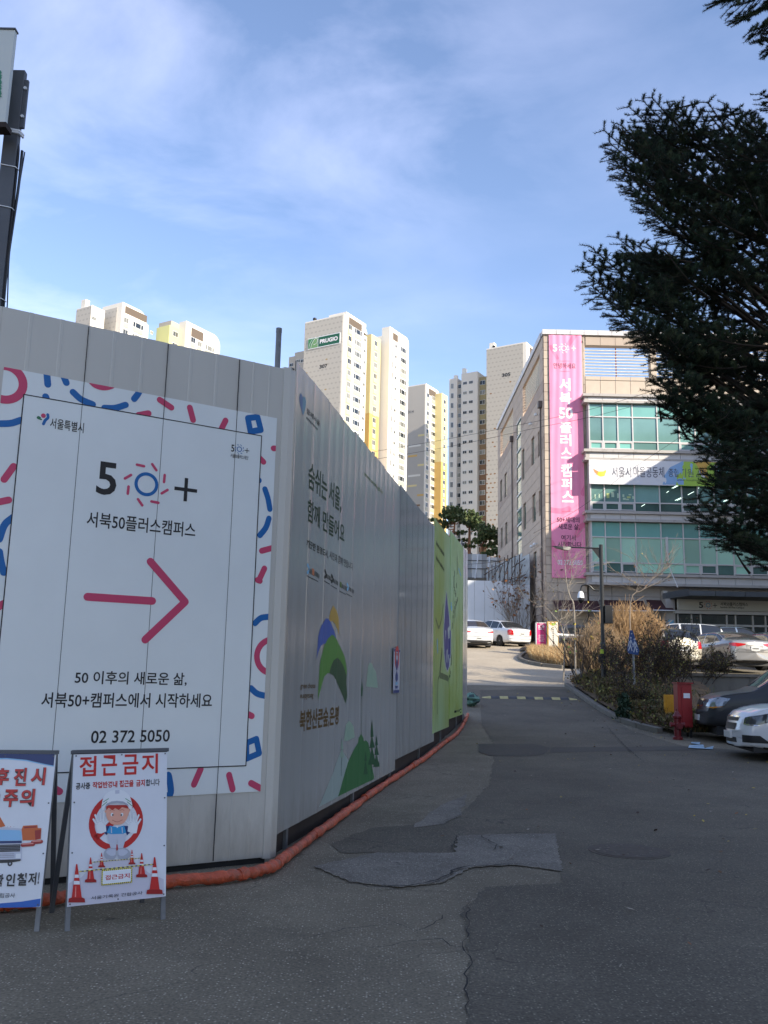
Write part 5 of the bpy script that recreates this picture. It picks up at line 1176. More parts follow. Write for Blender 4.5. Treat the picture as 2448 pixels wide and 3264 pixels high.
rbox(t7, A, 'lime_recess', x_c-4.2, x_c, y_c, y_c+3.6, -25, Lz, TW['lime']); rbox(t7, A, 'terrace_wall', x_c-4, x_c-.1, y_c+.5, y_c+3.4, Lz+.01, Lz+1.3, TW['tan'])
x_w, y_w = (PY(594, 1022, 199)-A).dot(E1), (PY(594, 1022, 199)-A).dot(E2); z_w = PY(594, 1022, 199).z - A.z
y_e = lp(A, 'r', x_w, 702, 1090)[0]
rbox(t7, A, 'wall', x_w-2.2, x_w, y_w, y_e-2.6, -25, z_w, TW['cream']); curve_end(t7, A, x_w-2.2, x_w, y_e-2.61, 2.6, z_w, TW['cream']); rbox(t7, A, 'wall', x_w-2.2, x_w-.01, y_e-2.59, y_e, -25, z_w-2.6, TW['cream'])
ya, yb_ = lp(A, 'r', x_w, 611, 1040)[0], lp(A, 'r', x_w, 648, 1070)[0]; rbox(t7, A, 'roof_opening_shade', x_w, x_w+.03, ya, yb_, z_w-3.2, z_w-1.0, TW['opshade'])
for px, py, key, off in ((402, 1022, 'a', 0), (440, 1040, 'b', 0), (483, 1058, 'c', .0)):
    y_, z_ = lp(A, 'r', off, px, py); tw(t7, A, key, 'r', y_, off, zcol(z_-.6, 4))
for px, py, key in ((615, 1085, 'a'), (636, 1098, 'a'), (668, 1112, 'b')):
    y_, z_ = lp(A, 'r', x_w, px, py); tw(t7, A, key, 'r', y_, x_w, zcol(z_-.6, 3))
y_, z_ = lp(A, 'r', x_c, 559, 1066); tw(t7, A, 'd', 'r', y_, x_c, zcol(z_-.6, 3))
p = PY(293, 972, 187); t8 = tower('cream block top with roof box at the left above the front hoarding', p, [('wall', lp(p, 'l', 0, 245, 985)[0], 0, 0, lp(p, 'r', 0, 318, 985)[0]+1.5, 0, [TW['cream']]), ('gable', lp(p, 'l', 0, 245, 985)[0]-.01, -.01, -.06, 0, -.2, [LENS])])
x_, z_ = lp(p, 'l', 0, 264, 965); rbox(t8, p, 'roof_box', x_-.9, x_+.5, .3, 1.5, .01, z_+.9, TW['cream']); y_, z_ = lp(p, 'r', 0, 299, 1015); tw(t8, p, 'e', 'r', y_, 0, zcol(z_-.5, 3))
# low end block left of 307
p = PY(971, 1118, 212); t9 = tower('low pale block with small windows tucked left of tower 307', p, [('wall', lp(p, 'l', 0, 940, 1124)[0], .0, 0, 6, 0, [TW['face']]), ('wall', lp(p, 'l', 0, 915, 1140)[0], lp(p, 'l', 0, 940, 1124)[0]-.01, .8, 6, lp(p, 'l', .8, 925, 1138)[1], [TW['face']])])
for px, py in ((951, 1151), (965, 1150), (923, 1160)): x_, z_ = lp(p, 'l', 0, px, py); tw(t9, p, 'e', 'l', x_, -.0 if px > 940 else .79, zcol(z_-.5, 4))
# ---------------------------------------------------------------- A-frame safety boards
def aboard(label, L0, ang, w, topz, lean, b0, prints, extra_leg=True):
    u = Vector((math.cos(ang), math.sin(ang), 0)); back = Vector((-u.y, u.x, 0)); v = (back*math.sin(lean) + Vector((0, 0, math.cos(lean)))).normalized()
    t = thing('safety_board', label, 'signboard', tuple(L0), 0, 'A-frame safety boards by the hoarding'); P = Plane(L0, u, v); H = topz/math.cos(lean); s = .028
    for a in (0, w-s): m = MB(); m.obox(P.at(a, 0, -.014), u*s, P.n*-.022, v*H); m.ob('leg', GALV, t, False)
    for b in (b0-.002, H-s): m = MB(); m.obox(P.at(s+.001, b, -.016), u*(w-2*s-.002), P.n*-.02, v*s); m.ob('rail', GALV, t, False)
    m = MB(); m.obox(P.at(-.006, H+.001, .006), u*(w+.012), P.n*-.05, v*.022); m.ob('top_rail', STEEL, t, False)
    for a in (0, w-s):       # rear legs
        p0 = P.at(a, H, -.04); p1 = Vector((L0.x, L0.y, 0)) + u*a + back*(.50); m = MB(); m.obox(p1, u*s, back*-.022, p0 - p1); m.ob('rear_leg', STEEL, t, False)
    m = MB(); m.obox(P.at(.004, b0, -.010), u*(w-.008), P.n*.010, v*(H-b0-.004)); bd = m.ob('board', mat('board_white', (.66, .68, .72), .35, var=(5, .04), dirt=(7, (.35, .34, .32), .72, .5)), t, False)
    prints(P, w, b0, H, bd)
    m = MB()
    for fa in (.03, .5, .97):
        for fb in (.015, .34, .67, .985):
            if fa == .5 and fb in (.34, .67): continue
            q = P.at(w*fa, b0+(H-b0)*fb, 0); m = MB(); m.tube([q, q+P.n*.004], .005, 6); m.ob('screw', STEEL, t, False)
    return P
RD = mat('sign_red_print', (.50, .02, .018), .4); RDD = mat('sign_dark_red', (.30, .012, .012), .4); SKIN = mat('print_skin', (.72, .36, .26), .4); HAIR = mat('print_hair', (.42, .03, .02), .4); WHP = mat('print_white', (.72, .74, .76), .4); GRY = mat('print_grey', (.36, .38, .44), .4); GRL = mat('print_pale_grey', (.50, .52, .60), .4)
CYB = mat('print_cyan', (.03, .28, .55), .4); DKB = mat('print_dark_blue', (.010, .028, .13), .4); MDB = mat('print_royal', (.006, .10, .42), .4); YLW = mat('print_yellow', (.70, .60, .05), .4); GRNP = mat('print_helmet_green', (.03, .26, .10), .4); ORP = mat('print_digger_orange', (.55, .11, .02), .4); LBW = mat('print_windscreen', (.24, .48, .72), .4); BLKP = mat('print_dark', (.02, .02, .025), .4); PINKW = mat('print_lilac_ground', (.55, .53, .60), .4)
D_ = lambda x, y: (x/2.9625, 2350+y/2.9625)
def cone(pr, cx, by, w, h, dl):
    q = lambda pts, m, e=0: pr.pxpoly([D_(cx+w*a, by-h*b) for a, b in pts], m, dl+e)
    q(((-.5,0),(.5,0),(.47,.10),(.30,.13),(-.30,.13),(-.47,.10)), RDD); q(((-.30,.12),(.30,.12),(.04,.98),(-.04,.98)), RD, .0002)
    q(((-.19,.46),(.19,.46),(.165,.55),(-.165,.55)), WHP, .0004); q(((-.135,.63),(.135,.63),(.11,.71),(-.11,.71)), WHP, .0004)
    q(((-.12,.14),(-.04,.14),(-.03,.42),(-.07,.42)), mat_pinkhi, .0005)
mat_pinkhi = mat('print_red_highlight', (.70, .25, .22), .4)
def print_stop(P, w, b0, H, bd):
    pr = Print(P, .0012)
    pr.pxpoly([D_(650,1380), D_(690,1355), D_(760,1330), D_(930,1150), D_(1230,1150), D_(1420,1290), D_(1545,1340), D_(1548,1505), D_(640,1600)], PINKW)
    c = P.uv(*D_(1098, 800)); e = P.uv(*D_(1350, 790)); r = abs(e[0]-c[0]); pr.ring(c, r, r*.79, RD, dl=.0004); a = math.radians(215)
    pr.stroke([(c[0]+r*.9*math.cos(math.radians(45)), c[1]+r*.9*math.sin(math.radians(45))), (c[0]+r*.9*math.cos(a), c[1]+r*.9*math.sin(a))], r*.2, RD, cap=False, dl=.0004)
    pr.ob('prohibition_ring', bd)
    pr = Print(P, .0030); q = lambda pts, m, e=0, sm=0: pr.pxpoly([D_(*p) for p in pts], m, e, sm)
    for s_ in (-1, 1):        # arms, gloves
        X = lambda x: 1103 + s_*(x)
        q([(X(60),835),(X(125),840),(X(150),880),(X(95),925)], DKB)
        q([(X(100),890),(X(110),800),(X(140),770),(X(205),800),(X(185),905),(X(150),910)], WHP, .0004)
        for (x0, y0, x1, y1) in ((115,820,75,785),(130,800,122,700),(155,790,160,718),(180,800,205,735),(195,820,222,775)):
            pr.pxstroke([D_(X(x0),y0), D_(X(x1),y1)], .0125, GRY, dl=.0005); pr.pxstroke([D_(X(x0),y0), D_(X(x1),y1)], .0105, WHP, dl=.0008)
    q([(1040,905),(1015,930),(1030,1000),(1045,1048),(1095,1048),(1103,960),(1112,1048),(1160,1046),(1178,985),(1188,925),(1165,905)], GRL, .001)
    q([(1035,835),(1005,900),(1045,915),(1160,912),(1190,900),(1170,832),(1105,850)], CYB, .0014); q([(1088,835),(1105,858),(1122,835)], WHP, .0018)
    for x in (1048, 1150): pr.pxstroke([D_(x,850), D_(x+4,905)], .006, GRL, cap=False, dl=.0018)
    for s_ in (-1, 1):
        q([(1103+s_*8,1050),(1103+s_*75,1045),(1103+s_*118,1075),(1103+s_*122,1110),(1103+s_*105,1145),(1103+s_*30,1152),(1103+s_*6,1115)], GRY, .0016, 2); q([(1103+s_*12,1060),(1103+s_*70,1058),(1103+s_*105,1085),(1103+s_*60,1120),(1103+s_*14,1110)], GRL, .0020, 2)
    q([(1005,660),(1000,740),(1030,800),(1070,826),(1140,824),(1180,795),(1208,740),(1208,655)], SKIN, .0016, 2)
    for s_ in (-1, 1):
        pr.disc(P.uv(*D_(1105+s_*108,700)), .008, SKIN, 12, dl=.0014); pr.disc(P.uv(*D_(1103+s_*47,730)), .0085, WHP, 16, ry=.0105, dl=.0020); pr.disc(P.uv(*D_(1103+s_*40,734)), .0046, BLKP, 14, ry=.0064, dl=.0024); pr.disc(P.uv(*D_(1103+s_*42-4,726)), .0016, WHP, 8, dl=.0028)
        pr.pxstroke([D_(1103+s_*25,692), D_(1103+s_*50,684), D_(1103+s_*68,694)], .0022, HAIR, dl=.0024)
    pr.pxstroke([D_(1058,782), D_(1105,800), D_(1155,780)], .002, RDD, dl=.0024)
    q([(1000,640),(1000,690),(1025,665),(1060,690),(1085,668),(1120,688),(1150,660),(1208,675),(1208,640)], HAIR, .0022)
    q([(955,665),(965,600),(990,545),(1040,508),(1103,497),(1165,506),(1215,545),(1238,600),(1248,660),(1225,685),(1180,620),(1103,600),(1025,620),(975,690)], WHP, .0026, 2)
    q([(985,665),(1003,628),(1050,606),(1103,600),(1160,606),(1205,632),(1215,655),(1160,625),(1103,620),(1040,628)], GRY, .0030)
    q([(1085,500),(1125,498),(1125,532),(1085,534)], GRL, .0032)
    for s_ in (-1, 1): pr.pxstroke([D_(1103+s_*80,580), D_(1103+s_*128,610)], .004, GRNP, dl=.0032); pr.pxstroke([D_(1103+s_*95,610), D_(1103+s_*140,648)], .004, GRNP, dl=.0032)
    pr.ob('worker_print', bd)
    pr = Print(P, .0064)
    for cx, by, w_, h_ in ((957,1228,68,140),(1243,1200,66,140),(853,1370,112,240),(1335,1322,108,232),(722,1560,160,370),(1457,1480,155,355)): cone(pr, cx, by, w_, h_, .0001*h_/100)
    for (a, b_, w_) in ((D_(868,1180), D_(1340,1140), .0035), (D_(745,1268), D_(1455,1198), .0055)):
        pa, pb = P.uv(*a), P.uv(*b_); n = 34
        for i in range(n):
            f0, f1 = i/n, (i+1)/n; pr.stroke([(pa[0]+(pb[0]-pa[0])*f0, pa[1]+(pb[1]-pa[1])*f0), (pa[0]+(pb[0]-pa[0])*f1, pa[1]+(pb[1]-pa[1])*f1)], w_, BLKP if i % 2 else YLW, cap=False, dl=.0012)
    pr.ob('cone_print', bd)
    pr = Print(P, .0084); qa = [P.uv(*D_(*p)) for p in ((958,1250),(1245,1232),(1245,1375),(958,1395))]; x0, x1, y1, y0 = qa[0][0], qa[1][0], (qa[0][1]+qa[1][1])/2, (qa[2][1]+qa[3][1])/2
    pr.poly([(x0,y0),(x1,y0),(x1,y1),(x0,y1)], YLW); n = 15
    for i in range(n):
        a = x0+(x1-x0)*i/n
        for yy in (y0, y1-.007): pr.poly([(a,yy),(a+.0045,yy),(a+.0075,yy+.007),(a+.003,yy+.007)], BLKP, .0004)
    for i in range(6):
        b_ = y0+.007+(y1-y0-.014)*i/6
        for xx in (x0, x1-.007): pr.poly([(xx,b_),(xx+.007,b_+.003),(xx+.007,b_+.0065),(xx,b_+.0035)], BLKP, .0004)
    pr.poly([(x0+.007,y0+.007),(x1-.007,y0+.007),(x1-.007,y1-.007),(x0+.007,y1-.007)], WHP, .0006)
    pr.pxtext('접근금지', D_(988,1350), D_(1220,1282), RD, .02, .0012); pr.ob('tape_plate_print', bd)
    pr = Print(P, .0016)
    for ch, a, b_ in (('접',(745,372),(912,176)),('근',(955,366),(1108,168)),('금',(1155,356),(1308,160)),('지',(1335,345),(1492,153))): pr.pxtext(ch, D_(*a), D_(*b_), RD, .02)
    pr.pxtext('공사중', D_(714,495), D_(852,425), BLKP, .03); pr.pxtext('작업반경내', D_(872,484), D_(1108,412), RD, .03); pr.pxtext('접근을', D_(1126,472), D_(1262,402), RD, .03); pr.pxtext('금지', D_(1284,466), D_(1368,398), RD, .03); pr.pxtext('합니다', D_(1376,462), D_(1508,392), BLKP, .018)
    pr.pxtext('서울기록원 건립공사', D_(856,1535), D_(1343,1452), BLKP, .006, .0055); pr.ob('lettering', bd)
L0 = PZ(209, 2971, 0)
aboard('white no-entry safety board with cartoon worker, red ring and traffic cones', L0, math.radians(31), .615, 1.018, math.radians(10), .138, print_stop)
def print_back(P, w, b0, H, bd):
    pr = Print(P, .0012, (.004, w-.006, b0, H)); q = lambda pts, m, e=0, sm=0: pr.pxpoly([D_(*p) for p in pts], m, e, sm)
    q([(-900,150),(518,146),(506,278),(420,262),(250,225),(60,208),(-300,215),(-900,330)], LBW); q([(-900,150),(518,146),(507,268),(420,252),(250,214),(60,196),(-300,205),(-900,310)], DKB, .0004)
    q([(385,1522),(382,1598),(-900,1690),(-900,1575),(0,1568),(200,1552)], MDB)
    q([(-60,640),(0,750),(52,840),(0,852),(-100,760)], ORP, .0004)
    q([(-260,860),(60,850),(200,862),(212,890),(208,1168),(-260,1195)], GRL, .0006); q([(-260,880),(0,872),(190,878),(204,900),(206,975),(-260,985)], LBW, .0010); q([(-260,985),(206,976),(206,1000),(-260,1008)], DKB, .0014)
    q([(-260,1020),(195,1010),(190,1078),(-260,1092)], BLKP, .0014); q([(-260,1165),(198,1150),(194,1168),(90,1185),(-260,1196)], BLKP, .0016)
    for k in range(3): pr.pxstroke([D_(-200,1108+k*16), D_(135,1100+k*15)], .0016, BLKP, cap=False, dl=.0018)
    for k in range(4): pr.pxstroke([D_(-250,1030+k*16), D_(190,1022+k*15)], .0012, GRY, cap=False, dl=.002)
    q([(150,1100),(198,1098),(195,1140),(148,1142)], WHP, .0018); c = P.uv(*D_(95,1192)); pr.disc(c, .0145, BLKP, 18, ry=.0155, dl=.0004); pr.disc(c, .006, GRY, 12, dl=.0012)
    for x in (70, 100, 132): pr.disc(P.uv(*D_(x,845)), .0022, RD if x == 100 else GRY, 8, dl=.001)
    q([(205,868),(220,835),(355,828),(358,858),(392,858),(386,960),(340,970),(214,975)], ORP, .0020); q([(330,880),(388,872),(384,955),(335,968)], RDD, .0022); q([(228,845),(345,838),(346,852),(228,860)], RDD, .0023)
    for x0, x1, y in ((215,330,1010),(310,405,985)): pr.pxstroke([D_(x0,y+8), D_(x1-15,y)], .022, RDD, dl=.0026); pr.pxstroke([D_(x0,y-2), D_(x1-18,y-8)], .007, mat_pinkhi, dl=.003)
    pr.ob('truck_print', bd)
    for m_, off, bo in ((BLKP, 0, .05), (RD, .0006, .022)):
        pr = Print(P, .0046+off, (.004, w-.006, b0, H))
        for ch, a, b_ in (('후',(-60,452),(98,292)),('진',(122,460),(262,288)),('시',(284,452),(440,284)),('상',(-120,668),(8,500)),('주',(25,660),(182,492)),('의',(182,655),(338,486))): pr.pxtext(ch, D_(*a), D_(*b_), m_, bo)
        pr.ob('lettering', bd)
    pr = Print(P, .0046, (.004, w-.006, b0, H))
    for ch, a, b_ in (('확',(-50,1410),(40,1290)),('인',(50,1408),(150,1285)),('철',(155,1402),(260,1280)),('저',(262,1395),(350,1275)),('!',(355,1385),(378,1272))): pr.pxtext(ch, D_(*a), D_(*b_), BLKP, .03)
    pr.pxtext('서울기록원 건립공사', D_(-320,1520), D_(146,1470), BLKP, .006); pr.ob('lettering', bd)
R0 = PZ(122, 2971, 0); an = math.radians(9); L0 = R0 - Vector((math.cos(an), math.sin(an), 0))*.615
def clipprint(P, w, b0, H, bd): print_back(P, w, b0, H, bd)
aboard('white reversing-vehicle safety board with blue bands and orange digger, cut by left edge', L0, an, .615, 1.02, math.radians(6), .138, clipprint)

# ---------------------------------------------------------------- steel sign post at the far left
SBX = 7.2
t = thing('sign_post', 'dark grey steel post with cables rising behind the hoarding at far left', 'sign post', tuple(PY(30, 1000, SBX)).__class__((PY(30, 1000, SBX).x, SBX, 0)))
pA, pB = PY(74, 222, SBX), PY(8, 975, SBX); lf, rt = PY(34, 215, SBX).x, PY(79, 228, SBX).x
px_ = (lf+rt)/2; hw = (rt-lf)/2
m = MB(); m.box(px_-hw, px_+hw, SBX, SBX+.06, 0, PY(60, 222, SBX).z); o = m.ob('post', STEEL, t, False); bevel(o, .006)
m = MB(); m.box(px_+hw+.0, px_+hw+.035, SBX+.012, SBX+.04, PY(80, 404, SBX).z, PY(90, 252, SBX).z); m.ob('mounting_plate', STEEL, t, False)
for y in (280, 370): p = PY(84, y, SBX); m = MB(); m.tube([Vector((px_+hw+.018, SBX+.02, p.z)), Vector((px_+hw+.018, SBX-.005, p.z))], .014, 10); m.ob('bolt', WHITE, t, False)
for y in (415, 422, 530, 660, 950):
    p = PY(40, y, SBX).z; r = .012 if y < 500 else .005; m = MB(); m.tube([Vector((px_-hw-.01, SBX-.006, p+.02)), Vector((px_+hw+.012, SBX-.008, p-.01)), Vector((px_+hw+.02, SBX+.06, p-.01))], r, 5); m.ob('cable_tie', WHITE, t, False)
for k, dx_ in enumerate((.008, .03, .045)):
    pts = [Vector((px_+hw+dx_*(.5+.5*math.sin(k+j*1.1)), SBX+.03+.02*k, PY(60, 470, SBX).z - j*.35)) for j in range(8)]
    if k == 0: pts.insert(0, pts[0]+Vector((-.03, .02, .06)))
    m = MB(); m.tube(smooth_pts(pts), .013 if k < 2 else .006, 5); m.ob('cable', BLACKP, t, False)
q0, q1 = PY(45, 95, 7.0), PY(18, 392, 7.0)
t = thing('street_sign_board', 'pale sign board with green tree print fixed to the steel post', 'sign', (q0.x-1, 7.05, q1.z))
m = MB(); m.box(q0.x-1.9, (q0.x+q1.x)/2+.0, 7.0, 7.05, q1.z, q0.z); o = m.ob('board', mat('sign_pale', (.52, .55, .52), .4), t, False)
m = MB(); m.box(q0.x-1.95, (q0.x+q1.x)/2+.02, 6.98, 7.10, q1.z-.05, q1.z-.002); m.ob('frame', RUST, t, False)
m = MB(); m.box(q0.x-1.92, (q0.x+q1.x)/2+.008, 6.99, 7.06, q0.z+.001, q0.z+.015); m.ob('frame', STEEL, t, False)
Ps = Plane((0, 7.0, 0), (1, 0, 0)); pr = Print(Ps, .003)
for k in range(5): y = 228+k*17; pr.pxpoly([(-18, y-16), (3+(k % 3)*1.5, y-2), (6, y+4), (2, y+9), (8-(k % 2)*3, y+14), (-20, y+14)], mat('print_tree_green', (.03, .22, .12), .5) if k < 1 else bpy.data.materials['print_tree_green'], .0003*k)
pr.ob('tree_print', o)

# ---------------------------------------------------------------- kerbs, planted bed, retaining wall, lot
KERB = mat('kerb_concrete', (.135, .122, .10), .85, var=(3, .2), dirt=(5, (.06, .055, .05), .58, .6))
def kerb(pts, label, h=.13, w=.15, ln=1.0):
    t = thing('kerb', label, 'kerb', (pts[0].x, pts[0].y, tz(pts[0].x, pts[0].y)))
    out = [pts[0]]; acc = 0
    P = [Vector((p.x, p.y)) for p in smooth_pts([Vector((p.x, p.y, 0)) for p in pts], 12)]
    d = 0; cur = P[0]; stones = [cur]
    for q in P[1:]:
        while (q-cur).length >= ln: cur = cur + (q-cur).normalized()*ln; stones.append(cur)
    for a, b in zip(stones, stones[1:]):
        dd = (b-a).normalized(); nn = Vector((-dd.y, dd.x)); a2 = a + dd*.006; b2 = b - dd*.006; vs = []
        for z_ in (-.15, h):
            for p, s_ in ((a2, 0), (b2, 0), (b2, -1), (a2, -1)): c = p + nn*w*s_; vs.append((c.x, c.y, tz(p.x, p.y) + z_))
        m = MB(); m.add(vs, [(0,3,2,1),(4,5,6,7),(0,1,5,4),(1,2,6,5),(2,3,7,6),(3,0,4,7)]); o = m.ob('kerbstone', KERB, t, False); bevel(o, .015, 1)
    return stones
KP = [PT(*p) for p in ((1812, 2188), (1850, 2215), (1900, 2250), (1950, 2280), (2000, 2307), (2060, 2325), (2135, 2343))]
kerb(KP, 'low concrete kerb edging the planted bed beside the lane')
SOIL = mat('leafy_soil', (.085, .06, .035), .95, var=(2.5, .45, (.16, .10, .05)), bump=(12, .8))
back = [Vector((8.6, 34.0, 0)), Vector((9.3, 33.2, 0)), Vector((9.9, 32.2, 0)), Vector((10.4, 31.3, 0)), Vector((10.8, 30.6, 0)), Vector((10.4, 28.5, 0)), Vector((8.6, 25.2, 0))]
bz = [1.75, 1.8, 1.8, 1.78, 1.6, 1.3, .65]
ks = [Vector((p.x, p.y, 0)) + Vector((.12, .06, 0)) for p in KP]; vs = []; n = 9
for i in range(7):
    for j in range(n):
        f = j/(n-1); p = ks[i].lerp(back[i], f); z0 = tz(ks[i].x, ks[i].y)+.11; z = z0 + (bz[i]-z0)*(f**.8) + .12*math.sin(f*math.pi) + random.uniform(-.04, .04)*math.sin(f*math.pi); vs.append((p.x, p.y, z))
bed = link('planted_bed', np_mesh('planted_bed', vs, [(i*n+j, i*n+j+1, (i+1)*n+j+1, (i+1)*n+j) for i in range(6) for j in range(n-1)], SOIL, smooth=True)); fix_normals(bed); tag(bed, 'leaf strewn soil of the planted bed', kind='structure')
def bedz(x, y):      # height on the bed near (x, y)
    best = min(((v[0]-x)**2+(v[1]-y)**2, v[2]) for v in vs); return best[1]
BEDV = list(vs)
def bz_at(x, y): return min(((v[0]-x)**2+(v[1]-y)**2, v[2]) for v in BEDV)[1]
CW = mat('stained_concrete', (.13, .125, .11), .9, var=(1.2, .25), dirt=(2.2, (.03, .03, .026), .50, .8), scalevec=(1, 1, .3))
t = thing('retaining_wall', 'low stained concrete retaining wall below the upper parking', 'wall', (17, 30.5, .5))
for k in range(9): m = MB(); x0 = 9.9 + k*2.5; m.box(x0, x0+2.49, 30.42, 30.75, .3, 1.76); m.ob('wall_panel', CW, t, False)
m = MB(); m.box(9.88, 32.4, 30.36, 30.80, 1.762, 1.86); m.ob('coping', KERB, t, False)
# upper lot surface
dr = [(9.9, 30.9), (26, 30.9), (26, 53.8), (10.2, 53.8), (9.7, 44), (10.4, 38)]
drape('upper_lot', dr, ASPH, .006)
# grass island with kerb
IK = [PT(*p) for p in ((1688, 2082), (1666, 2094), (1662, 2104), (1690, 2116), (1740, 2126), (1800, 2132), (1850, 2136))]
IKP = [Vector((p.x, p.y, 0)) for p in IK]
kerb(IK, 'curved pale concrete kerb around the dry grass island', .15, .18)
isl = drape('grass_island', [(p.x+.15, p.y+.12) for p in IK] + [(9.9, 39), (9.9, 50), (8.4, 51.5), (7.2, 47)], SOIL, .12)
# ---------------------------------------------------------------- speed bump
bl, br = PT(1537, 2224), PT(1832, 2226)
t = thing('speed_bump', 'yellow and black rubber speed bump across the lane', 'speed bump', (bl.x, bl.y, tz(bl.x, bl.y)))
YR = mat('bump_yellow', (.46, .39, .17), .7, var=(6, .2), dirt=(8, (.12, .11, .09), .55, .6)); BR = mat('bump_black', (.06, .06, .062), .7, var=(6, .3))
nseg = 11; wx_ = (br.x - bl.x)/nseg; hh = .35
for k in range(nseg):
    x0, x1 = bl.x + k*wx_, bl.x + (k+1)*wx_ - .012; yb_ = bl.y; h0 = .055
    prof = [(-hh/2, 0), (-hh/3, .03), (-hh/6, .05), (0, h0), (hh/6, .05), (hh/3, .03), (hh/2, 0)]
    s0 = .25 if k == 0 else 1; s1 = .25 if k == nseg-1 else 1; vs = []
    for xx, sc in ((x0, s0), (x1, s1)):
        for p, z in prof: vs.append((xx, yb_+p*(.35+.65*sc if sc < 1 else 1), tz(xx, yb_+p)+.006+z*sc))
    m = MB(); q = len(prof); m.add(vs, [(i, q+i, q+i+1, i+1) for i in range(q-1)] + [tuple(range(q)), tuple(range(2*q-1, q-1, -1))]); m.ob('rubber_segment', YR if k % 2 == 0 else BR, t, False)
# ---------------------------------------------------------------- street lamp with dome camera
LD = 30.; lb = PY(1925, 2180, LD); lt = PY(1911, 1738, LD); lz = 1.35
DP = mat('lamp_dark_grey', (.018, .020, .022), .4, .3)
t = thing('street_lamp', 'dark street lamp with side arm, dome camera arm and control box', 'street lamp', (lb.x, LD, lz))
lx = lb.x; ht = lt.z - lz; R = .066
m = MB(); m.lathe((0, 0, 0), [(.085, -.2), (.085, 1.4), (.066, 1.45), (.066, ht)], 14); m.ob('pole', DP, t)
m = MB(); m.lathe((0, 0, ht-.0), [(.07, 0), (.07, .02)], 14); m.ob('cap', DP, t)
za_ = PY(1860, 1745, LD).z - lz; xe = PY(1810, 1745, LD).x - lx
m = MB(); m.tube([Vector((-.06, 0, za_-.02)), Vector((xe, 0, za_))], .025, 8); m.ob('arm', DP, t)
m = MB(); m.add([(-.06, -.02, za_-.05), (-.06, -.02, za_-.36), (-.3, -.02, za_-.04), (-.06, .02, za_-.05), (-.06, .02, za_-.36), (-.3, .02, za_-.04)], [(0, 1, 2), (5, 4, 3), (0, 3, 4, 1), (1, 4, 5, 2), (2, 5, 3, 0)]); m.ob('bracket', DP, t)
h0, h1 = PY(1822, 1748, LD), PY(1757, 1738, LD); hz = h0.z - lz
m = MB(); xa, xb = xe+.1, h1.x - lx
prof = [(xa, .03, -.035, .04), (xa-.10, .07, -.075, .05), (xa-.28, .11, -.05, .045), (xa-.5, .10, .0, .06), (xb+.1, .06, .04, .065), (xb, .02, .06, .065)]
vs = []
for x, hw_, zb_, zt_ in prof: vs += [(x, -hw_, hz+zb_), (x, hw_, hz+zb_), (x, hw_*.8, hz+zt_), (x, -hw_*.8, hz+zt_)]
q = len(prof); m.add(vs, [(4*i+j, 4*i+(j+1) % 4, 4*i+4+(j+1) % 4, 4*i+4+j) for i in range(q-1) for j in range(4)] + [(0, 1, 2, 3), (4*q-1, 4*q-2, 4*q-3, 4*q-4)]); fix_normals(m.ob('lamp_head', DP, t))
m = MB(); m.add([(xa-.45, -.06, hz+.0), (xb+.15, -.04, hz+.03), (xb+.15, .04, hz+.03), (xa-.45, .06, hz-.0)], [(0, 1, 2, 3)]); m.v = [(x, y, z-.012) for x, y, z in m.v]; m.ob('lens', WHITE, t)
pts = [PY(x, y, LD) - Vector((lx, LD, lz)) for x, y in ((1910, 1883), (1893, 1880), (1880, 1868), (1868, 1864), (1857, 1866), (1852, 1874), (1851, 1886))]
m = MB(); m.tube(smooth_pts([Vector((p.x, 0, p.z)) for p in pts]), .026, 8); m.ob('camera_arm', DP, t)
m = MB(); p, q = PY(1880, 1869, LD), PY(1908, 1869, LD); m.tube([Vector((p.x-lx, 0, p.z-lz)), Vector((q.x-lx, 0, q.z-lz))], .008, 5); m.ob('arm_brace', DP, t)
c = PY(1851, 1886, LD); cx_, cz_ = c.x-lx, c.z-lz
m = MB(); m.lathe((cx_, 0, cz_), [(.03, .02), (.07, -.01), (.10, -.08), (.115, -.20), (.12, -.215), (.10, -.22)], 16); m.ob('camera_housing', WHITE, t, smooth=True)
m = MB(); m.lathe((cx_, 0, cz_-.22), [(.10, .0), (.10, -.06), (.085, -.12), (.05, -.16), (.0, -.17)], 16); m.ob('camera_dome', mat('black_dome', (.01, .01, .012), .08), t, smooth=True)
a, b_ = PY(1925, 1930, LD), PY(1951, 1988, LD); m = MB(); m.box(a.x-lx-.0, b_.x-lx, -.12, .14, b_.z-lz, a.z-lz); bevel(m.ob('control_box', BLACKP, t), .012)
m = MB(); a, b_ = PY(1907, 1950, LD), PY(1915, 1988, LD); m.box(a.x-lx, b_.x-lx-.02, -.09, -.075, b_.z-lz, a.z-lz); m.ob('cable_wrap', mat('wood_strip', (.32, .20, .10), .8), t)
a, b_ = PY(1913, 2070, LD), PY(1922, 2084, LD); m = MB(); m.box(a.x-lx-.02, b_.x-lx, -.11, -.088, b_.z-lz, a.z-lz); m.ob('sticker', mat('sticker_yellow_green', (.40, .50, .04), .6), t)
a, b_ = PY(1911, 2088, LD), PY(1918, 2112, LD); m = MB(); m.box(a.x-lx-.05, b_.x-lx-.02, -.10, -.0, b_.z-lz, a.z-lz); m.ob('hatch', BLACKP, t)
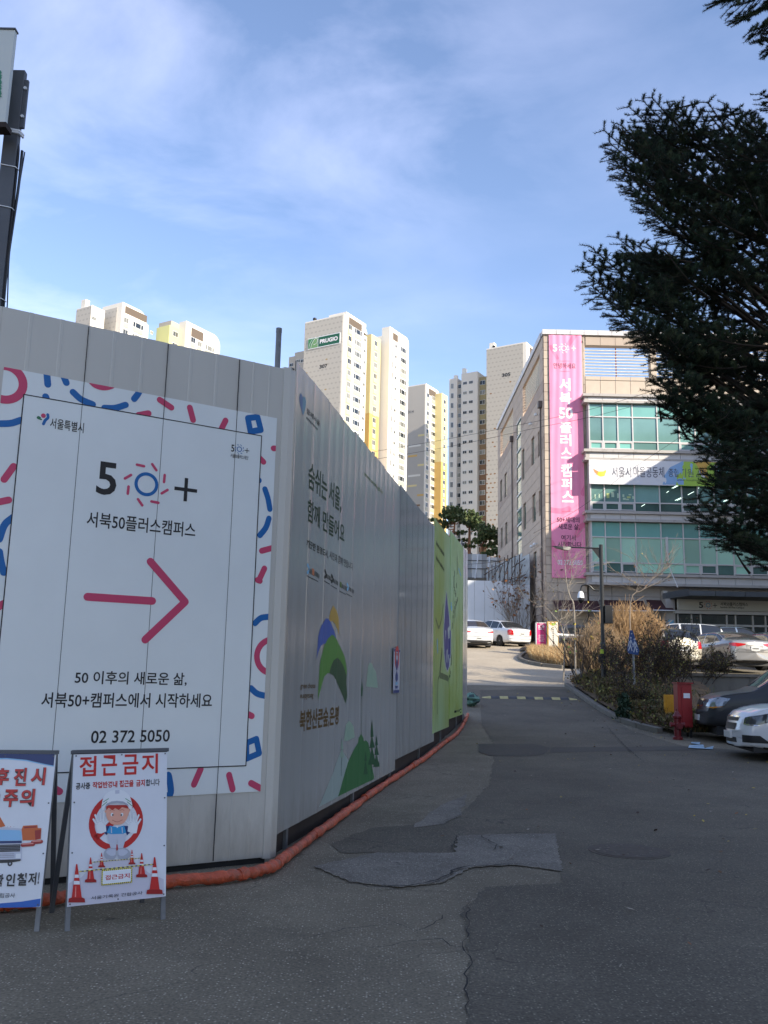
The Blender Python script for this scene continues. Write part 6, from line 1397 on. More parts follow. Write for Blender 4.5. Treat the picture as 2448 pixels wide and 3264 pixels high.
# ---------------------------------------------------------------- crossing sign seen edge-on with faded blue face
D0 = 26.; st = PY(2012, 2010, D0)
t = thing('crossing_sign', 'weathered blue pedestrian sign with white figures on a grey pole', 'road sign', (PY(2022, 2090, D0).x, D0, .9))
FIG = mat('faded_white', (.34, .37, .42), .6, var=(9, .3))
BSG = mat('sign_blue_face', (.010, .045, .16), .5, var=(8, .25))
px0 = PY(2024, 2200, D0).x
m = MB(); m.lathe((px0, D0+.05, 0), [(.03, .9), (.03, PY(2020, 2040, D0).z)], 10); m.ob('pole', GALV, t, False)
Pz = Plane((0, D0, 0), (1, 0, 0)); pr = Print(Pz, .014)
out = [(2008, 2009), (2016, 2009), (2037, 2073), (2034, 2088), (2003, 2083), (1999, 2072)]
pu_ = [Pz.uv(*p) for p in out]; m = MB(); k = len(pu_); m.add([Pz.at(a, b, 0) for a, b in pu_] + [Pz.at(a, b, .012) for a, b in pu_], [tuple(range(k)), tuple(range(2*k-1, k-1, -1))] + [(i, k+i, k+(i+1) % k, (i+1) % k) for i in range(k)]); face = m.ob('sign_plate', BSG, t, False); fix_normals(face)
for pts in ([(2010, 2040), (2008, 2058), (2003, 2074)], [(2009, 2055), (2014, 2074)], [(2006, 2045), (2002, 2060)], [(2011, 2042), (2016, 2055)], [(2022, 2045), (2023, 2062), (2020, 2078)], [(2024, 2060), (2030, 2078)], [(2021, 2048), (2017, 2062)], [(2025, 2048), (2030, 2062)]): pr.pxstroke(pts, .028, FIG)
for c in ((2010, 2033), (2022, 2038)): pr.disc(Pz.uv(*c), .028, FIG, 12)
for c in ((2013, 2020), (2030, 2070)): pr.disc(Pz.uv(*c), .02, FIG, 6)
pr.ob('figures', face)
# ---------------------------------------------------------------- information pillars on the island
def pillar(label, xl, xr, yt, D, face_m, edge_m, printer, base_y=2098):
    a, b_ = PY(xl, yt, D), PY(xr, yt, D); z0 = tz(a.x, D)
    t = thing('info_pillar', label, 'pillar sign', (a.x, D, z0)); m = MB(); m.box(a.x, b_.x, D, D+.22, z0-.1, a.z); o = m.ob('pillar_body', edge_m, t, False); bevel(o, .01)
    m = MB(); m.box(a.x+.05, b_.x-.02, D-.012, D-.001, z0+.05, a.z-.03); f_ = m.ob('face_panel', face_m, t, False); P = Plane((a.x, D-.012, 0), (1, 0, 0)); pr = Print(P, .004); printer(pr); pr.ob('lettering', f_); return t
PKF = mat('pillar_pink', (.62, .04, .20), .45); PWF = mat('pillar_white', (.66, .62, .52), .45); PGE = mat('pillar_edge_white', (.62, .62, .58), .5)
Hx = lambda x, y: (1400+x/3.318, 1950+y/3.318)
def ppink(pr):
    c = pr.pl.uv(*Hx(1078, 155)); a, b_ = pr.pl.uv(*Hx(1048, 168)), pr.pl.uv(*Hx(1064, 142)); logo50(pr, a, b_, c, .09, (pr.pl.uv(*Hx(1102, 156))[0], c[1], .06), (BW, BW, BW), .02)
    for k, (x0, x1) in enumerate(((1052, 1108), (1050, 1106), (1040, 1114), (1052, 1110))): pr.pxtext(['50+세대의', '새로운 삶,', '여기서 시작합니다', '서북캠퍼스'][k], Hx(x0, 256+k*20), Hx(x1, 242+k*20), BW, .01)
    pr.pxstroke([Hx(1048, 182), Hx(1108, 184)], .03, BW, cap=False); pr.pxtext('02 372 5050', Hx(1050, 392), Hx(1108, 384), BW, .0)
pillar('bright pink information pillar standing in the dry grass island', 1708, 1741, 1984, 44.5, PKF, PGE, ppink)
def pwhite(pr):
    pr.pxstroke([Hx(1178, 124), Hx(1200, 134), Hx(1222, 124)], .13, BOR); pr.pxstroke([Hx(1196, 130), Hx(1210, 134), Hx(1222, 128)], .1, LIM)
    s_ = '서울시마을공동체종합지원센터'
    for k, ch in enumerate(s_): y = 160 + k*20.5; pr.pxtext(ch, Hx(1197+k*.3, y+15), Hx(1212+k*.3, y), INKB, .03)
pillar('white information pillar with vertical lettering right of the pink one', 1745, 1779, 1981, 44.2, PWF, BOR, pwhite)
# ---------------------------------------------------------------- hydrant, hose box, yellow board
HR = mat('hydrant_red', (.15, .008, .012), .45, var=(5, .25)); HRL = mat('box_red', (.27, .012, .014), .4, var=(2.5, .12), dirt=(5, (.10, .01, .01), .62, .5))
D0 = 20.6; c = PY(2180, 2340, D0); zb_ = tz(c.x, D0)
t = thing('hose_box', 'tall red hose cabinet on dark legs beside the black car', 'cabinet', (c.x, D0, zb_)); a, b_ = PY(2164, 2318, D0), PY(2204, 2180, D0)
m = MB(); m.box(a.x, b_.x, D0, D0+.30, a.z, b_.z); bevel(m.ob('cabinet_body', HRL, t, False), .008); m = MB(); m.box(a.x-.02, b_.x+.03, D0-.03, D0+.33, b_.z+.001, b_.z+.03); m.ob('lid', HRL, t, False)
m = MB(); m.box(a.x+.03+.055, b_.x-.01, D0-.016, D0-.001, a.z+.03, b_.z-.05); m.ob('door', HRL, t, False)
p, q = PY(2178, 2225, D0), PY(2198, 2210, D0); m = MB(); m.box(p.x, q.x, D0-.022, D0-.017, p.z, q.z); m.ob('label', WHITE, t, False)
for x in (a.x+.02, b_.x-.07):
    for y in (D0+.02, D0+.24): m = MB(); m.box(x, x+.05, y, y+.05, zb_-.02, a.z-.002); m.ob('leg', BLACKP, t, False)
D0 = 20.2; c = PY(2160, 2342, D0); zb_ = tz(c.x, D0); h = PY(2160, 2265, D0).z - zb_
t = thing('fire_hydrant', 'dark red fire hydrant at the end of the kerb beside the hose cabinet', 'fire hydrant', (c.x, D0, zb_))
m = MB(); m.lathe((0, 0, 0), [(.11, -.02), (.11, .05), (.075, .07), (.075, .42*h/.58), (.10, .44*h/.58), (.10, .47*h/.58), (.07, .50*h/.58), (.045, .55*h/.58), (.02, .57*h/.58)], 16); m.ob('barrel', HR, t, smooth=False)
m = MB(); m.lathe((0, 0, h-.02), [(.022, 0), (.022, .05)], 5); m.ob('operating_nut', HR, t)
for s_ in (-1, 1): m = MB(); m.lathe((0, 0, .32), [(.045, s_*.06), (.045, s_*.13), (.055, s_*.131), (.055, s_*.16)], 10, axis='x'); m.ob('outlet', HR, t)
m = MB(); m.lathe((0, 0, .30), [(.06, -.06), (.06, -.13), (.07, -.131), (.07, -.165)], 12, axis='y'); m.ob('outlet', HR, t)
D0 = 22.5; t = thing('yellow_board', 'yellow plastic board half hidden behind bushes by the hose cabinet', 'board', tuple(PY(2140, 2260, D0)))
a, b_ = PY(2118, 2255, D0), PY(2164, 2215, D0); m = MB(); m.box(a.x, b_.x, D0, D0+.05, a.z-.25, b_.z); m.ob('board_panel', mat('plastic_yellow', (.62, .30, .02), .5, var=(4, .15)), t, False)
for k in range(6): x = a.x + (b_.x-a.x)*(k+.5)/6; m = MB(); m.box(x-.012, x+.012, D0-.015, D0-.001, a.z-.2, b_.z-.03); m.ob('rib', bpy.data.materials['plastic_yellow'], t, False)
# litter sheet
lp_ = [PT(*p) for p in ((2197, 2381), (2270, 2383), (2268, 2390), (2195, 2387))]
def flat_sheet(px, m_, name, label, cat, lift=.02):
    P = [PT(*p) for p in px]; c = sum((Vector((p.x, p.y, 0)) for p in P), Vector())/len(P)
    mb = MB(); mb.add([(p.x, p.y, tz(p.x, p.y)+lift+.01*(i % 2)) for i, p in enumerate(P)], [tuple(range(len(P)))]); o = mb.ob(name, m_); fix_normals(o); tag(o, label, cat); return o
PPB = mat('paper_pale_blue', (.30, .42, .50), .7, var=(6, .3)); flat_sheet(((2197, 2378), (2242, 2378), (2246, 2388), (2275, 2382), (2272, 2391), (2194, 2388)), PPB, 'paper_sheet', 'pale blue crumpled paper sheet lying on the asphalt near white car', 'paper')
flat_sheet(((2204, 2368), (2232, 2370), (2230, 2376), (2202, 2373)), PPB, 'paper_sheet', 'small pale blue paper scrap just behind the larger sheet', 'paper')

# ---------------------------------------------------------------- hoardings beyond the lane
WH2 = mat('hoarding_white', (.60, .63, .66), .4, var=(.8, .05)); D0 = 57.
t = thing('white_hoarding', 'tall plain white hoarding panels behind the parked white cars', 'hoarding', (PY(1590, 2050, D0).x, D0, 3.8))
xs = [1440, 1462, 1490, 1512, 1545, 1575, 1601.5, 1623, 1645, 1669, 1690]
for k, (xa, xb) in enumerate(zip(xs, xs[1:])):
    a, b_ = PY(xa, 1950, D0).x, PY(xb, 1950, D0).x; zt_ = PY(1550, 1851 if xb <= 1602 else 1862, D0).z; m = MB(); m.box(a+.01, b_-.008, D0+(k % 2)*.015, D0+.05+(k % 2)*.015, tz(a, D0)-.2 if xb <= 1602 else PY(1650, 2053, D0).z, zt_); m.ob('panel', WH2, t, False)
m = MB(); a, b_ = PY(1440, 1950, D0).x, PY(1690, 1950, D0).x; m.box(a, b_, D0+.08, D0+.14, 3.5, 3.9); m.ob('rail', GALV, t, False)
# scaffold backed fence running up the slope
GF = mat('grey_fence_sheet', (.33, .345, .36), .45, var=(.9, .06)); RP = mat('rusty_scaffold_pipe', (.11, .075, .06), .7, .3, var=(5, .4))
t = thing('scaffold_fence', 'grey fence braced with rusty scaffold pipes beside the campus building', 'fence', (8.6, 60, 6))
Z8 = lambda x, y: (1450+x/4.1475, 1650+y/4.1475)
f0, f1 = Vector((PY(*Z8(975, 700), 58.5).x, 58.5, 0)), Vector((PY(*Z8(410, 700), 70).x, 70, 0)); fd = (f1-f0).normalized(); FF = Plane(f0, -fd); nn_ = FF.n if FF.n.y < 0 else -FF.n
tops = [((975, 515), 0), ((880, 520), 1), ((800, 512), 2), ((720, 545), 3), ((640, 590), 4), ((560, 620), 5), ((490, 660), 6), ((415, 720), 7)]
sx = [975, 880, 800, 720, 640, 560, 490, 410]; ty = [512, 520, 505, 540, 580, 610, 660, 700]
for k in range(7):
    a = FF.uv(*Z8(sx[k], ty[k])); b_ = FF.uv(*Z8(sx[k+1], ty[k+1])); m = MB(); u0, u1 = sorted((a[0], b_[0])); zt_ = max(a[1], b_[1]); m.obox(FF.at(u0+.01, 3.5, 0)+(-nn_)*.05, -fd*(u1-u0-.02), -nn_*.03, (0, 0, zt_-3.5)); m.ob('panel', GF, t, False)
for sx_, ty_ in ((775, 495), (720, 530), (675, 560), (615, 595), (560, 625), (510, 655), (465, 690), (418, 722), (875, 525), (815, 540)):
    a = FF.uv(*Z8(sx_, ty_)); m = MB(); p = FF.at(a[0], 0, 0) + nn_*.12; m.tube([Vector((p.x, p.y, 4)), Vector((p.x, p.y, a[1]+.2))], .035, 5); m.ob('scaffold_pipe', RP, t, False)
for (a, b_) in (((415, 755), (800, 525)), ((640, 855), (975, 750)), ((780, 668), (960, 545)), ((790, 860), (970, 752))):
    p, q = FF.uv(*Z8(*a)), FF.uv(*Z8(*b_)); m = MB(); m.tube([FF.at(p[0], p[1])+nn_*.18, FF.at(q[0], q[1])+nn_*.18], .035, 5); m.ob('scaffold_pipe', RP, t, False)
for (a, b_) in (((768, 560), (700, 860)), ((560, 640), (590, 800)), ((880, 560), (800, 860)), ((680, 600), (650, 800)), ((940, 620), (880, 870)), ((640, 620), (560, 820)), ((505, 690), (530, 800))):
    p, q = FF.uv(*Z8(*a)), FF.uv(*Z8(*b_)); m = MB(); m.tube([FF.at(p[0], p[1])+nn_*.25, FF.at(q[0], q[1])+nn_*.4], .028, 5); m.ob('scaffold_brace', RP, t, False)
# upper fence below the pines
D0 = 76.; t = thing('upper_fence', 'stepped pale grey sheet fence with white props below the pines', 'fence', (PY(1540, 1840, D0).x, D0, 9.5))
k = 0
for xa in range(1440, 1600, 16):
    a, b_ = PY(xa, 1800, D0).x, PY(xa+16, 1800, D0).x; m = MB(); zt_ = PY(1540, 1767 + max(0, (xa-1500))*.11, D0).z; zt_ = round(zt_*4)/4; m.box(a+.01, b_-.01, D0+(k % 2)*.02, D0+.04+(k % 2)*.02, 8.5, zt_); m.ob('panel', WH2 if k % 3 else GF, t, False); k += 1
for z in (9.9, 10.7, 11.4): m = MB(); a, b_ = PY(1440, 1800, D0).x, PY(1597, 1800, D0).x; m.box(a, b_, D0-.08, D0-.03, z, z+.06); m.ob('rail', STEEL, t, False)
for (p0, p1) in (((1525, 1766), (1514, 1845)), ((1561, 1775), (1557, 1818))): a, b_ = PY(*p0, D0-.2), PY(*p1, D0-.9); m = MB(); m.tube([a, b_], .06, 6); m.ob('prop', WHITE, t, False)
m = MB(); a = PY(1472, 1722, 60); m.lathe((a.x, 60, 0), [(.06, 3), (.06, a.z)], 8); t = thing('utility_pipe', 'thin grey vertical pipe behind the end of the ribbed hoarding', 'pole', (a.x, 60, 4)); m.ob('pipe', GALV, t, False)
# overhead cables
CB = mat('cable_black', (.02, .02, .02), .6)
def cable(label, pts, D, r=.012):
    P = []
    for (x, y), d in zip(pts, D): P.append(PY(x, y, d))
    m = MB(); m.tube(smooth_pts(P, 8), r, 4); o = m.ob('overhead_cable', CB); tag(o, label, 'cable', 'overhead cables')
cable('lowest overhead cable sagging to the scaffold fence', ((1380, 1800), (1500, 1798), (1580, 1790), (1650, 1772)), (60, 60, 60, 61))
cable('second overhead cable sagging just under the lowest fence rail', ((1380, 1812), (1500, 1814), (1560, 1810), (1620, 1788)), (60, 60, 60, 63))
cable('long thin cable crossing the pink banner and upper glass to the right', ((1190, 1440), (1450, 1395), (1700, 1345), (1900, 1300), (2150, 1225), (2500, 1120)), (48, 48, 48, 48, 48, 48), .011)
cable('thin cable crossing the towers and the building top edge', ((1190, 1465), (1450, 1420), (1700, 1366), (1900, 1325), (2150, 1258), (2500, 1160)), (48, 48, 48, 48, 48, 48), .010)
cable('thin cable sloping over the white banner', ((1700, 1700), (1850, 1618), (2000, 1505), (2150, 1405), (2400, 1235)), (48, 48, 48, 48, 48), .009)
# ---------------------------------------------------------------- cars
def cint(x, ctrl):      # smooth interpolation through control points (monotone cubic-ish)
    xs = np.array([c[0] for c in ctrl], float); ys = np.array([c[1] for c in ctrl], float)
    m = np.gradient(ys, xs); 
    for i in range(len(xs)-1):
        d = (ys[i+1]-ys[i])/(xs[i+1]-xs[i])
        if abs(d) < 1e-9: m[i] = m[i+1] = 0
        else:
            a, b = m[i]/d, m[i+1]/d
            if a < 0: m[i] = 0
            if b < 0: m[i+1] = 0
            s = a*a+b*b
            if s > 9: tau = 3/math.sqrt(s); m[i] = tau*a*d; m[i+1] = tau*b*d
    x = np.clip(x, xs[0], xs[-1]); i = np.clip(np.searchsorted(xs, x, 'right')-1, 0, len(xs)-2); h = xs[i+1]-xs[i]; t = (x-xs[i])/h
    return (2*t**3-3*t**2+1)*ys[i] + (t**3-2*t**2+t)*h*m[i] + (-2*t**3+3*t**2)*ys[i+1] + (t**3-t**2)*h*m[i+1]
CGL = mat('car_glass', (.012, .014, .016), .04, spec=.8); CGLR = mat('car_rear_glass', (.035, .028, .026), .05, spec=.8); TYRE = mat('tyre_rubber', (.012, .012, .013), .8); RIM = mat('alloy_rim', (.34, .35, .37), .3, .7); TAIL = mat('tail_lamp_red', (.42, .008, .01), .12, coat=1); TAILC = mat('reverse_lamp', (.55, .42, .42), .15, coat=1)
HEAD = mat('headlamp_clear', (.22, .24, .26), .08, .5, coat=1); CHR = mat('chrome', (.55, .56, .57), .15, 1); PLT = mat('number_plate', (.60, .60, .58), .5); TRIM = mat('dark_trim', (.015, .015, .016), .6); AMB = mat('amber_lamp', (.55, .20, .02), .2, coat=1)
def paint(name, c, metal=0): return mat(name, c, .28, metal, coat=1, var=(1.5, .03))
def car(name, label, pos, heading, sp, pt, group='parked cars'):
    """x forward, length sp['L']; profile curves give top, belt and plan width"""
    L, Wd = sp['L'], sp['W']; r_w = sp.get('rw', .315); xf, xr = sp['xf'], sp['xr']      # axle positions
    t = thing(name, label, 'car', pos, heading, group)
    st = np.unique(np.round(np.concatenate([np.linspace(-L/2, L/2, 110), np.linspace(xf-.42, xf+.42, 36), np.linspace(xr-.42, xr+.42, 36), np.linspace(L/2-.25, L/2, 12), np.linspace(-L/2, -L/2+.25, 12)]), 4)); st = st[np.concatenate([[True], np.diff(st) > .006])]
    top = cint(st, sp['top']); belt = cint(st, sp['belt']); wid = cint(st, sp['plan'])*Wd/2; bot = np.interp(st, [-L/2, -L/2+.5, L/2-.55, L/2], sp.get('bot', [.32, .20, .20, .24])); belt = np.minimum(belt, top-.01)
    NP = 41; rows = []
    for x, zt_, zb_, w, z0 in zip(st, top, belt, wid, bot):
        cab = zt_ - zb_; w5 = w*.955; w6 = w5 - max(0, cab-.02)*sp.get('tumble', .42)
        zr_ = zt_ - min(.07, cab*.4); arch = 0
        for xa in (xf, xr):
            d = r_w+.045
            if abs(x-xa) < d: arch = max(arch, r_w + math.sqrt(d*d-(x-xa)**2))
        P = [(0, z0), (w*.72, z0), (w*.93, z0+.03), (w*.985, z0+.13), (w*1.0, (z0+zb_)*.5+.02), (w*.992, zb_-.12), (w5+.006, zb_-.02), (w5-.012, zb_+.015), ((w5*.4+w6*.6), zb_+(zr_-zb_)*.62), (w6, zr_), (w6*.86, zt_-.012-.01*min(1, cab*3)), (w6*.45, zt_+.004), (0, zt_+.012)]
        A_ = np.array(P); A_[:, 1] = np.maximum(A_[:, 1], z0)
        if arch: A_[1:, 1] = np.maximum(A_[1:, 1], arch)
        seg = np.concatenate([[0], np.cumsum(np.hypot(*np.diff(A_, axis=0).T)+1e-4)]); s_ = np.linspace(0, len(P)-1, NP); yy = np.interp(s_, range(len(P)), A_[:, 0]); zz_ = np.interp(s_, range(len(P)), A_[:, 1])
        rows.append(np.stack([np.full(NP, x), yy, zz_], 1))
    G = np.array(rows); 
    for _ in range(1): G[:, 2:-1, 1:] = .5*G[:, 2:-1, 1:] + .25*(G[:, 1:-2, 1:] + G[:, 3:, 1:])
    # nose and tail bow back towards the flanks, then close over
    for end, sg in ((L/2, 1), (-L/2, -1)):
        f_ = np.clip(1-(end*sg-G[:, :, 0]*sg)/.9, 0, 1)**1.5; G[:, :, 0] -= sg*f_*sp.get('bow', .16)*(G[:, :, 1]/(Wd/2))**2
    full = np.concatenate([G, G[:, -2:0:-1]*np.array([1, -1, 1])], 1); C_n = full.shape[1]
    def capr(ring, sg):
        c = ring.mean(0); c[1] = 0; o_ = []
        for k_, dx_ in ((.9, .012), (.7, .022), (.4, .03), (.02, .033)): r_ = c + (ring-c)*k_; r_[:, 0] = ring[:, 0] + sg*dx_ + (c[0]+.0-ring[:, 0])*(1-k_)*.0; r_[:, 0] = (ring[:, 0]*k_ + ring[:, 0].max()*(1-k_) if sg > 0 else ring[:, 0]*k_ + ring[:, 0].min()*(1-k_)) + sg*dx_; o_.append(r_)
        return o_
    fr_, re_ = capr(full[-1].copy(), 1), capr(full[0].copy(), -1)
    full = np.concatenate([np.array(re_[::-1]), full, np.array(fr_)]); st0 = st; S = len(full); V_ = full.reshape(-1, 3)
    i, j = np.meshgrid(np.arange(S-1), np.arange(C_n), indexing='ij'); F_ = np.stack([i*C_n+j, i*C_n+(j+1) % C_n, (i+1)*C_n+(j+1) % C_n, (i+1)*C_n+j], -1).reshape(-1, 4)
    cen = V_[F_].mean(1); 
    a = V_[F_[:, 1]]-V_[F_[:, 0]]; b = V_[F_[:, 3]]-V_[F_[:, 0]]; nr = -np.cross(a, b); nr /= np.linalg.norm(nr, axis=1)[:, None]+1e-9
    if (nr[:, 2]*(cen[:, 2]-.7)).sum() < 0: nr = -nr
    cls = np.zeros(len(F_), int); names = ['car_body']; mts = [pt]
    fb = np.interp(cen[:, 0], st, belt); ft = np.interp(cen[:, 0], st, top); ay = np.abs(cen[:, 1])
    def region(nm, mt, mask):
        if mask.any(): names.append(nm); mts.append(mt); cls[mask & (cls == 0)] = len(names)-1
    cx, cz = cen[:, 0], cen[:, 2]
    g0, g1, g2, g3 = sp['glass']      # rear glass base, roof rear, roof front, windscreen base (x)
    fw = np.interp(cx, st, wid)
    sideg = (cz > fb+.035) & (cz < ft-.055) & (ay > fw*.60) & (cx > sp['side'][0]) & (cx < sp['side'][1]) & (ft-fb > .12)
    for px_ in sp['pillars']: sideg &= np.abs(cx-px_) > .035
    region('side_window', CGL, sideg)
    tumb = fw*.955 - np.maximum(0, ft-fb-.02)*sp.get('tumble', .42)
    region('windscreen', CGL, (cx > g2) & (cx < g3) & (cz > fb+.03) & (ay < tumb*.93) & (nr[:, 2] > .1))
    region('rear_window', sp.get('rearglass', CGL), (cx < g1) & (cx > g0) & (cz > fb+.03) & (ay < tumb*.93))
    for nm, mt, fn in sp.get('regions', []): region(nm, mt, fn(cx, ay, cz, nr))
    for k, (nm, mt) in enumerate(zip(names, mts)):
        msk = cls == k
        if nm == 'side_window':
            bounds = [-9] + sorted(sp['pillars']) + [9]
            pieces = [(msk & (cen[:, 1]*s_ > 0) & (cx > b0) & (cx <= b1)) for s_ in (-1, 1) for b0, b1 in zip(bounds, bounds[1:])]
        elif k and sp.get('split', True) and nm != 'car_body' and nm not in ('windscreen', 'rear_window', 'lower_trim', 'black_bumper'): pieces = [msk & (cen[:, 1] > 0), msk & (cen[:, 1] <= 0)]
        else: pieces = [msk]
        for msk in pieces:
          sel = F_[msk]
          if not len(sel): continue
          u, inv = np.unique(sel, return_inverse=True); Vv = V_[u].copy()
          if k:
              acc = np.zeros_like(V_); np.add.at(acc, sel.ravel(), np.repeat(nr[msk], 4, 0)); acc = acc[u]; acc /= np.linalg.norm(acc, axis=1)[:, None]+1e-9; Vv += acc*(.004 if 'win' in nm else .010)
          o = link(nm, np_mesh(nm, Vv, inv.reshape(sel.shape), mt, smooth=True), t)
    from mathutils.bvhtree import BVHTree
    bvh = BVHTree.FromPolygons([tuple(v) for v in V_], [tuple(int(q) for q in f) for f in F_])
    def decal(nm, mt, poly, ang, lift=.006, both=True, step=.04):
        """lay an outline given in (t, z) on the bodywork, seen from horizontal direction ang (0 front, 180 rear)"""
        for sd_ in ((1, -1) if both else (1,)):
            a_ = math.radians(ang)*sd_; dv = Vector((math.cos(a_), math.sin(a_), 0)); tv = Vector((-math.sin(a_), math.cos(a_), 0))*sd_
            bm = bmesh.new(); bm.faces.new([bm.verts.new((p[0], p[1], 0)) for p in poly]); bmesh.ops.triangulate(bm, faces=bm.faces)
            for ax in (0, 1):
                lo, hi = min(p[ax] for p in poly), max(p[ax] for p in poly); c_ = lo+step
                while c_ < hi: no = (1, 0, 0) if ax == 0 else (0, 1, 0); bmesh.ops.bisect_plane(bm, geom=bm.verts[:]+bm.edges[:]+bm.faces[:], plane_co=(c_ if ax == 0 else 0, c_ if ax else 0, 0), plane_no=no); c_ += step
            dead = []
            for v in bm.verts:
                o_ = tv*v.co.x + Vector((0, 0, v.co.y)) + dv*6; hit = bvh.ray_cast(o_, -dv)
                if hit[0] is None: dead.append(v); continue
                n_ = hit[1] if hit[1].dot(dv) > 0 else -hit[1]; v.co = hit[0] + n_*lift
            bmesh.ops.delete(bm, geom=dead, context='VERTS'); bmesh.ops.recalc_face_normals(bm, faces=bm.faces)
            if bm.faces[:] and sum((f.normal.dot(dv) for f in bm.faces)) < 0: bmesh.ops.reverse_faces(bm, faces=bm.faces)
            me = bpy.data.meshes.new(nm); bm.to_mesh(me); bm.free(); me.materials.append(mt)
            for p_ in me.polygons: p_.use_smooth = True
            link(nm, me, t)
    for d_ in sp.get('decals', []): decal(*d_[:4], **(d_[4] if len(d_) > 4 else {}))
    fxs = [v for v in V_]; XF, XR = V_[:, 0].max(), V_[:, 0].min()
    st = st0; full = full[4:-4]
    m = MB(); m.box(-L/2+.25, L/2-.25, -Wd/2+.16, Wd/2-.16, .16, .60); m.ob('underbody', TRIM, t)
    for xw in (xf, xr):
        for s_ in (-1, 1):
            y1 = s_*(Wd/2-.015); y0 = s_*(Wd/2-.22)
            m = MB(); m.lathe((xw, 0, r_w), [(r_w*.62, y1), (r_w*.93, y1), (r_w, y1-s_*.03), (r_w, y0), (r_w*.5, y0)], 26, axis='y'); w_ = m.ob('wheel', TYRE, t); fix_normals(w_)
            m = MB(); m.lathe((xw, 0, r_w), [(r_w*.64, y1+s_*.004), (r_w*.60, y1-s_*.02), (0.001, y1-s_*.04)], 26, axis='y')
            m.mi = 1
            for k in range(sp.get('spokes', 6)): q = 2*math.pi*k/sp.get('spokes', 6); m.obox((xw+math.cos(q)*.04-math.sin(q)*.02, y1-s_*.032, r_w+math.sin(q)*.04+math.cos(q)*.02), (math.cos(q)*r_w*.56, 0, math.sin(q)*r_w*.56), (0, s_*.03, 0), (math.sin(q)*.045, 0, -math.cos(q)*.045))
            m.lathe((xw, 0, r_w), [(.045, y1-s_*.03), (.04, y1+s_*.006)], 10, axis='y'); link('rim', m.mesh('rim', [TRIM, RIM]), w_)
    for s_ in (-1, 1):
        xm = sp['side'][1]-.18; wb_ = float(np.interp(xm, st, wid)); zb_ = float(np.interp(xm, st, belt)); m = MB(); m.box(xm-.07, xm+.10, min(s_*(wb_-.03), s_*(wb_+.15)), max(s_*(wb_-.03), s_*(wb_+.15)), zb_+.02, zb_+.14); bevel(m.ob('door_mirror', pt, t), .03, 2)
    dl = sp.get('doorlines', [])
    for x_ in dl:
        for s_ in (-1, 1):
            k = int(np.argmin(abs(st-x_))); pts = [Vector(full[k][q]) for q in range(5, 13)]; pts = [Vector((p.x, s_*(abs(p.y)+.002), p.z)) for p in pts]; m = MB(); m.tube(pts, .004, 4); m.ob('door_gap', TRIM, t)
    for x_ in sp.get('handles', []):
        for s_ in (-1, 1): k = int(np.argmin(abs(st-x_))); zb_ = belt[k]-.10; m = MB(); y_ = wid[k]*.995; m.box(x_-.09, x_+.09, min(s_*y_-.0, s_*(y_+.03)), max(s_*y_, s_*(y_+.03)), zb_-.02, zb_+.015); m.ob('door_handle', pt, t)
    if sp.get('plate_r'):
        z_ = sp['plate_r']; x_ = XR + .012; m = MB(); pw = sp.get('pw', .17); m.box(x_-.012, x_+.05, -pw, pw, z_-.075, z_+.075); pl_ = m.ob('number_plate', PLT, t); 
        m = MB()
        for k in range(6): y = -pw+.05+k*(2*pw-.08)/6; m.box(x_-.0155, x_-.0125, y, y+.028, z_-.035, z_+.03)
        m.ob('plate_marks', TRIM, pl_, kind=None)
    if sp.get('plate_f'):
        z_ = sp['plate_f']; x_ = XF - .004; m = MB(); m.box(x_-.05, x_+.014, -.24, .24, z_-.06, z_+.06); pl_ = m.ob('number_plate', PLT, t)
    return t
SEDAN = dict(L=4.5, W=1.72, xf=1.33, xr=-1.28, rw=.30, top=[(-2.25,.80),(-2.22,.97),(-2.1,1.03),(-1.72,1.05),(-1.5,1.12),(-1.0,1.36),(-.6,1.415),(0,1.425),(.35,1.38),(.75,1.16),(1.05,.99),(1.6,.90),(2.05,.78),(2.22,.62),(2.25,.55)],
    belt=[(-2.25,.78),(-2.2,.93),(-1.7,.985),(-.5,.955),(.9,.93),(1.6,.86),(2.1,.72),(2.25,.5)], plan=[(-2.25,.80),(-2.18,.90),(-1.9,.965),(-1,1),(.5,1),(1.5,.97),(2.0,.90),(2.2,.78),(2.25,.66)], glass=(-1.66,-.92,.36,1.02), side=(-1.38,.78), pillars=(-.25,-.98), doorlines=(.72,-.22,-1.05), handles=(.0,-.88), tumble=.42, spokes=7)
def mk(base, **k): d = dict(base); d.update(k); return d
DEFREG = [('lower_trim', TRIM, lambda x,y,z,n: (z < .25))]
def corner(nm, mt, ang, c, pts, **k):
    """outline around a body corner: c=(x,y) of its centre, pts=(across, z)"""
    a_ = math.radians(ang); t0 = -math.sin(a_)*c[0] + math.cos(a_)*c[1]; return (nm, mt, [(t0+p[0], p[1]) for p in pts], ang, k)
OLD = mk(SEDAN, plate_r=.76, regions=DEFREG, decals=[corner('tail_lamp', TAIL, 150, (-2.14,.70), [(.16,.68),(-.17,.68),(-.19,.90),(-.13,.97),(.02,.99),(.15,.90)]), ('boot_strip', CHR, [(-.40,.855),(.40,.855),(.40,.875),(-.40,.875)], 180, dict(both=False)), ('bumper_gap', TRIM, [(-.70,.635),(.70,.635),(.70,.65),(-.70,.65)], 180, dict(both=False)), ('bumper_strip', TRIM, [(-.75,.47),(.75,.47),(.75,.485),(-.75,.485)], 180, dict(both=False)),
    corner('headlamp', HEAD, 35, (2.1,.62), [(-.22,.60),(.20,.62),(.24,.74),(-.2,.72)])])
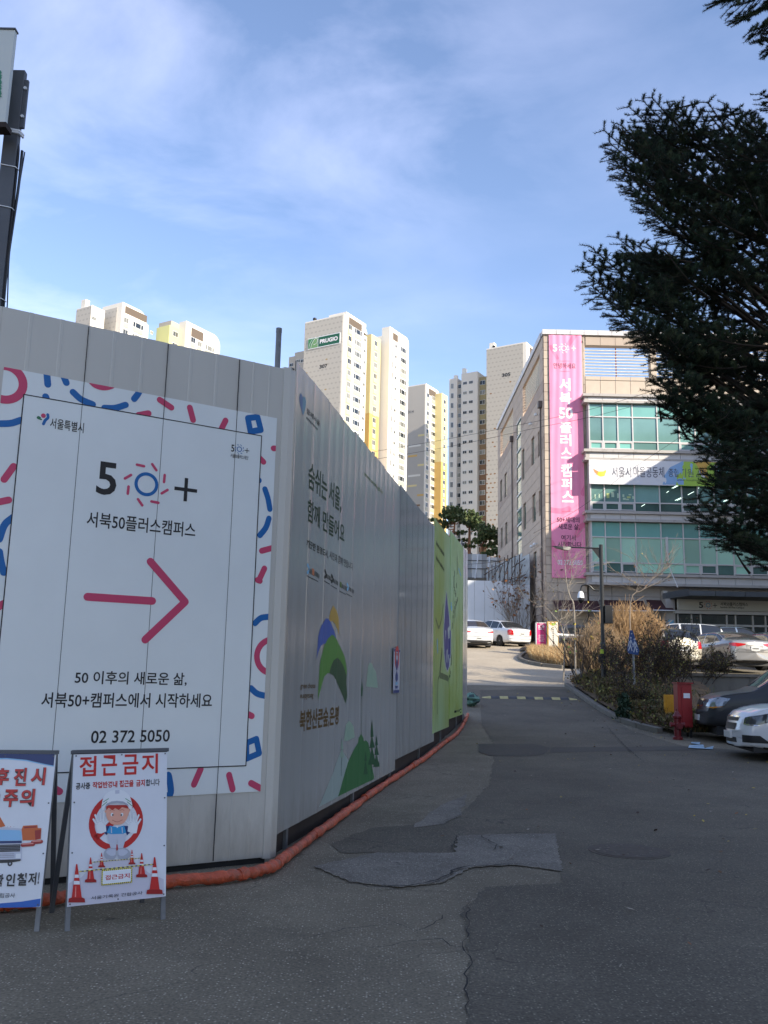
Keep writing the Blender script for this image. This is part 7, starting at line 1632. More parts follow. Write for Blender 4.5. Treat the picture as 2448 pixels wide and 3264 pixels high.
MODERN = mk(SEDAN, L=4.75, W=1.83, xf=1.38, xr=-1.42, rw=.325, top=[(-2.375,.80),(-2.34,1.02),(-2.2,1.09),(-1.85,1.12),(-1.6,1.19),(-1.05,1.40),(-.5,1.465),(.1,1.46),(.5,1.38),(.95,1.14),(1.2,1.04),(1.8,.93),(2.2,.78),(2.34,.62),(2.375,.52)], belt=[(-2.375,.78),(-2.3,.99),(-1.8,1.05),(-.5,1.0),(.9,.96),(1.7,.88),(2.2,.70),(2.375,.48)], plan=[(-2.375,.84),(-2.28,.93),(-2.0,.975),(-1.2,1),(.5,1),(1.6,.97),(2.1,.92),(2.3,.84),(2.375,.74)],
    glass=(-1.75,-.98,.45,1.12), side=(-1.5,.85), pillars=(-.2,-1.0), doorlines=(.78,-.2,-1.1), handles=(.05,-.86), plate_r=.78, rearglass=CGLR, regions=DEFREG,
    decals=[corner('tail_lamp', TAIL, 160, (-2.25,.62), [(.26,.90),(.30,.95),(-.10,.985),(-.28,.975),(-.27,.88),(0,.84)]), ('plate_recess', mat('recess_grey', (.16,.155,.15), .4), [(-.36,.68),(.36,.68),(.34,.90),(-.34,.90)], 180, dict(both=False, lift=.003)), ('boot_chrome', CHR, [(-.36,.90),(.36,.90),(.36,.918),(-.36,.918)], 180, dict(both=False)), ('badge', CHR, [(-.06,.985),(.06,.985),(.03,1.01),(-.03,1.01)], 180, dict(both=False)),
      ('bumper_gap', TRIM, [(-.72,.640),(.72,.640),(.72,.652),(-.72,.652)], 180, dict(both=False)), ('bumper_vent', TRIM, [(-.66,.28),(.66,.28),(.72,.36),(-.72,.36)], 180, dict(both=False)), corner('headlamp', HEAD, 35, (2.15,.62), [(-.24,.62),(.24,.66),(.28,.78),(-.2,.74)])])
LAMPS_HI = [corner('tail_lamp', TAIL, 160, (-2.25,.66), [(.20,.86),(.22,.93),(-.26,.96),(-.24,.86)]), ('bumper_gap', TRIM, [(-.76,.66),(.76,.66),(.76,.672),(-.76,.672)], 180, dict(both=False)), ('bumper_insert', TRIM, [(-.80,.28),(.80,.28),(.74,.46),(-.74,.46)], 180, dict(both=False)), ('handle_strip', CHR, [(-.30,.86),(.30,.86),(.30,.88),(-.30,.88)], 180, dict(both=False))]
HATCH = mk(SEDAN, L=4.3, W=1.76, xf=1.30, xr=-1.28, rw=.31, top=[(-2.15,.80),(-2.12,1.0),(-2.0,1.16),(-1.7,1.36),(-1.3,1.46),(-.6,1.50),(0,1.50),(.4,1.42),(.85,1.18),(1.1,1.03),(1.6,.93),(2.0,.80),(2.13,.62),(2.15,.52)], belt=[(-2.15,.78),(-2.08,.95),(-1.7,1.0),(0,.96),(.9,.94),(1.6,.87),(2.0,.72),(2.15,.5)], plan=[(-2.15,.84),(-2.08,.93),(-1.8,.975),(-1,1),(.5,1),(1.4,.97),(1.9,.92),(2.1,.84),(2.15,.74)], glass=(-2.08,-1.55,.35,1.05), side=(-1.75,.80), pillars=(-.2,-1.05), plate_r=.72, regions=DEFREG,
    decals=[corner('tail_lamp', TAIL, 150, (-2.02,.72), [(.14,.74),(-.16,.74),(-.18,.94),(-.10,1.02),(.12,1.0)]), ('bumper_gap', TRIM, [(-.70,.62),(.70,.62),(.70,.634),(-.70,.634)], 180, dict(both=False))])
SUV = mk(SEDAN, L=4.45, W=1.83, xf=1.32, xr=-1.32, rw=.36, tumble=.30, bot=[.42,.30,.30,.36], top=[(-2.225,.95),(-2.2,1.2),(-2.1,1.45),(-1.9,1.62),(-1.5,1.69),(-.5,1.73),(.2,1.70),(.55,1.58),(.95,1.28),(1.2,1.14),(1.7,1.05),(2.05,.95),(2.2,.78),(2.225,.66)], belt=[(-2.225,.9),(-2.1,1.1),(-1.5,1.12),(0,1.08),(.9,1.05),(1.6,1.0),(2.05,.86),(2.225,.64)], plan=[(-2.225,.90),(-2.15,.95),(-1.8,.98),(-1,1),(.6,1),(1.5,.98),(2.0,.94),(2.18,.88),(2.225,.80)], glass=(-2.16,-1.95,.42,1.10), side=(-1.95,.85), pillars=(-.15,-1.05,), plate_f=.50,
    regions=[('black_bumper', mat('textured_black_plastic', (.020, .020, .022), .65), lambda x,y,z,n: (z < .68))],
    decals=[corner('headlamp', HEAD, 50, (1.98,.74), [(-.26,.76),(-.02,.735),(.20,.78),(.30,.93),(.12,.955),(-.18,.90)]), corner('indicator', AMB, 50, (1.98,.74), [(-.25,.735),(.0,.715),(.19,.76),(.0,.75)], lift=.010), ('grille', CHR, [(-.36,.74),(.36,.74),(.40,.90),(-.40,.90)], 0, dict(both=False)), ('grille_mesh', TRIM, [(-.32,.77),(.32,.77),(.35,.87),(-.35,.87)], 0, dict(both=False, lift=.012)), ('bumper_slot', TRIM, [(-.5,.40),(.5,.40),(.45,.48),(-.45,.48)], 0, dict(both=False))])
HDK = mat('headlamp_dark', (.05, .055, .06), .08, .3, coat=1)
FRONT = mk(MODERN, L=4.6, W=1.80, xf=1.36, xr=-1.33, bow=.20, top=[(-2.3,.80),(-2.26,1.02),(-2.1,1.09),(-1.8,1.12),(-1.6,1.19),(-1.0,1.41),(-.5,1.475),(.1,1.47),(.5,1.39),(.95,1.17),(1.2,1.07),(1.75,.99),(2.05,.91),(2.2,.82),(2.27,.70),(2.3,.56)], belt=[(-2.3,.78),(-2.2,.99),(-1.7,1.05),(-.5,1.0),(.9,.98),(1.6,.94),(2.05,.84),(2.22,.70),(2.3,.5)], plan=[(-2.3,.84),(-2.2,.93),(-2.0,.975),(-1.2,1),(.5,1),(1.5,.985),(1.95,.95),(2.15,.90),(2.26,.84),(2.3,.76)], plate_r=.8, plate_f=.44, regions=DEFREG,
    decals=[corner('headlamp', HDK, 50, (1.88,.74), [(-.30,.655),(-.05,.64),(.14,.70),(.46,.93),(.30,.90),(.02,.83),(-.28,.775)]), corner('headlamp_rim', CHR, 50, (1.88,.74), [(-.29,.645),(-.05,.63),(.02,.645),(-.05,.65),(-.28,.665)], lift=.011), ('upper_grille', TRIM, [(-.42,.70),(.42,.70),(.44,.76),(-.44,.76)], 0, dict(both=False)), ('grille_bar', CHR, [(-.44,.765),(.44,.765),(.42,.79),(-.42,.79)], 0, dict(both=False, lift=.012)), ('lower_grille', TRIM, [(-.36,.54),(.36,.54),(.40,.66),(-.40,.66)], 0, dict(both=False)),
      corner('fog_recess', TRIM, 45, (1.98,.72), [(-.24,.33),(.24,.33),(.10,.46),(-.24,.46)]), ('intake', TRIM, [(-.42,.31),(.42,.31),(.38,.40),(-.38,.40)], 0, dict(both=False)), ('bonnet_gap', TRIM, [(.5,.845),(1.6,.955),(1.6,.963),(.5,.853)], 75, {})])
PW_ = paint('car_paint_white', (.66, .67, .68)); PS = paint('car_paint_silver', (.26, .255, .25), .35); PB = mat('car_paint_black', (.010, .011, .013), .42, 0, coat=.12); PC = paint('car_paint_champagne', (.52, .48, .38), .2); PBL = paint('car_paint_steel_blue', (.14, .19, .26), .35); PDK = paint('car_paint_charcoal', (.03, .032, .038), .3)
def place(x, y, D, zb=None):
    p = PY(x, y, D); return (p.x, D, tz(p.x, D) if zb is None else zb)
def cpos(px, D, dz=0): p = PY(px, 2150, D); return (p.x, D, tz(p.x, D)+dz)
H = math.radians
def pitch(t, a): t.matrix_world = t.matrix_world @ Matrix.Rotation(-a, 4, 'Y')
# rear ends on the slope: heading = direction of the nose
c1 = car('parked_car', 'older white saloon seen from behind, parked before the white hoarding', cpos(1588, 52.3), H(118), OLD, PW_); pitch(c1, math.atan(.11)*.8)
c2 = car('parked_car', 'white saloon cut by the ribbed hoarding edge, left of the other white saloon', cpos(1488, 50.6), H(100), mk(MODERN, decals=LAMPS_HI, plate_r=.56), PW_); pitch(c2, math.atan(.11)*.9)
car('parked_car', 'silver saloon seen from behind, parked above the retaining wall', cpos(2302, 35.4, .0), H(99), MODERN, PS)
car('parked_car', 'champagne hatchback half hidden behind the brown shrub', cpos(2092, 35.4), H(102), mk(HATCH, top=[(-2.15,.80),(-2.12,1.0),(-2.0,1.2),(-1.7,1.42),(-1.3,1.50),(-.6,1.54),(0,1.53),(.4,1.44),(.85,1.2),(1.1,1.05),(1.6,.95),(2.0,.82),(2.13,.64),(2.15,.54)]), PC)
car('parked_car', 'white estate car seen from its side behind the champagne hatchback', cpos(2150, 41.5, .0), H(176), mk(SUV, plate_f=None, regions=DEFREG, decals=[]), PW_)
car('parked_car', 'steel blue saloon roof showing behind the silver saloon', cpos(2345, 45.0, .12), H(4), mk(MODERN, decals=[], plate_r=None), PBL)
car('parked_car', 'dark charcoal car at the right edge behind the silver saloon', cpos(2462, 37.5), H(95), mk(MODERN), PDK)
car('parked_car', 'charcoal hatchback glimpsed through the tan shrub near the building', cpos(1842, 47.0), H(20), mk(HATCH), PDK)
car('parked_car', 'white car glimpsed behind the tan shrub and crossing sign', cpos(2040, 43.5), H(10), mk(OLD, decals=[], plate_r=None), PW_)
car('parked_car', 'black off-roader with dark bumper facing left beside the red cabinet', (PY(2236, 2300, 20.0).x + 2.26, 20.0, tz(9, 20)), H(170), SUV, PB)
cF = car('parked_car', 'white saloon front with dark headlamp at the right edge, nearest of the parked cars', (PY(2334, 2300, 17.15).x + 2.33, 17.15, tz(8, 17)), H(172), FRONT, PW_)
for s_ in (-1, 1):
    q = Matrix.Rotation(s_*math.radians(38), 4, 'Z')
    for nm, x_, y_, z_, r_ in (('fog_lamp', 1.985, .66, .395, .055), ('headlamp_lens', 1.93, .66, .735, .052), ('headlamp_lens', 1.80, .755, .785, .045)):
        m = MB(); m.lathe((0, 0, 0), [(r_, -.06), (r_, .02), (r_*.7, .035), (.001, .04)], 14, axis='x'); o = m.ob(nm, HEAD, cF, smooth=True); o.matrix_basis = Matrix.Translation((x_, s_*y_, z_)) @ q
# ---------------------------------------------------------------- vegetation
def leafy(name, pts, size, mats, mi=None, kind=None, parent=None, aspect=1.6, up=.0):
    """small folded leaf faces at pts (n,3)"""
    n = len(pts); pts = np.asarray(pts, float); d = RNG.normal(size=(n, 3)); d[:, 2] += up; d /= np.linalg.norm(d, axis=1)[:, None]; e = RNG.normal(size=(n, 3)); e -= d*(e*d).sum(1)[:, None]; e /= np.linalg.norm(e, axis=1)[:, None]
    s = (size*RNG.uniform(.6, 1.4, n))[:, None]; a = pts - d*s*.5*aspect; b = pts + e*s*.5; c = pts + d*s*.5*aspect; f = pts - e*s*.5
    V_ = np.stack([a, b, c, f], 1).reshape(-1, 3); F_ = np.arange(4*n).reshape(-1, 4)
    return link(name, np_mesh(name, V_, F_, mats, mi), parent, False, kind)
def sticks(P0, P1, R0, R1):
    """3-sided tapered sticks; returns V, F (quads)"""
    P0, P1 = np.asarray(P0, float), np.asarray(P1, float); n = len(P0); d = P1-P0; d /= np.linalg.norm(d, axis=1)[:, None]+1e-9; h = np.where(np.abs(d[:, 2:3]) > .9, [[1, 0, 0]], [[0, 0, 1.]]); a = np.cross(h, d); a /= np.linalg.norm(a, axis=1)[:, None]+1e-9; b = np.cross(d, a); V_ = []
    for P, R in ((P0, np.asarray(R0)), (P1, np.asarray(R1))):
        for k in range(3): q = 2*math.pi*k/3; V_.append(P + (a*math.cos(q)+b*math.sin(q))*np.broadcast_to(R, n)[:, None])
    V_ = np.stack(V_, 1).reshape(-1, 3); o = np.arange(n)[:, None]*6; F_ = np.concatenate([o+np.array([[k, (k+1) % 3, 3+(k+1) % 3, 3+k]]) for k in range(3)]); return V_, F_
def grow(root, dirn, length, rad, depth, spread, nb, segs, out, jit=.25, up=.1):
    p = Vector(root); d = Vector(dirn).normalized(); L_ = length/segs; r = rad
    for i in range(segs):
        d = (d + Vector((random.gauss(0, jit), random.gauss(0, jit), random.gauss(0, jit)+up))*.5).normalized(); q = p + d*L_; r2 = r*.84; out.append((tuple(p), tuple(q), r, r2))
        if depth > 0:
            for _ in range(nb):
                if random.random() < .75:
                    nd = (d + Vector((random.uniform(-1, 1), random.uniform(-1, 1), random.uniform(-.3, .8)))*spread).normalized(); grow(q, nd, length*.58*random.uniform(.6, 1.1), r2*.6, depth-1, spread, nb, max(2, segs-1), out, jit, up)
        p, r = q, r2
def shrub(name, label, cat, base, n_stem, h, depth, spread, mt, leaf=None, nb=2, rad=.02, lean=.5, segs=4, group=None, jit=.25, minr=.004, basespread=.2):
    t = thing(name, label, cat, base, 0, group); out = []
    for _ in range(n_stem):
        a = random.uniform(0, 6.283); d = (math.cos(a)*lean*random.random(), math.sin(a)*lean*random.random(), 1); grow(Vector(base)+Vector((math.cos(a), math.sin(a), 0))*random.uniform(0, basespread), d, h*random.uniform(.6, 1), rad, depth, spread, nb, segs, out, jit)
    P0, P1 = [o[0] for o in out], [o[1] for o in out]; R0 = np.maximum(minr, [o[2] for o in out]); R1 = np.maximum(minr*.8, [o[3] for o in out]); V_, F_ = sticks(P0, P1, R0, R1)
    link('branches', np_mesh('branches', V_, F_, mt), t, False)
    if leaf:
        frac, size, lm, zmin, zmax = leaf; T_ = np.array(P1); k = RNG.random(len(T_)) < frac; T_ = T_[k]; z = T_[:, 2]-base[2]; T_ = T_[(z > zmin) & (z < zmax)]
        if len(T_): nrep = 3 if size < .05 else 2; T2 = np.repeat(T_, nrep, 0) + RNG.normal(size=(nrep*len(T_), 3))*size*1.3; leafy('leaves', T2, size, lm, RNG.integers(0, len(lm), len(T2)), None, t)
    return t
TAN = mat('twig_tan', (.40, .26, .13), .85, var=(3, .25)); TWG = mat('twig_grey', (.22, .18, .14), .85); TWD = mat('twig_dark', (.05, .038, .03), .85, var=(3, .3)); BIRCH = mat('pale_bark', (.27, .235, .19), .8, var=(6, .2))
LFS = [mat('leaf_rust', (.22, .085, .03), .8), mat('leaf_brown', (.12, .065, .03), .8), mat('leaf_yellow', (.40, .30, .04), .8)]; LFD = [mat('leaf_dark_brown', (.050, .028, .017), .8), mat('leaf_umber', (.075, .040, .020), .8), mat('leaf_olive', (.060, .055, .022), .8), mat('leaf_ochre', (.14, .085, .03), .8), mat('leaf_yellow_green', (.20, .18, .04), .8)]; LFG = [mat('leaf_pale_green', (.18, .26, .06), .8), mat('leaf_mid_green', (.06, .11, .03), .8)]
# tan twiggy shrub behind the lamp: a dense upright dome of thin twigs
def twig_dome(name, label, base, rx, ry, h, n, mt, label_cat='shrub', tip=.3):
    t = thing(name, label, label_cat, base); b = np.array(base); P0 = []; P1 = []
    for _ in range(n):
        a = random.uniform(0, 6.283); r = math.sqrt(random.random()); foot = b + np.array([rx*.35*r*math.cos(a), ry*.35*r*math.sin(a), 0]); hh_ = h*(1-.45*r*r)*random.uniform(.65, 1.02); top_ = b + np.array([rx*r*math.cos(a), ry*r*math.sin(a), hh_]); m1 = foot*.5+top_*.5 + np.array([0, 0, hh_*.12]) + RNG.normal(size=3)*.08
        P0 += [foot, m1]; P1 += [m1, top_]
        for k in range(4): s_ = m1 + (top_-m1)*random.uniform(0, .95); e_ = s_ + RNG.normal(size=3)*np.array([.16, .16, .1]) + np.array([0, 0, .28]); P0.append(s_); P1.append(e_)
    V_, F_ = sticks(P0, P1, .009, .006); link('twigs', np_mesh('twigs', V_, F_, mt), t, False); return t
p = PY(2010, 2120, 34.5); twig_dome('twiggy_shrub', 'large tan leafless shrub of fine upright twigs behind the street lamp', (p.x, 34.5, 1.75), 1.75, 1.3, 2.75, 1500, TAN)
p = PY(1905, 2120, 33.0); twig_dome('twiggy_shrub', 'looser tan leafless shrub left of the lamp post', (p.x, 33.0, 1.6), 1.2, .9, 2.0, 520, mat('twig_straw', (.34, .24, .14), .85, var=(3, .3)))
# small bare trees
p = PY(1835, 2165, 32.3); b0 = (p.x, 32.3, 1.45)
def bare(label, base, pts_px, D, rad, mt=BIRCH, tw=14, hl=.8, leafp=None):
    t = thing('bare_tree', label, 'tree', base); out = []
    pts = [Vector(base)] + [PY(x, y, D) for x, y in pts_px]; pts = smooth_pts(pts, 4); n = len(pts)
    m = MB(); rr = [rad*(1-.8*i/(n-1)) for i in range(n)]; m.tube(pts, rr, 7); m.ob('trunk', mt, t, False)
    for _ in range(tw):
        i = random.randint(n//4, n-2); d = Vector((random.uniform(-1, 1), random.uniform(-.6, .6), random.uniform(.1, 1))); grow(pts[i], d, hl*random.uniform(.5, 1.3), rr[i]*.5, 1, .7, 2, 4, out, .3)
    P0, P1 = [o[0] for o in out], [o[1] for o in out]; V_, F_ = sticks(P0, P1, np.maximum(.006, [o[2] for o in out]), np.maximum(.005, [o[3] for o in out])); link('branches', np_mesh('branches', V_, F_, mt), t, False)
    if leafp: T_ = np.array(P1)[RNG.random(len(P1)) < leafp]; leafy('leaves', T_, .045, LFS, RNG.integers(0, 3, len(T_)), None, t)
    return t
bare('leaning pale barked sapling crossing the lower edge of the pink banner', b0, ((1830, 1945), (1818, 1905), (1808, 1870), (1802, 1820), (1803, 1790)), 32.3, .035, tw=16, hl=1.0)
bare('thin bare sapling with long branches reaching left over the pillars', (b0[0]-.3, 33, 1.5), ((1800, 2060), (1790, 2000), (1762, 1960), (1735, 1935), (1705, 1935)), 33, .03, tw=18, hl=.9, leafp=.06)
bare('wide bare branched sapling with rust tips in front of the ground floor', (p.x+2.2, 33, 1.7), ((2010, 1920), (2050, 1880), (2085, 1840), (2115, 1830)), 33, .028, mt=TWG, tw=20, hl=1.2, leafp=.05)
shrub('leafy_shrub', 'dark stemmed shrub with few rust and green leaves left of the lamp post', 'shrub', (PY(1848, 2160, 31).x, 31, 1.4), 7, 2.2, 2, .6, TWD, (.09, .055, LFS+LFG, .8, 3), rad=.02, lean=.8)
# dark leafy mass right of the lamp on the bed
k = 0
for (px_, D0, h, n, lab) in ((2050, 28.0, 1.15, 12, 'dense dark brown shrub just right of the crossing sign'), (2110, 28.2, 1.45, 15, 'broad dark brown shrub with small dead leaves before the parked hatchback'), (2168, 28.6, 1.25, 11, 'dark shrub with yellow leaf tips above the retaining wall end'), (1985, 30.0, 1.1, 8, 'dark open shrub between lamp post and crossing sign'), (2075, 24.5, .85, 9, 'low dark shrub left of the yellow board'), (2225, 29.2, 1.0, 7, 'low brown shrub at the left end of the retaining wall')):
    p = PY(px_, 2200, D0); z = bz_at(p.x, D0)
    shrub('leafy_shrub', lab, 'shrub', (p.x, D0, z-.05), n, h, 2, .75, TWD, (.42, .036, LFD, .1, 3), nb=3, rad=.014, lean=1.3, segs=4, basespread=.5, minr=.005)
# low green and straw undergrowth along the kerb: countless blades
def blades(name, label, pts, hgt, mats, spread=.5, w=.012, kind='stuff'):
    n = len(pts); pts = np.asarray(pts, float); tip = pts + np.stack([RNG.normal(size=n)*hgt*spread, RNG.normal(size=n)*hgt*spread, hgt*RNG.uniform(.5, 1.15, n)], 1); side = RNG.normal(size=(n, 3)); side[:, 2] = 0; side /= np.linalg.norm(side, axis=1)[:, None]; mid = (pts+tip)/2 + np.array([0, 0, hgt*.12])
    V_ = np.stack([pts-side*w, pts+side*w, mid+side*w*.8, mid-side*w*.8, tip], 1).reshape(-1, 3); o = np.arange(n)[:, None]*5; q = np.concatenate([o+np.array([[0, 1, 2]]), o+np.array([[0, 2, 3]]), o+np.array([[3, 2, 4]])]); mi = np.tile(RNG.integers(0, len(mats), n), 3)
    ob_ = link(name, np_mesh(name, V_, q, mats, mi)); tag(ob_, label, 'grass' if 'grass' in name else 'undergrowth', None, kind); return ob_
STR = [mat('straw_grass', (.50, .33, .15), .8), mat('straw_grass_dark', (.34, .20, .085), .8), mat('straw_grass_pale', (.58, .44, .24), .8)]
GR = [mat('weed_green', (.055, .085, .025), .8), mat('weed_olive', (.12, .11, .035), .8), mat('weed_straw', (.22, .15, .06), .8), mat('weed_brown', (.11, .065, .03), .8)]
pts = []
A0 = [Vector((p.x, p.y)) for p in IKP]
while len(pts) < 16000:
    x, y = random.uniform(6.5, 10), random.uniform(38, 45.5)
    f = np.interp(y, [q.y for q in A0][::-1], [q.x for q in A0][::-1]) if y < A0[0].y else A0[0].x
    if x < f + .35: continue
    if random.random() > math.exp(-((x-f-.35)/1.6)): continue
    pts.append((x, y, tz(x, y)+.1))
blades('dry_grass', 'golden dry grass covering the kerbed island around the pillars', pts, .50, STR, .30, .010)
pts = []; kx, ky = [p.x for p in KP], [p.y for p in KP]
while len(pts) < 15000:
    y = random.uniform(20.6, 32.6); x0 = float(np.interp(y, ky[::-1], kx[::-1])); x = x0 + .2 + abs(random.gauss(0, .9)); pts.append((x, y, bz_at(x, y)-.02))
pts = np.array(pts); blades('undergrowth', 'straggly green and brown undergrowth along the kerbed bed', pts, .26, GR, .45, .009)
o = leafy('leaf_litter', np.stack([pts[::3, 0]+RNG.normal(size=len(pts[::3]))*.2, pts[::3, 1], pts[::3, 2]+.05+RNG.random(len(pts[::3]))*.18], 1), .055, LFD+[LFS[0]], RNG.integers(0, 5, len(pts[::3])), 'stuff'); tag(o, 'brown and ochre dead leaves caught in the bed', 'leaves')
# dark green conifer tuft in the bed
p = PY(1990, 2235, 23.5); pp = RNG.normal(size=(700, 3))*np.array([.09, .09, .0]); hgt = RNG.random(700); pp[:, :2] *= (1.3-hgt)[:, None]; pp[:, 2] = hgt*.62; t = thing('small_conifer', 'small dark green conifer seedling at the kerb below the shrubs', 'shrub', (p.x, 23.5, bz_at(p.x, 23.5))); leafy('foliage', pp+np.array([p.x, 23.5, bz_at(p.x, 23.5)]), .05, [mat('conifer_dark_green', (.012, .035, .014), .8)], None, None, t, 2.2, 1.0); m = MB(); m.tube([(0, 0, -.05), (0, 0, .6)], [.015, .004], 5); m.ob('stem', TWD, t)
# shrub with dry leaves in front of the white hoarding
shrub('leafy_shrub', 'rusty leaved small tree before the white hoarding right of the white saloon', 'shrub', (PY(1655, 2060, 56).x, 56, tz(8, 56)), 9, 3.3, 2, .55, TWG, (.30, .13, [LFS[0], mat('leaf_dusty_tan', (.30, .20, .13), .8), LFS[1]], 2.0, 5), rad=.03, lean=.75, minr=.010)
# fallen leaves on the lane
n = 420; ys = RNG.uniform(3.5, 31, n); xs_ = np.where(RNG.random(n) < .55, np.interp(ys, ky[::-1], kx[::-1]) - np.abs(RNG.normal(size=n))*.7, RNG.uniform(0, 7, n)); xs_ = np.where(ys < 20, np.where(RNG.random(n) < .4, RNG.uniform(4, 8, n), RNG.uniform(.6, 6, n)), xs_)
P = np.stack([xs_, ys, [tz(x, y)+.022 for x, y in zip(xs_, ys)]], 1); keep = xs_ > (.2*(ys-7.93)-.5); P = P[keep]; th = RNG.uniform(0, 6.28, len(P)); s = RNG.uniform(.012, .035, len(P)); dx_ = np.stack([np.cos(th), np.sin(th), RNG.normal(size=len(P))*.2], 1)*s[:, None]; dy_ = np.stack([-np.sin(th), np.cos(th), RNG.normal(size=len(P))*.3], 1)*s[:, None]*.6
V_ = np.stack([P-dx_, P+dy_, P+dx_, P-dy_], 1).reshape(-1, 3); o = link('fallen_leaves', np_mesh('fallen_leaves', V_, np.arange(len(V_)).reshape(-1, 4), LFS+[LFD[0], mat('pale_leaf', (.30, .26, .20), .8)], RNG.integers(0, 5, len(P)))); tag(o, 'scattered small dead leaves on the asphalt', 'leaves', None, 'stuff')
n = 260; xs_ = RNG.uniform(7.0, 8.2, n); ys = np.interp(xs_, [7, 8.2], [32.6, 31.4]) + RNG.normal(size=n)*.35; P = np.stack([xs_, ys, [tz(a, b)+.08+RNG.random()*.1 for a, b in zip(xs_, ys)]], 1); o = leafy('leaf_pile', P, .11, LFS, RNG.integers(0, 3, n), 'stuff'); tag(o, 'heap of rust and yellow leaves at the start of the kerb', 'leaves')
# ---------------------------------------------------------------- pines on the slope
PBK = mat('pine_bark_red', (.32, .15, .08), .85, var=(4, .25)); PN = [mat('pine_green', (.11, .155, .055), .8), mat('pine_green_dark', (.055, .088, .036), .8), mat('pine_green_warm', (.20, .21, .085), .8)]
def pine(label, D, base_px, trunk, clumps):
    b = PY(*base_px, D); t = thing('pine_tree', label, 'pine tree', (b.x, D, b.z-1), 0, 'pines on the slope before the towers'); pts = [Vector((b.x, D, b.z-1))] + [PY(x, y, D) for x, y in trunk]; pts = smooth_pts(pts, 4); m = MB(); n = len(pts); m.tube(pts, [.20*(1-.65*i/(n-1)) for i in range(n)], 7); m.ob('trunk', PBK, t, False); allp = []
    m = MB()
    for (x, y, rx, ry) in clumps:
        c = PY(x, y, D + random.uniform(-1.2, 1.2)); s = D/FPX; near = min(pts, key=lambda q: (q-c).length + abs(q.z-c.z+rx*s)*.5); m.tube(smooth_pts([near, near.lerp(c, .5)+Vector((0, 0, -.15)), c], 3), [.06, .055, .05, .045, .04, .035, .02][:7], 5)
        k = int(rx*ry*5.0); q = RNG.normal(size=(k, 3)); q /= np.linalg.norm(q, axis=1)[:, None]; q *= RNG.random(k)[:, None]**.45; q = q*np.array([rx*s*1.2, rx*s*1.2, ry*s*1.15])
        sub = np.round(q/(.42))*.42*.65 + q*.35; allp.append(sub + np.array(c))
    m.ob('limbs', PBK, t, False); A_ = np.concatenate(allp); leafy('crown', A_, .17, PN, RNG.choice(3, len(A_), p=[.5, .28, .22]), None, t, 2.0, .3)
U = lambda x, y: (1300+x/4.879, 1580+y/4.879)
pine('pine with layered flat crown nearest the green mural, leftmost of the pines', 84, U(675, 690), [U(668, 640), U(690, 590), U(722, 520), U(728, 440)], [(*U(690, 250), 26, 12), (*U(620, 230), 16, 9), (*U(770, 240), 18, 10), (*U(560, 300), 12, 7), (*U(650, 330), 22, 9), (*U(760, 330), 20, 9), (*U(500, 400), 10, 6), (*U(560, 480), 13, 7), (*U(600, 430), 12, 6), (*U(820, 380), 12, 6), (*U(380, 375), 13, 4), (*U(780, 580), 14, 6), (*U(850, 560), 10, 5)])
pine('tall straight red trunked pine in the middle of the pines', 86, U(960, 880), [U(955, 780), U(958, 640), U(958, 500), U(950, 430)], [(*U(950, 290), 22, 10), (*U(900, 340), 18, 9), (*U(1020, 330), 20, 10), (*U(960, 390), 24, 9), (*U(1060, 400), 18, 10), (*U(1000, 470), 16, 8), (*U(880, 420), 12, 6), (*U(1100, 480), 16, 9), (*U(860, 690), 14, 6), (*U(900, 780), 11, 6), (*U(970, 790), 14, 5)])
pine('low spreading pine beside the campus building, rightmost of the pines', 83, U(1150, 900), [U(1150, 850), U(1165, 770), U(1190, 700), U(1230, 620)], [(*U(1180, 500), 20, 9), (*U(1260, 540), 22, 10), (*U(1340, 560), 16, 9), (*U(1380, 640), 12, 8), (*U(1180, 600), 22, 10), (*U(1100, 680), 16, 7), (*U(1060, 720), 12, 5), (*U(1280, 660), 20, 9), (*U(1350, 740), 14, 8), (*U(1250, 780), 16, 6), (*U(1390, 880), 10, 10), (*U(1230, 900), 16, 7), (*U(1320, 860), 16, 8)])
m = MB()
# ---------------------------------------------------------------- big fir at the right
NDL = [mat('fir_needle', (.020, .036, .017), .8, spec=.2), mat('fir_needle_dark', (.010, .019, .010), .8, spec=.2), mat('fir_needle_olive', (.042, .054, .024), .8, spec=.2)]
OUT = [(1924,415),(1985,392),(2002,338),(2040,322),(2077,308),(2150,318),(2200,360),(2225,375),(2245,325),(2320,325),(2400,360),(2450,372),(2800,330),(2800,2050),(2470,1790),(2408,1750),(2400,1722),(2350,1712),(2300,1700),(2266,1662),(2262,1650),(2300,1640),(2350,1600),(2420,1560),(2440,1545),(2395,1565),(2340,1575),(2290,1575),(2240,1612),(2212,1625),(2222,1592),(2245,1550),(2258,1516),(2245,1470),(2246,1408),(2221,1373),(2145,1335),(2100,1290),(2075,1250),(2100,1235),(2095,1180),(2112,1140),(2108,1105),(2118,1072),(2060,1088),(2030,1050),(2025,1005),(1955,990),(1926,950),(1890,918),(1858,862),(1862,822),(1880,785),(1930,800),(1968,757),(2012,765),(2060,775),(2120,790),(2170,815),(2215,825),(2204,800),(2180,745),(2150,712),(2100,700),(2086,655),(2050,635),(2010,606),(1985,570),(1952,508),(1940,470)]
OX = np.array(OUT, float)
def inside(x, y):
    c = np.zeros(len(x), bool); j = len(OX)-1
    for i in range(len(OX)):
        xi, yi = OX[i]; xj, yj = OX[j]; k = ((yi > y) != (yj > y)) & (x < (xj-xi)*(y-yi)/(yj-yi+1e-9)+xi); c ^= k; j = i
    return c
RMn = np.array([[RM[i][j] for j in range(3)] for i in range(3)])
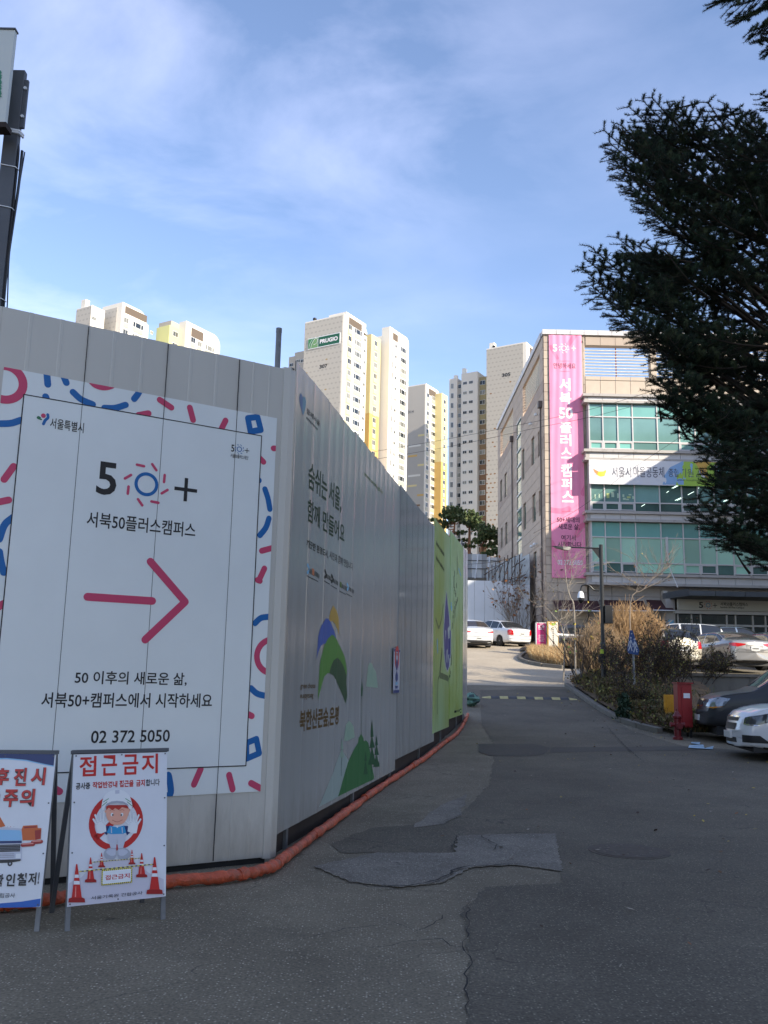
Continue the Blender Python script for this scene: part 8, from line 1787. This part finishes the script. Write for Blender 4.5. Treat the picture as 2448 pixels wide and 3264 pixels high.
def projn(P):
    q = (P - np.array([0, 0, CZ])) @ RMn; return 1224 + FPX*q[:, 0]/-q[:, 2], 1632 - FPX*q[:, 1]/-q[:, 2]
TR = Vector((4.15, 7.4, 0)); tf = thing('fir_tree', 'big dark fir tree overhanging the right side of the view', 'fir tree', tuple(TR)); m = MB(); m.tube([TR + Vector((0, 0, z)) + Vector((.03*math.sin(z), .03*math.cos(z*1.3), 0)) for z in np.linspace(-.2, 13, 14)], list(np.linspace(.24, .04, 14)), 12); m.ob('trunk', TWD, tf, False)
HN = [0]; tw0, tw1 = [], []; br0, br1, brr = [], [], []
def spray(root, tip, wid, n):
    """flat fir spray: axis with paired side twigs"""
    a, b = np.array(root), np.array(tip); L_ = np.linalg.norm(b-a); ax = (b-a)/L_; up = np.array([RNG.normal()*.3, RNG.normal()*.3, 1.]); sd = np.cross(ax, up); sd /= np.linalg.norm(sd); K = max(3, int(L_/.075))
    prev = a; 
    for k in range(1, K+1):
        f = k/K; p = a + (b-a)*f + np.array([0, 0, -.06*L_*math.sin(f*math.pi)]); br0.append(prev); br1.append(p); brr.append(.012*(1-f)+.003); tw0.append(prev); tw1.append(p)
        for s_ in (-1, 1):
            if RNG.random() < .12: continue
            l_ = min(wid, L_*.5*(1.08-f))*RNG.uniform(.7, 1.1) + .05; d = ax*.60 + sd*s_*.82 + RNG.normal(size=3)*.10; q = p + d*l_; q[2] -= .05*l_
            tw0.append(p); tw1.append(q)
            if l_ > .12:
                for f2 in (.5,):
                    for s2 in (-1, 1): r_ = p + d*l_*f2; e_ = r_ + (ax*.55*s2*(1 if s2 > 0 else -.3) + d*.6 + RNG.normal(size=3)*.12)*l_*.42; tw0.append(r_); tw1.append(e_)
        prev = p
HERO = [(2005,340),(2050,322),(2077,311),(2149,322),(2257,327),(2315,332),(2355,347),(2391,365),(1924,415),(1980,399),(1942,455),(1945,477),(1954,507),(1987,570),(2009,603),(2023,621),(2052,630),(2086,651),(2102,697),(2153,709),(2176,740),(2207,805),(1969,758),(2012,765),(1881,785),(1863,823),(1859,860),(1891,916),(1926,949),(1955,988),(2019,1006),(2027,1035),(2036,1053),(2054,1084),(2117,1075),(2113,1102),(2106,1143),(2131,1169),(2095,1180),(2102,1208),(2075,1248),(2120,1277),(2246,1407),(2248,1470),(2260,1516),(2214,1622),(2226,1590),(2241,1561),(2263,1654),(2284,1682),(2318,1694),(2390,1713),(2412,1747),(2145,1335),(2221,1373),(2060,775),(2120,795),(2170,815),(2330,1580),(2400,1565)]
for (x, y) in HERO:
    D = RNG.uniform(5.7, 6.3); tip = PY(x, y, D); zb_ = tip.z - .25*(TR.x-tip.x) + RNG.uniform(-.1, .1); 
    root = Vector(tip) + (Vector((TR.x, TR.y, zb_-.1)) - Vector(tip))*.26; spray(tuple(root), tuple(tip), .15, 0)
    br0.append(np.array((TR.x, TR.y, zb_-.15))); br1.append(np.array(root)); brr.append(.018)
HN[0] = len(tw0); cnt = 0
while cnt < 400:
    x, y, D = RNG.uniform(1900, 2650), RNG.uniform(330, 1950), RNG.uniform(5.6, 7.9)
    if not inside(np.array([x]), np.array([y]))[0]: continue
    tip = PY(x, y, D); d = Vector((TR.x-tip.x, TR.y-tip.y, 0)).normalized(); d = Vector((d.x+RNG.normal()*.35, d.y+RNG.normal()*.35, -.22+RNG.normal()*.15)).normalized(); L_ = RNG.uniform(.35, .7); spray(tuple(Vector(tip)+d*L_), tuple(tip), .17, 0); cnt += 1
# top corner branch and a tip at mid right
for (x, y, x2, y2) in ((2275,8,2420,-60),(2330,20,2500,-60),(2345,60,2500,-20),(2390,100,2520,20),(2420,135,2540,60),(2440,80,2560,-20),(2400,40,2540,-60),(2446,150,2570,70),(2424,300,2560,330),(2432,335,2560,360),(2300,-20,2480,-90)):
    a, b = PY(x2, y2, 6.2), PY(x, y, 6.0); spray(tuple(a), tuple(b), .12, 0)
T0, T1 = np.array(tw0), np.array(tw1); mx_, my_ = projn((T0+T1)/2); ex, ey = projn(T1); ok = inside(mx_, my_)
for ox_, oy_ in ((24, 0), (-24, 0), (0, 24), (0, -24), (17, 17), (-17, -17), (-17, 17), (17, -17)): ok &= inside(ex+ox_, ey+oy_)
ok |= (my_ < 290) | ((mx_ > 2400) & (my_ < 360)); nearh = np.zeros(len(ok), bool)
hx = np.array(HERO, float)
dmin = np.min(np.hypot(ex[:, None]-hx[None, :, 0], ey[:, None]-hx[None, :, 1]), 1); isb = np.arange(len(ok)) < HN[0]; ok |= isb & (dmin < 75); ok |= isb & inside(mx_, my_) & inside(ex, ey)
T0, T1 = T0[ok], T1[ok]; n = len(T0); NN = 30; L_ = np.linalg.norm(T1-T0, axis=1); cntn = np.clip((L_/.00135).astype(int), 20, 160)
idx = np.repeat(np.arange(n), cntn); f = RNG.random(len(idx)); ax = (T1-T0)/(L_[:, None]+1e-9); A_ = ax[idx]; base = T0[idx] + (T1-T0)[idx]*f[:, None]; rnd = RNG.normal(size=(len(idx), 3)); rnd[:, 2] += .55; pr_ = rnd - A_*(rnd*A_).sum(1)[:, None]; pr_ /= np.linalg.norm(pr_, axis=1)[:, None]+1e-9
nd = A_*.50 + pr_*.90; nl = RNG.uniform(.020, .029, len(idx))[:, None]; sd = np.cross(nd, rnd); sd /= np.linalg.norm(sd, axis=1)[:, None]+1e-9; w = .0022
V_ = np.stack([base-sd*w, base+sd*w, base+nd*nl], 1).reshape(-1, 3); print('needles', len(idx), 'twigs', n)
link('crown', np_mesh('crown', V_, np.arange(len(V_)).reshape(-1, 3), NDL, RNG.choice(3, n, p=[.45, .35, .2])[idx]), tf, False)
B0, B1 = np.array(br0), np.array(br1); V1_, F1_ = sticks(B0, B1, brr, np.array(brr)*.8); V2_, F2_ = sticks(T0, T1, .0035, .002); link('branches', np_mesh('branches', np.concatenate([V1_, V2_]), np.concatenate([F1_, F2_+len(V1_)]), TWD), tf, False)
